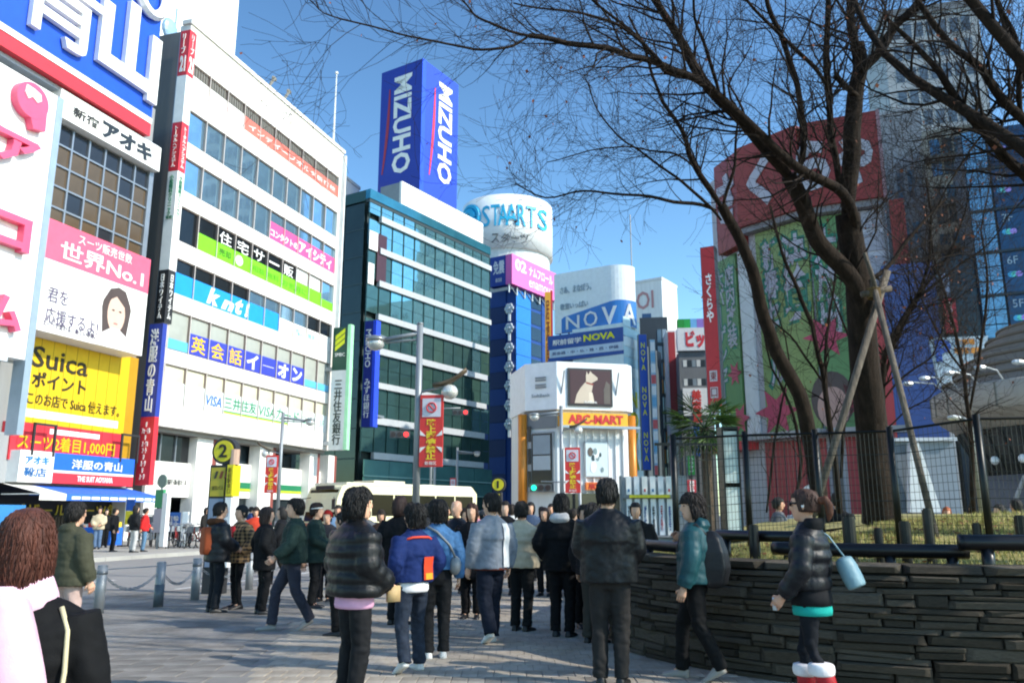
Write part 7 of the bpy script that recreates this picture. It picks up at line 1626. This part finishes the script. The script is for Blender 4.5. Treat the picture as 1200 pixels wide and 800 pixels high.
# blue and orange jacket
r, W_, HM, SF = person('youth in a blue jacket with orange back panel, white shirt tail and jeans', 486, 8.1, 1.57, -32, '#172a5c', legs='#252d3a', shoes='#c9c9c6', hair=('shag', '#120f0e'), arms='pocket', fat=.03, kind='cloth', hem=.93, collar=.05, legkind='denim', legwide=.16, stride=.22, head=-25)
child(r, SF(275, 312, .96, 1.2, .016), 'orange_panel', M('#cf4526', .8, kind='cloth'))
child(r, SF(280, 307, .965, 1.03, .021), 'yellow_patch', M('#dd9c30', .8, kind='cloth'))
m = MB(); m.tube([(.19, -.07, 1.372), (.1, -.135, 1.405), (0, -.145, 1.408), (-.1, -.135, 1.405), (-.19, -.07, 1.372)], .014, 6); child(r, m, 'shoulder_stripe', M('#e4503c', .7, kind='cloth'))
m = MB(); m.loft([ring((0, 0, z), a_, b_, 24) for z, a_, b_ in ((.83, .17, .135), (.855, .182, .142), (.95, .18, .135), (.96, .13, .1))]); child(r, m, 'shirt_tail', M('#e4e2e2', .8, kind='cloth'))
# denim jacket with shoulder bag
r, W_, HM, SF = person('man in a pale blue denim jacket with a grey shoulder bag and black trousers', 513, 8.9, 1.62, -10, '#3f6790', legs='#17181a', shoes='#cfcfcc', hair=('shag', '#0f0c0b'), arms='down', fat=.018, hem=.97, kind='denim', collar=.05, head=-35)
m = MB(); m.ell((.2, -.07, 1.02), (.07, .13, .11), 12, 8); held(m, W_, 'shoulder_bag', M('#8e9090', .5), 'grey shoulder bag of the man in the pale denim jacket', 'bag')
m = MB(); m.tube([(.2, -.12, 1.1), (.12, -.15, 1.25), (-.03, -.15, 1.4), (-.12, -.06, 1.455), (-.1, .08, 1.42), (.05, .155, 1.25), (.19, .08, 1.08)], (.02, .006) and .014, 6); child(r, m, 'bag_strap', M('#77797a', .6))
# silver grey jacket with white stripe
r, W_, HM, SF = person('man in a silver grey jacket with a broad white back stripe and dark jeans', 576, 9.9, 1.72, -28, '#7d848d', legs='#161d2b', shoes='#d6d6d2', hair=('short', '#100d0c'), arms='down', fat=.035, hem=.86, kind='cloth', collar=.06, legw=1.35, stride=.3, head=-30)
child(r, SF(287, 312, .885, 1.40, .014, 8, 14), 'white_stripe', M('#dcdcda', .8, kind='cloth'))
m = MB(); m.loft([ring((0, 0, z), a_, b_, 24) for z, a_, b_ in ((.85, .219, .171), (.855, .222, .174), (.875, .221, .173), (.88, .216, .168))]); child(r, m, 'hem_band', M('#5d2f25', .8, kind='cloth'))
# beige down jacket
person('man in a cream down jacket and black trousers seen from behind', 611, 10.9, 1.64, 25, '#c3b69c', legs='#121416', shoes='#1b1b1c', hair=('short', '#14100e'), arms='hold', fat=.06, puff=.008, hem=.85, kind='cloth', collar=.05, jname='down_jacket')
# black hoodie with pale hood
r, W_, HM, SF = person('person in a black coat with a pale grey hood, seen from behind', 658, 10.4, 1.72, 15, '#0f1012', legs='#0f1013', shoes='#1b2026', hair=('shag', '#0d0a09'), arms='pocket', fat=.05, hem=.80, jname='coat')
m = MB(); m.loft([ring((0, -.085, 1.395), .11, .06, 16), ring((0, -.11, 1.45), .14, .075, 16), ring((0, -.09, 1.51), .12, .065, 16), ring((0, -.06, 1.54), .07, .035, 16)]); child(r, m, 'hood', M('#b4b3b2', .85, kind='cloth'), vox=.015)
# tall man in black jacket, from behind
r, W_, HM, SF = person('tall man in a black jacket and grey trousers seen from behind by the wall', 712, 7.5, 1.79, 8, '#141517', legs='#2b2928', shoes='#161616', hair=('short', '#0e0c0b'), arms='hold', fat=.04, hem=.86, kind=NYL, collar=.05, wide=1.06, head=12)
# backpack wearer
r, W_, HM, SF = person('curly haired person in a shiny teal jacket with black backpack walking by the wall', 812, 7.75, 1.66, -78, '#1f4a50', legs='#0e0f11', shoes='#9a948c', hair=('shag', '#1d1411'), arms='strap', fat=.04, puff=.006, hem=.9, kind=NYL, hood=True, stride=.42, head=-30, legw=1.1)
m = MB(); m.loft([[(x * w_, -.15 + y * d_, z) for x, y in ((-1, .2), (-.8, -.8), (0, -1), (.8, -.8), (1, .2), (0, .3))] for z, w_, d_ in ((.86, .12, .1), (.9, .155, .16), (1.05, .165, .2), (1.2, .16, .18), (1.34, .135, .13), (1.4, .08, .06))]); held(m, W_, 'backpack', M('#1b1c1f', .5, kind='nylon'), 'black backpack on the back of the teal jacket wearer', 'backpack', .018)
for s_ in (-1, 1): m = MB(); m.tube([(s_ * .11, -.14, 1.36), (s_ * .12, -.05, 1.46), (s_ * .13, .09, 1.38), (s_ * .15, .135, 1.22), (s_ * .17, .02, 1.05)], .02, 6); child(r, m, 'backpack_strap', M('#17181a', .6))
# woman with puffer and red boots
r, W_, HM, SF = person('woman in a black puffer jacket, teal top and leggings with red fur cuffed boots', 944, 6.45, 1.66, -72, '#15161b', legs='#14161c', shoes='#b3232c', hair=('pony', '#3a2115'), arms='low', fat=.022, puff=.016, hem=.96, kind=NYL, collar=.05, wide=.92, legw=.74, head=-4, skin=1, legkind='cloth', jname='puffer_jacket', legwide=.085, stride=.27)
m = MB(); m.ell((0, -.115, 1.655), (.03, .04, .03), 10, 8); m.tube([(0, -.11, 1.665), (0, -.15, 1.67), (0, -.178, 1.62), (0, -.18, 1.56), (0, -.165, 1.50)], [.02, .03, .034, .028, .008], 12); m.xform(HM); child(r, m, 'ponytail', M('#5a3019', .7, kind='hair'), vox=.007)
m = MB(); m.loft([ring((0, -.05, 1.43), .115, .075, 16), ring((0, -.065, 1.49), .12, .085, 16), ring((0, -.07, 1.53), .095, .075, 16)]); child(r, m, 'hood', M('#17181b', .85, kind='cloth'), vox=.014)
m = MB(); m.loft([ring((0, 0, z), a_, b_, 24) for z, a_, b_ in ((.84, .186, .16), (.9, .188, .16), (1.0, .178, .145), (1.02, .12, .1))]); child(r, m, 'sweater_hem', M('#1b1b1e', .85, kind='cloth'))
m = MB(); m.loft([ring((0, 0, z), a_, b_, 24) for z, a_, b_ in ((.765, .176, .15), (.8, .18, .154), (.9, .175, .145), (.92, .12, .1))]); child(r, m, 'teal_top', M('#1fa79a', .8, kind='cloth'))
m = MB(); m.tube([(-.075, .05, 1.637), (-.04, .098, 1.64), (0, .107, 1.637), (.04, .098, 1.64), (.075, .05, 1.637)], .008, 5)
for s_ in (-1, 1): m.ell((s_ * .034, .1, 1.632), (.026, .008, .018), 10, 6)
m.xform(HM); child(r, m, 'sunglasses', M('#14100f', .15)); m = MB(); m.ell((-.085, -.004, 1.615), (.008, .012, .012), 8, 6); m.xform(HM); child(r, m, 'earphone', SWHITE)
for s_ in (-1, 1):
    hip, kn, an = leg_pts(.27, s_, .085); m = MB(); q = an.lerp(kn, .58); m.tube([an + Vector((0, 0, -.06)), an.lerp(kn, .4), q], [.064, .074, .08], 14); child(r, m, 'boot_shaft', M('#b3232c', .5, kind='nylon'))
    m = MB(); m.loft([ring((q.x, q.y, q.z + z), a_, a_, 16) for z, a_ in ((-.05, .075), (-.04, .1), (0, .107), (.04, .10), (.05, .07))]); child(r, m, 'fur_cuff', M('#efe6e4', .95, kind='cloth'), vox=.012)
m = MB(); m.loft([ring((0, 0, z), a_, a_ * .8, 16) for z, a_ in ((-.13, .02), (-.125, .09), (-.05, .1), (.05, .098), (.11, .085), (.13, .03))]); m.xform(Matrix.Translation((.10, -.29, 1.10)) @ Matrix.Rotation(R(-24), 4, 'X') @ Matrix.Rotation(R(0), 4, 'Y')); held(m, W_, 'shoulder_bag', M('#7b9aa3', .4, kind='nylon'), 'shiny pale blue bag behind the woman with red boots', 'bag', .012)
m = MB(); m.tube([(.10, -.27, 1.2), (.11, -.14, 1.38), (.11, -.02, 1.47), (.12, .08, 1.38)], .008, 5); child(r, m, 'bag_strap', M('#7c9aa3', .5))
m = MB(); m.box(-.225, -.205, .215, .245, .80, .90); held(m, W_, 'mobile_phone', M('#c7ccd0', .25), 'silver mobile phone in the hand of the woman with red boots', 'phone')
# the woman at the left front: pink scarf, brown bob, black coat
r, W_, HM, SF = person('woman with a brown bob and pale pink scarf over a black coat, seen from behind', 36, 2.6, 1.475, 10, '#0d0d0f', legs='#15161a', shoes='#151515', hair=('bob', '#4a2417'), arms='down', fat=.02, hem=.6, kind='cloth', wide=1.04, skin=2, head=8, jname='coat')
PKS = M('#e2b8ca', .95, kind='cloth')
m = MB(); m.loft([ring((0, -.005, z), a_, a_ * 1.0, 24) for z, a_ in ((1.39, .105), (1.41, .13), (1.455, .128), (1.49, .115), (1.53, .098), (1.52, .07))]); child(r, m, 'scarf_wrap', PKS, vox=.009)
m = MB(); rg = []
for k in range(12):
    q = k / 11; z = 1.50 - .78 * q; x = -.045 + .17 * q ** .8 + .008 * sin(q * 5); wd = .07 + .03 * min(1, q * 2.5); y = -.118 - .085 * min(1, q * 3)
    rg.append([(x - wd, y + .012, z), (x - wd * .5, y - .012, z), (x, y - .02, z), (x + wd * .5, y - .012, z), (x + wd, y + .012, z), (x + wd * .5, y + .018, z), (x, y + .016, z), (x - wd * .5, y + .018, z)])
m.loft(rg); child(r, m, 'scarf_tail', PKS)
m = MB(); m.tube([(.15, -.085, 1.42), (.18, -.108, 1.34), (.186, -.122, 1.2), (.176, -.128, 1.05), (.178, -.135, .85)], .009, 8); child(r, m, 'cream_piping', M('#cdbf9a', .7, kind='cloth'))
# olive coat behind her
person('man in an olive hooded coat behind the pink scarf wearer', 89, 8.7, 1.6, 55, '#454536', legs='#b79d94', shoes='#2a2a2a', hair=('short', '#17120f'), arms='down', fat=.05, puff=.008, hem=.82, hood=True, jname='coat')
# the couple with the fur hood
r, W_, HM, SF = person('man in a dark parka with a brown fur trimmed hood facing right', 258, 12.9, 1.66, 70, '#17191d', legs='#1a1e24', shoes='#161616', hair=('short', '#0f0c0b'), arms='hold', fat=.06, puff=.01, hem=.8, kind=NYL, lod=1, jname='parka')
m = MB(); m.tube([(.13, .03, 1.45), (.11, -.1, 1.45), (0, -.155, 1.44), (-.11, -.1, 1.45), (-.13, .03, 1.45)], [.04, .06, .065, .06, .04], 10); child(r, m, 'fur_trim', M('#4a3020', .95, kind='cloth'), vox=.018)
m = MB(); m.loft([[(x * w_, -.17 + y * .12, z) for x, y in ((-1, .2), (-.8, -.8), (.8, -.8), (1, .2))] for z, w_ in ((.92, .1), (1.0, .15), (1.25, .15), (1.36, .1))]); held(m, W_, 'backpack', M('#9a4a2a', .7, kind='cloth'), 'rust brown backpack on the man with the fur trimmed hood', 'backpack', .02)
r, W_, HM, SF = person('woman in a plaid coat over a red vest with a dark hat', 283, 13.4, 1.62, -118, '#9d7b52', legs='#121215', shoes='#1c1715', hair=('cap', '#1b2024'), arms='pocket', fat=.05, hem=.78, kind='plaid', lod=1, wide=.95, legw=.8, jname='plaid_coat')
m = MB(); m.loft([[(x * w_, .165 + y * .02, z) for x, y in ((-1, -1.5), (-.5, .5), (.5, .5), (1, -1.5))] for z, w_ in ((.84, .10), (1.0, .11), (1.25, .1), (1.4, .07))]); child(r, m, 'red_vest', M('#c4262a', .6, kind='nylon'))
# two by the sidewalk and the man striding left
person('long haired person in a black fringed coat with their back to the crowd', 313, 12.7, 1.58, 75, '#111214', legs='#0f1013', shoes='#18181a', hair=('long', '#2a1a14'), arms='pocket', fat=.045, hem=.72, lod=1, jname='coat')
person('man in a dark green jacket and slate trousers striding left', 346, 11, 1.68, -95, '#22342f', legs='#343540', shoes='#8c8a86', hair=('short', '#0f0c0b'), arms='swing', fat=.045, hem=.88, lod=0, stride=.5, kind='cloth', collar=.05, legw=1.15)
person('person in a white headband and dark green jacket behind the striding man', 371, 13.5, 1.66, 100, '#20312c', legs='#131416', shoes='#18181a', hair=('short', '#2a1a12'), arms='hold', fat=.05, hem=.75, lod=1)
r_ = COL.objects[-1]
m = MB(); m.tube([(.088 * cos(k * pi / 10), .104 * sin(k * pi / 10) - .004, 1.665 + .01 * sin(k * pi / 10)) for k in range(21)], .012, 6)
rr0 = [o for o in COL.objects if o.get('label', '').startswith('person in a white headband')][0]; m.xform(Matrix.Identity(4)); child(rr0, m, 'headband', SWHITE)
person('person in a red knit cap among the crowd beside the bus', 384, 14.5, 1.55, -160, '#2b2b30', legs='#1b1b1f', hair=('cap', '#b8281f'), arms='hold', fat=.04, hem=.8, lod=1)
person('person in a loose black coat standing half behind the black puffer jacket', 402, 10.5, 1.5, -60, '#16171a', legs='#0f1012', hair=('short', '#12100e'), arms='pocket', fat=.06, hem=.7, lod=1, jname='coat')
person('brown haired person in a black furry coat behind the blue jacket', 469, 11.5, 1.72, 35, '#101113', legs='#111214', hair=('bob', '#2b1610'), arms='pocket', fat=.06, hem=.75, lod=1, jname='coat')
person('bald man in a black leather jacket walking towards the camera', 535, 12.5, 1.68, -150, '#141518', legs='#131416', shoes='#171717', hair=('bald', ''), arms='swing', fat=.045, hem=.85, kind=NYL, lod=1, stride=.45, collar=.05)
person('long haired woman in a black coat facing the camera beside the silver jacket', 553, 12.2, 1.63, -170, '#101013', legs='#0f0f12', hair=('long', '#3a2018'), arms='pocket', fat=.03, hem=.6, lod=1, wide=.93, jname='coat')
person('woman in a beige coat facing the camera between the cream jacket and the pale hood', 638, 15.5, 1.6, -165, '#8d7f68', legs='#18181a', hair=('bob', '#2a1a14'), arms='hold', fat=.03, hem=.7, lod=1, wide=.94, jname='coat')
person('person in a navy jacket just left of the tall man in black', 684, 11.2, 1.60, 160, '#243b66', legs='#17181c', hair=('short', '#14100e'), arms='hold', fat=.05, hem=.84, lod=1)
person('person with a camera raised beside the tall man in black', 694, 9.9, 1.6, 30, '#191a1d', legs='#3d3a34', hair=('shag', '#15100e'), arms='phone', fat=.04, hem=.84, lod=1)
# crowd further back: jackets of every shade
random.seed(12)
crowd = [(430, 19, 'grey'), (447, 16.5, 'dark brown'), (500, 17, 'charcoal'), (522, 20, 'tan'), (545, 16, 'maroon'), (567, 18.5, 'navy'), (592, 15.5, 'black'), (600, 21, 'white'), (622, 19, 'slate blue'), (646, 22, 'dark green'), (672, 17.5, 'light grey'), (690, 21, 'brown'), (708, 16, 'dark red'), (300, 22, 'orange red'), (330, 18, 'black quilted'), (396, 20, 'pale blue'), (480, 24, 'beige'), (560, 25, 'pink'), (615, 26, 'olive'), (660, 27, 'cream'), (510, 26, 'teal'), (635, 24, 'violet'), (585, 28, 'sand'), (533, 29, 'ink blue'), (745, 13, 'black hooded')]
CC = {'grey': '#5d5f63', 'dark brown': '#3a2a20', 'charcoal': '#26282b', 'tan': '#8a6d4a', 'maroon': '#4a1f24', 'navy': '#1f2a48', 'black': '#121315', 'white': '#cfcfcc', 'slate blue': '#42526b', 'dark green': '#22382c', 'light grey': '#9b9d9f', 'brown': '#4b3526', 'dark red': '#6b2024', 'orange red': '#c4402a', 'black quilted': '#17181b', 'pale blue': '#7f9cba', 'beige': '#a8967a', 'pink': '#c78a9a', 'olive': '#4c4c32', 'cream': '#cbbf9f', 'teal': '#2b5c62', 'violet': '#57456b', 'sand': '#9c8a68', 'ink blue': '#1b2436', 'black hooded': '#131416'}
HS = ('short', 'shag', 'bob', 'long', 'short', 'cap')
for k, (px, t, cn) in enumerate(crowd):
    y_ = random.choice((0, 20, -30, 90, -90, 160, -170, 180, 60))
    art = 'an' if cn[0] in 'aeiou' else 'a'
    person('person in %s %s coat among the crowd at the crossing, %s' % (art, cn, ('hands in pockets', 'arms at the sides', 'mid-stride', 'hands held in front')[k % 4]), px, t, random.uniform(1.56, 1.76), y_, CC[cn], legs=random.choice(('#15161a', '#20242c', '#2a2622', '#1b2233')), hair=(HS[k % 6], ('#14100e', '#23170f', '#0f0d0c')[k % 3] if HS[k % 6] != 'cap' else '#3b3d42'), arms=('pocket', 'down', 'swing', 'hold')[k % 4], fat=.04 + .02 * (k % 2), hem=random.choice((.62, .8, .84)), lod=2, stride=.4 if k % 4 == 2 else 0., skin=k % 4, group=None, jname='coat')
far = [(131, 646, 'person in a long black coat on the far pavement beside the yellow flag', '#121316', '#101114', 0, 80), (113, 643, 'woman in a cream top on the far pavement by the blue stall', '#c8b697', '#5d7390', 2, 170), (155, 647, 'person in a black jacket and pale trousers on the far pavement', '#1b1c1f', '#b9b7b4', 3, 40), (167, 646, 'person in a bright red jacket bending by the far pavement bicycles', '#d02a2a', '#5f7f9a', 0, 60), (239, 642, 'dark clothed person behind the parked bicycles near the brick column', '#23211f', '#1b1b1d', 2, 100), (190, 640, 'person in a dull brown coat behind the green topped bus stop', '#4a3530', '#1f1f22', 3, 200), (121, 641, 'person in a dark hat and black clothes under the awning', '#16171a', '#141518', 5, 150), (85, 642, 'person in a grey top under the awning next to the olive coat', '#6d6f72', '#2a2c30', 0, 90), (292, 640, 'person in a blue jacket on the far pavement behind the plaid coat', '#2d4a78', '#1c1e24', 0, 60), (248, 641, 'person in a charcoal coat beside the far brick column', '#303236', '#1d1d20', 1, 90)]
for k, (px, fy, lb, c1, c2, hs, yw) in enumerate(far):
    p = ground(px, fy, .13); person(lb, 0, 0, 1.62 + .05 * (k % 3), yw, c1, legs=c2, hair=(HS[hs], '#17110e' if HS[hs] != 'cap' else '#2a2d33'), arms=('down', 'hold', 'pocket', 'swing')[k % 4], fat=.035, hem=.82, lod=2, pos=p, z0=.13, skin=k % 4)
plz = [(982, 15.5, 'person in a dark suit standing behind the wire fence left of the big trunk', '#131519', 20, 1.75), (1110, 17, 'person with orange brown hair beyond the lawn fence', '#2d2a2c', 180, 1.5), (1172, 16, 'person in a pale furry jacket at the far right beyond the lawn', '#a39a86', -120, 1.55), (1192, 16.5, 'person in a navy coat at the far right edge beyond the lawn', '#1d2536', -60, 1.65), (1140, 20, 'person in a red top beyond the lawn before the drum tower', '#b04a4a', 180, 1.6), (913, 17, 'person in a grey jacket walking behind the fence by the stores', '#5d5f63', 90, 1.7), (935, 22, 'person in a white shirt in front of the red shutters', '#c9c9c6', 200, 1.7)]
for k, (px, t, lb, c1, yw, hh_) in enumerate(plz):
    person(lb, px, t, hh_ + .12, yw, c1, legs='#1a1b1f', hair=(('short', 'bob', 'short', 'short', 'long', 'short', 'shag')[k], '#a0522a' if k == 1 else '#17110e'), arms=('down', 'pocket')[k % 2], fat=.04, hem=.84, lod=2, skin=k % 4)
bpy.data.scenes.remove(TS)
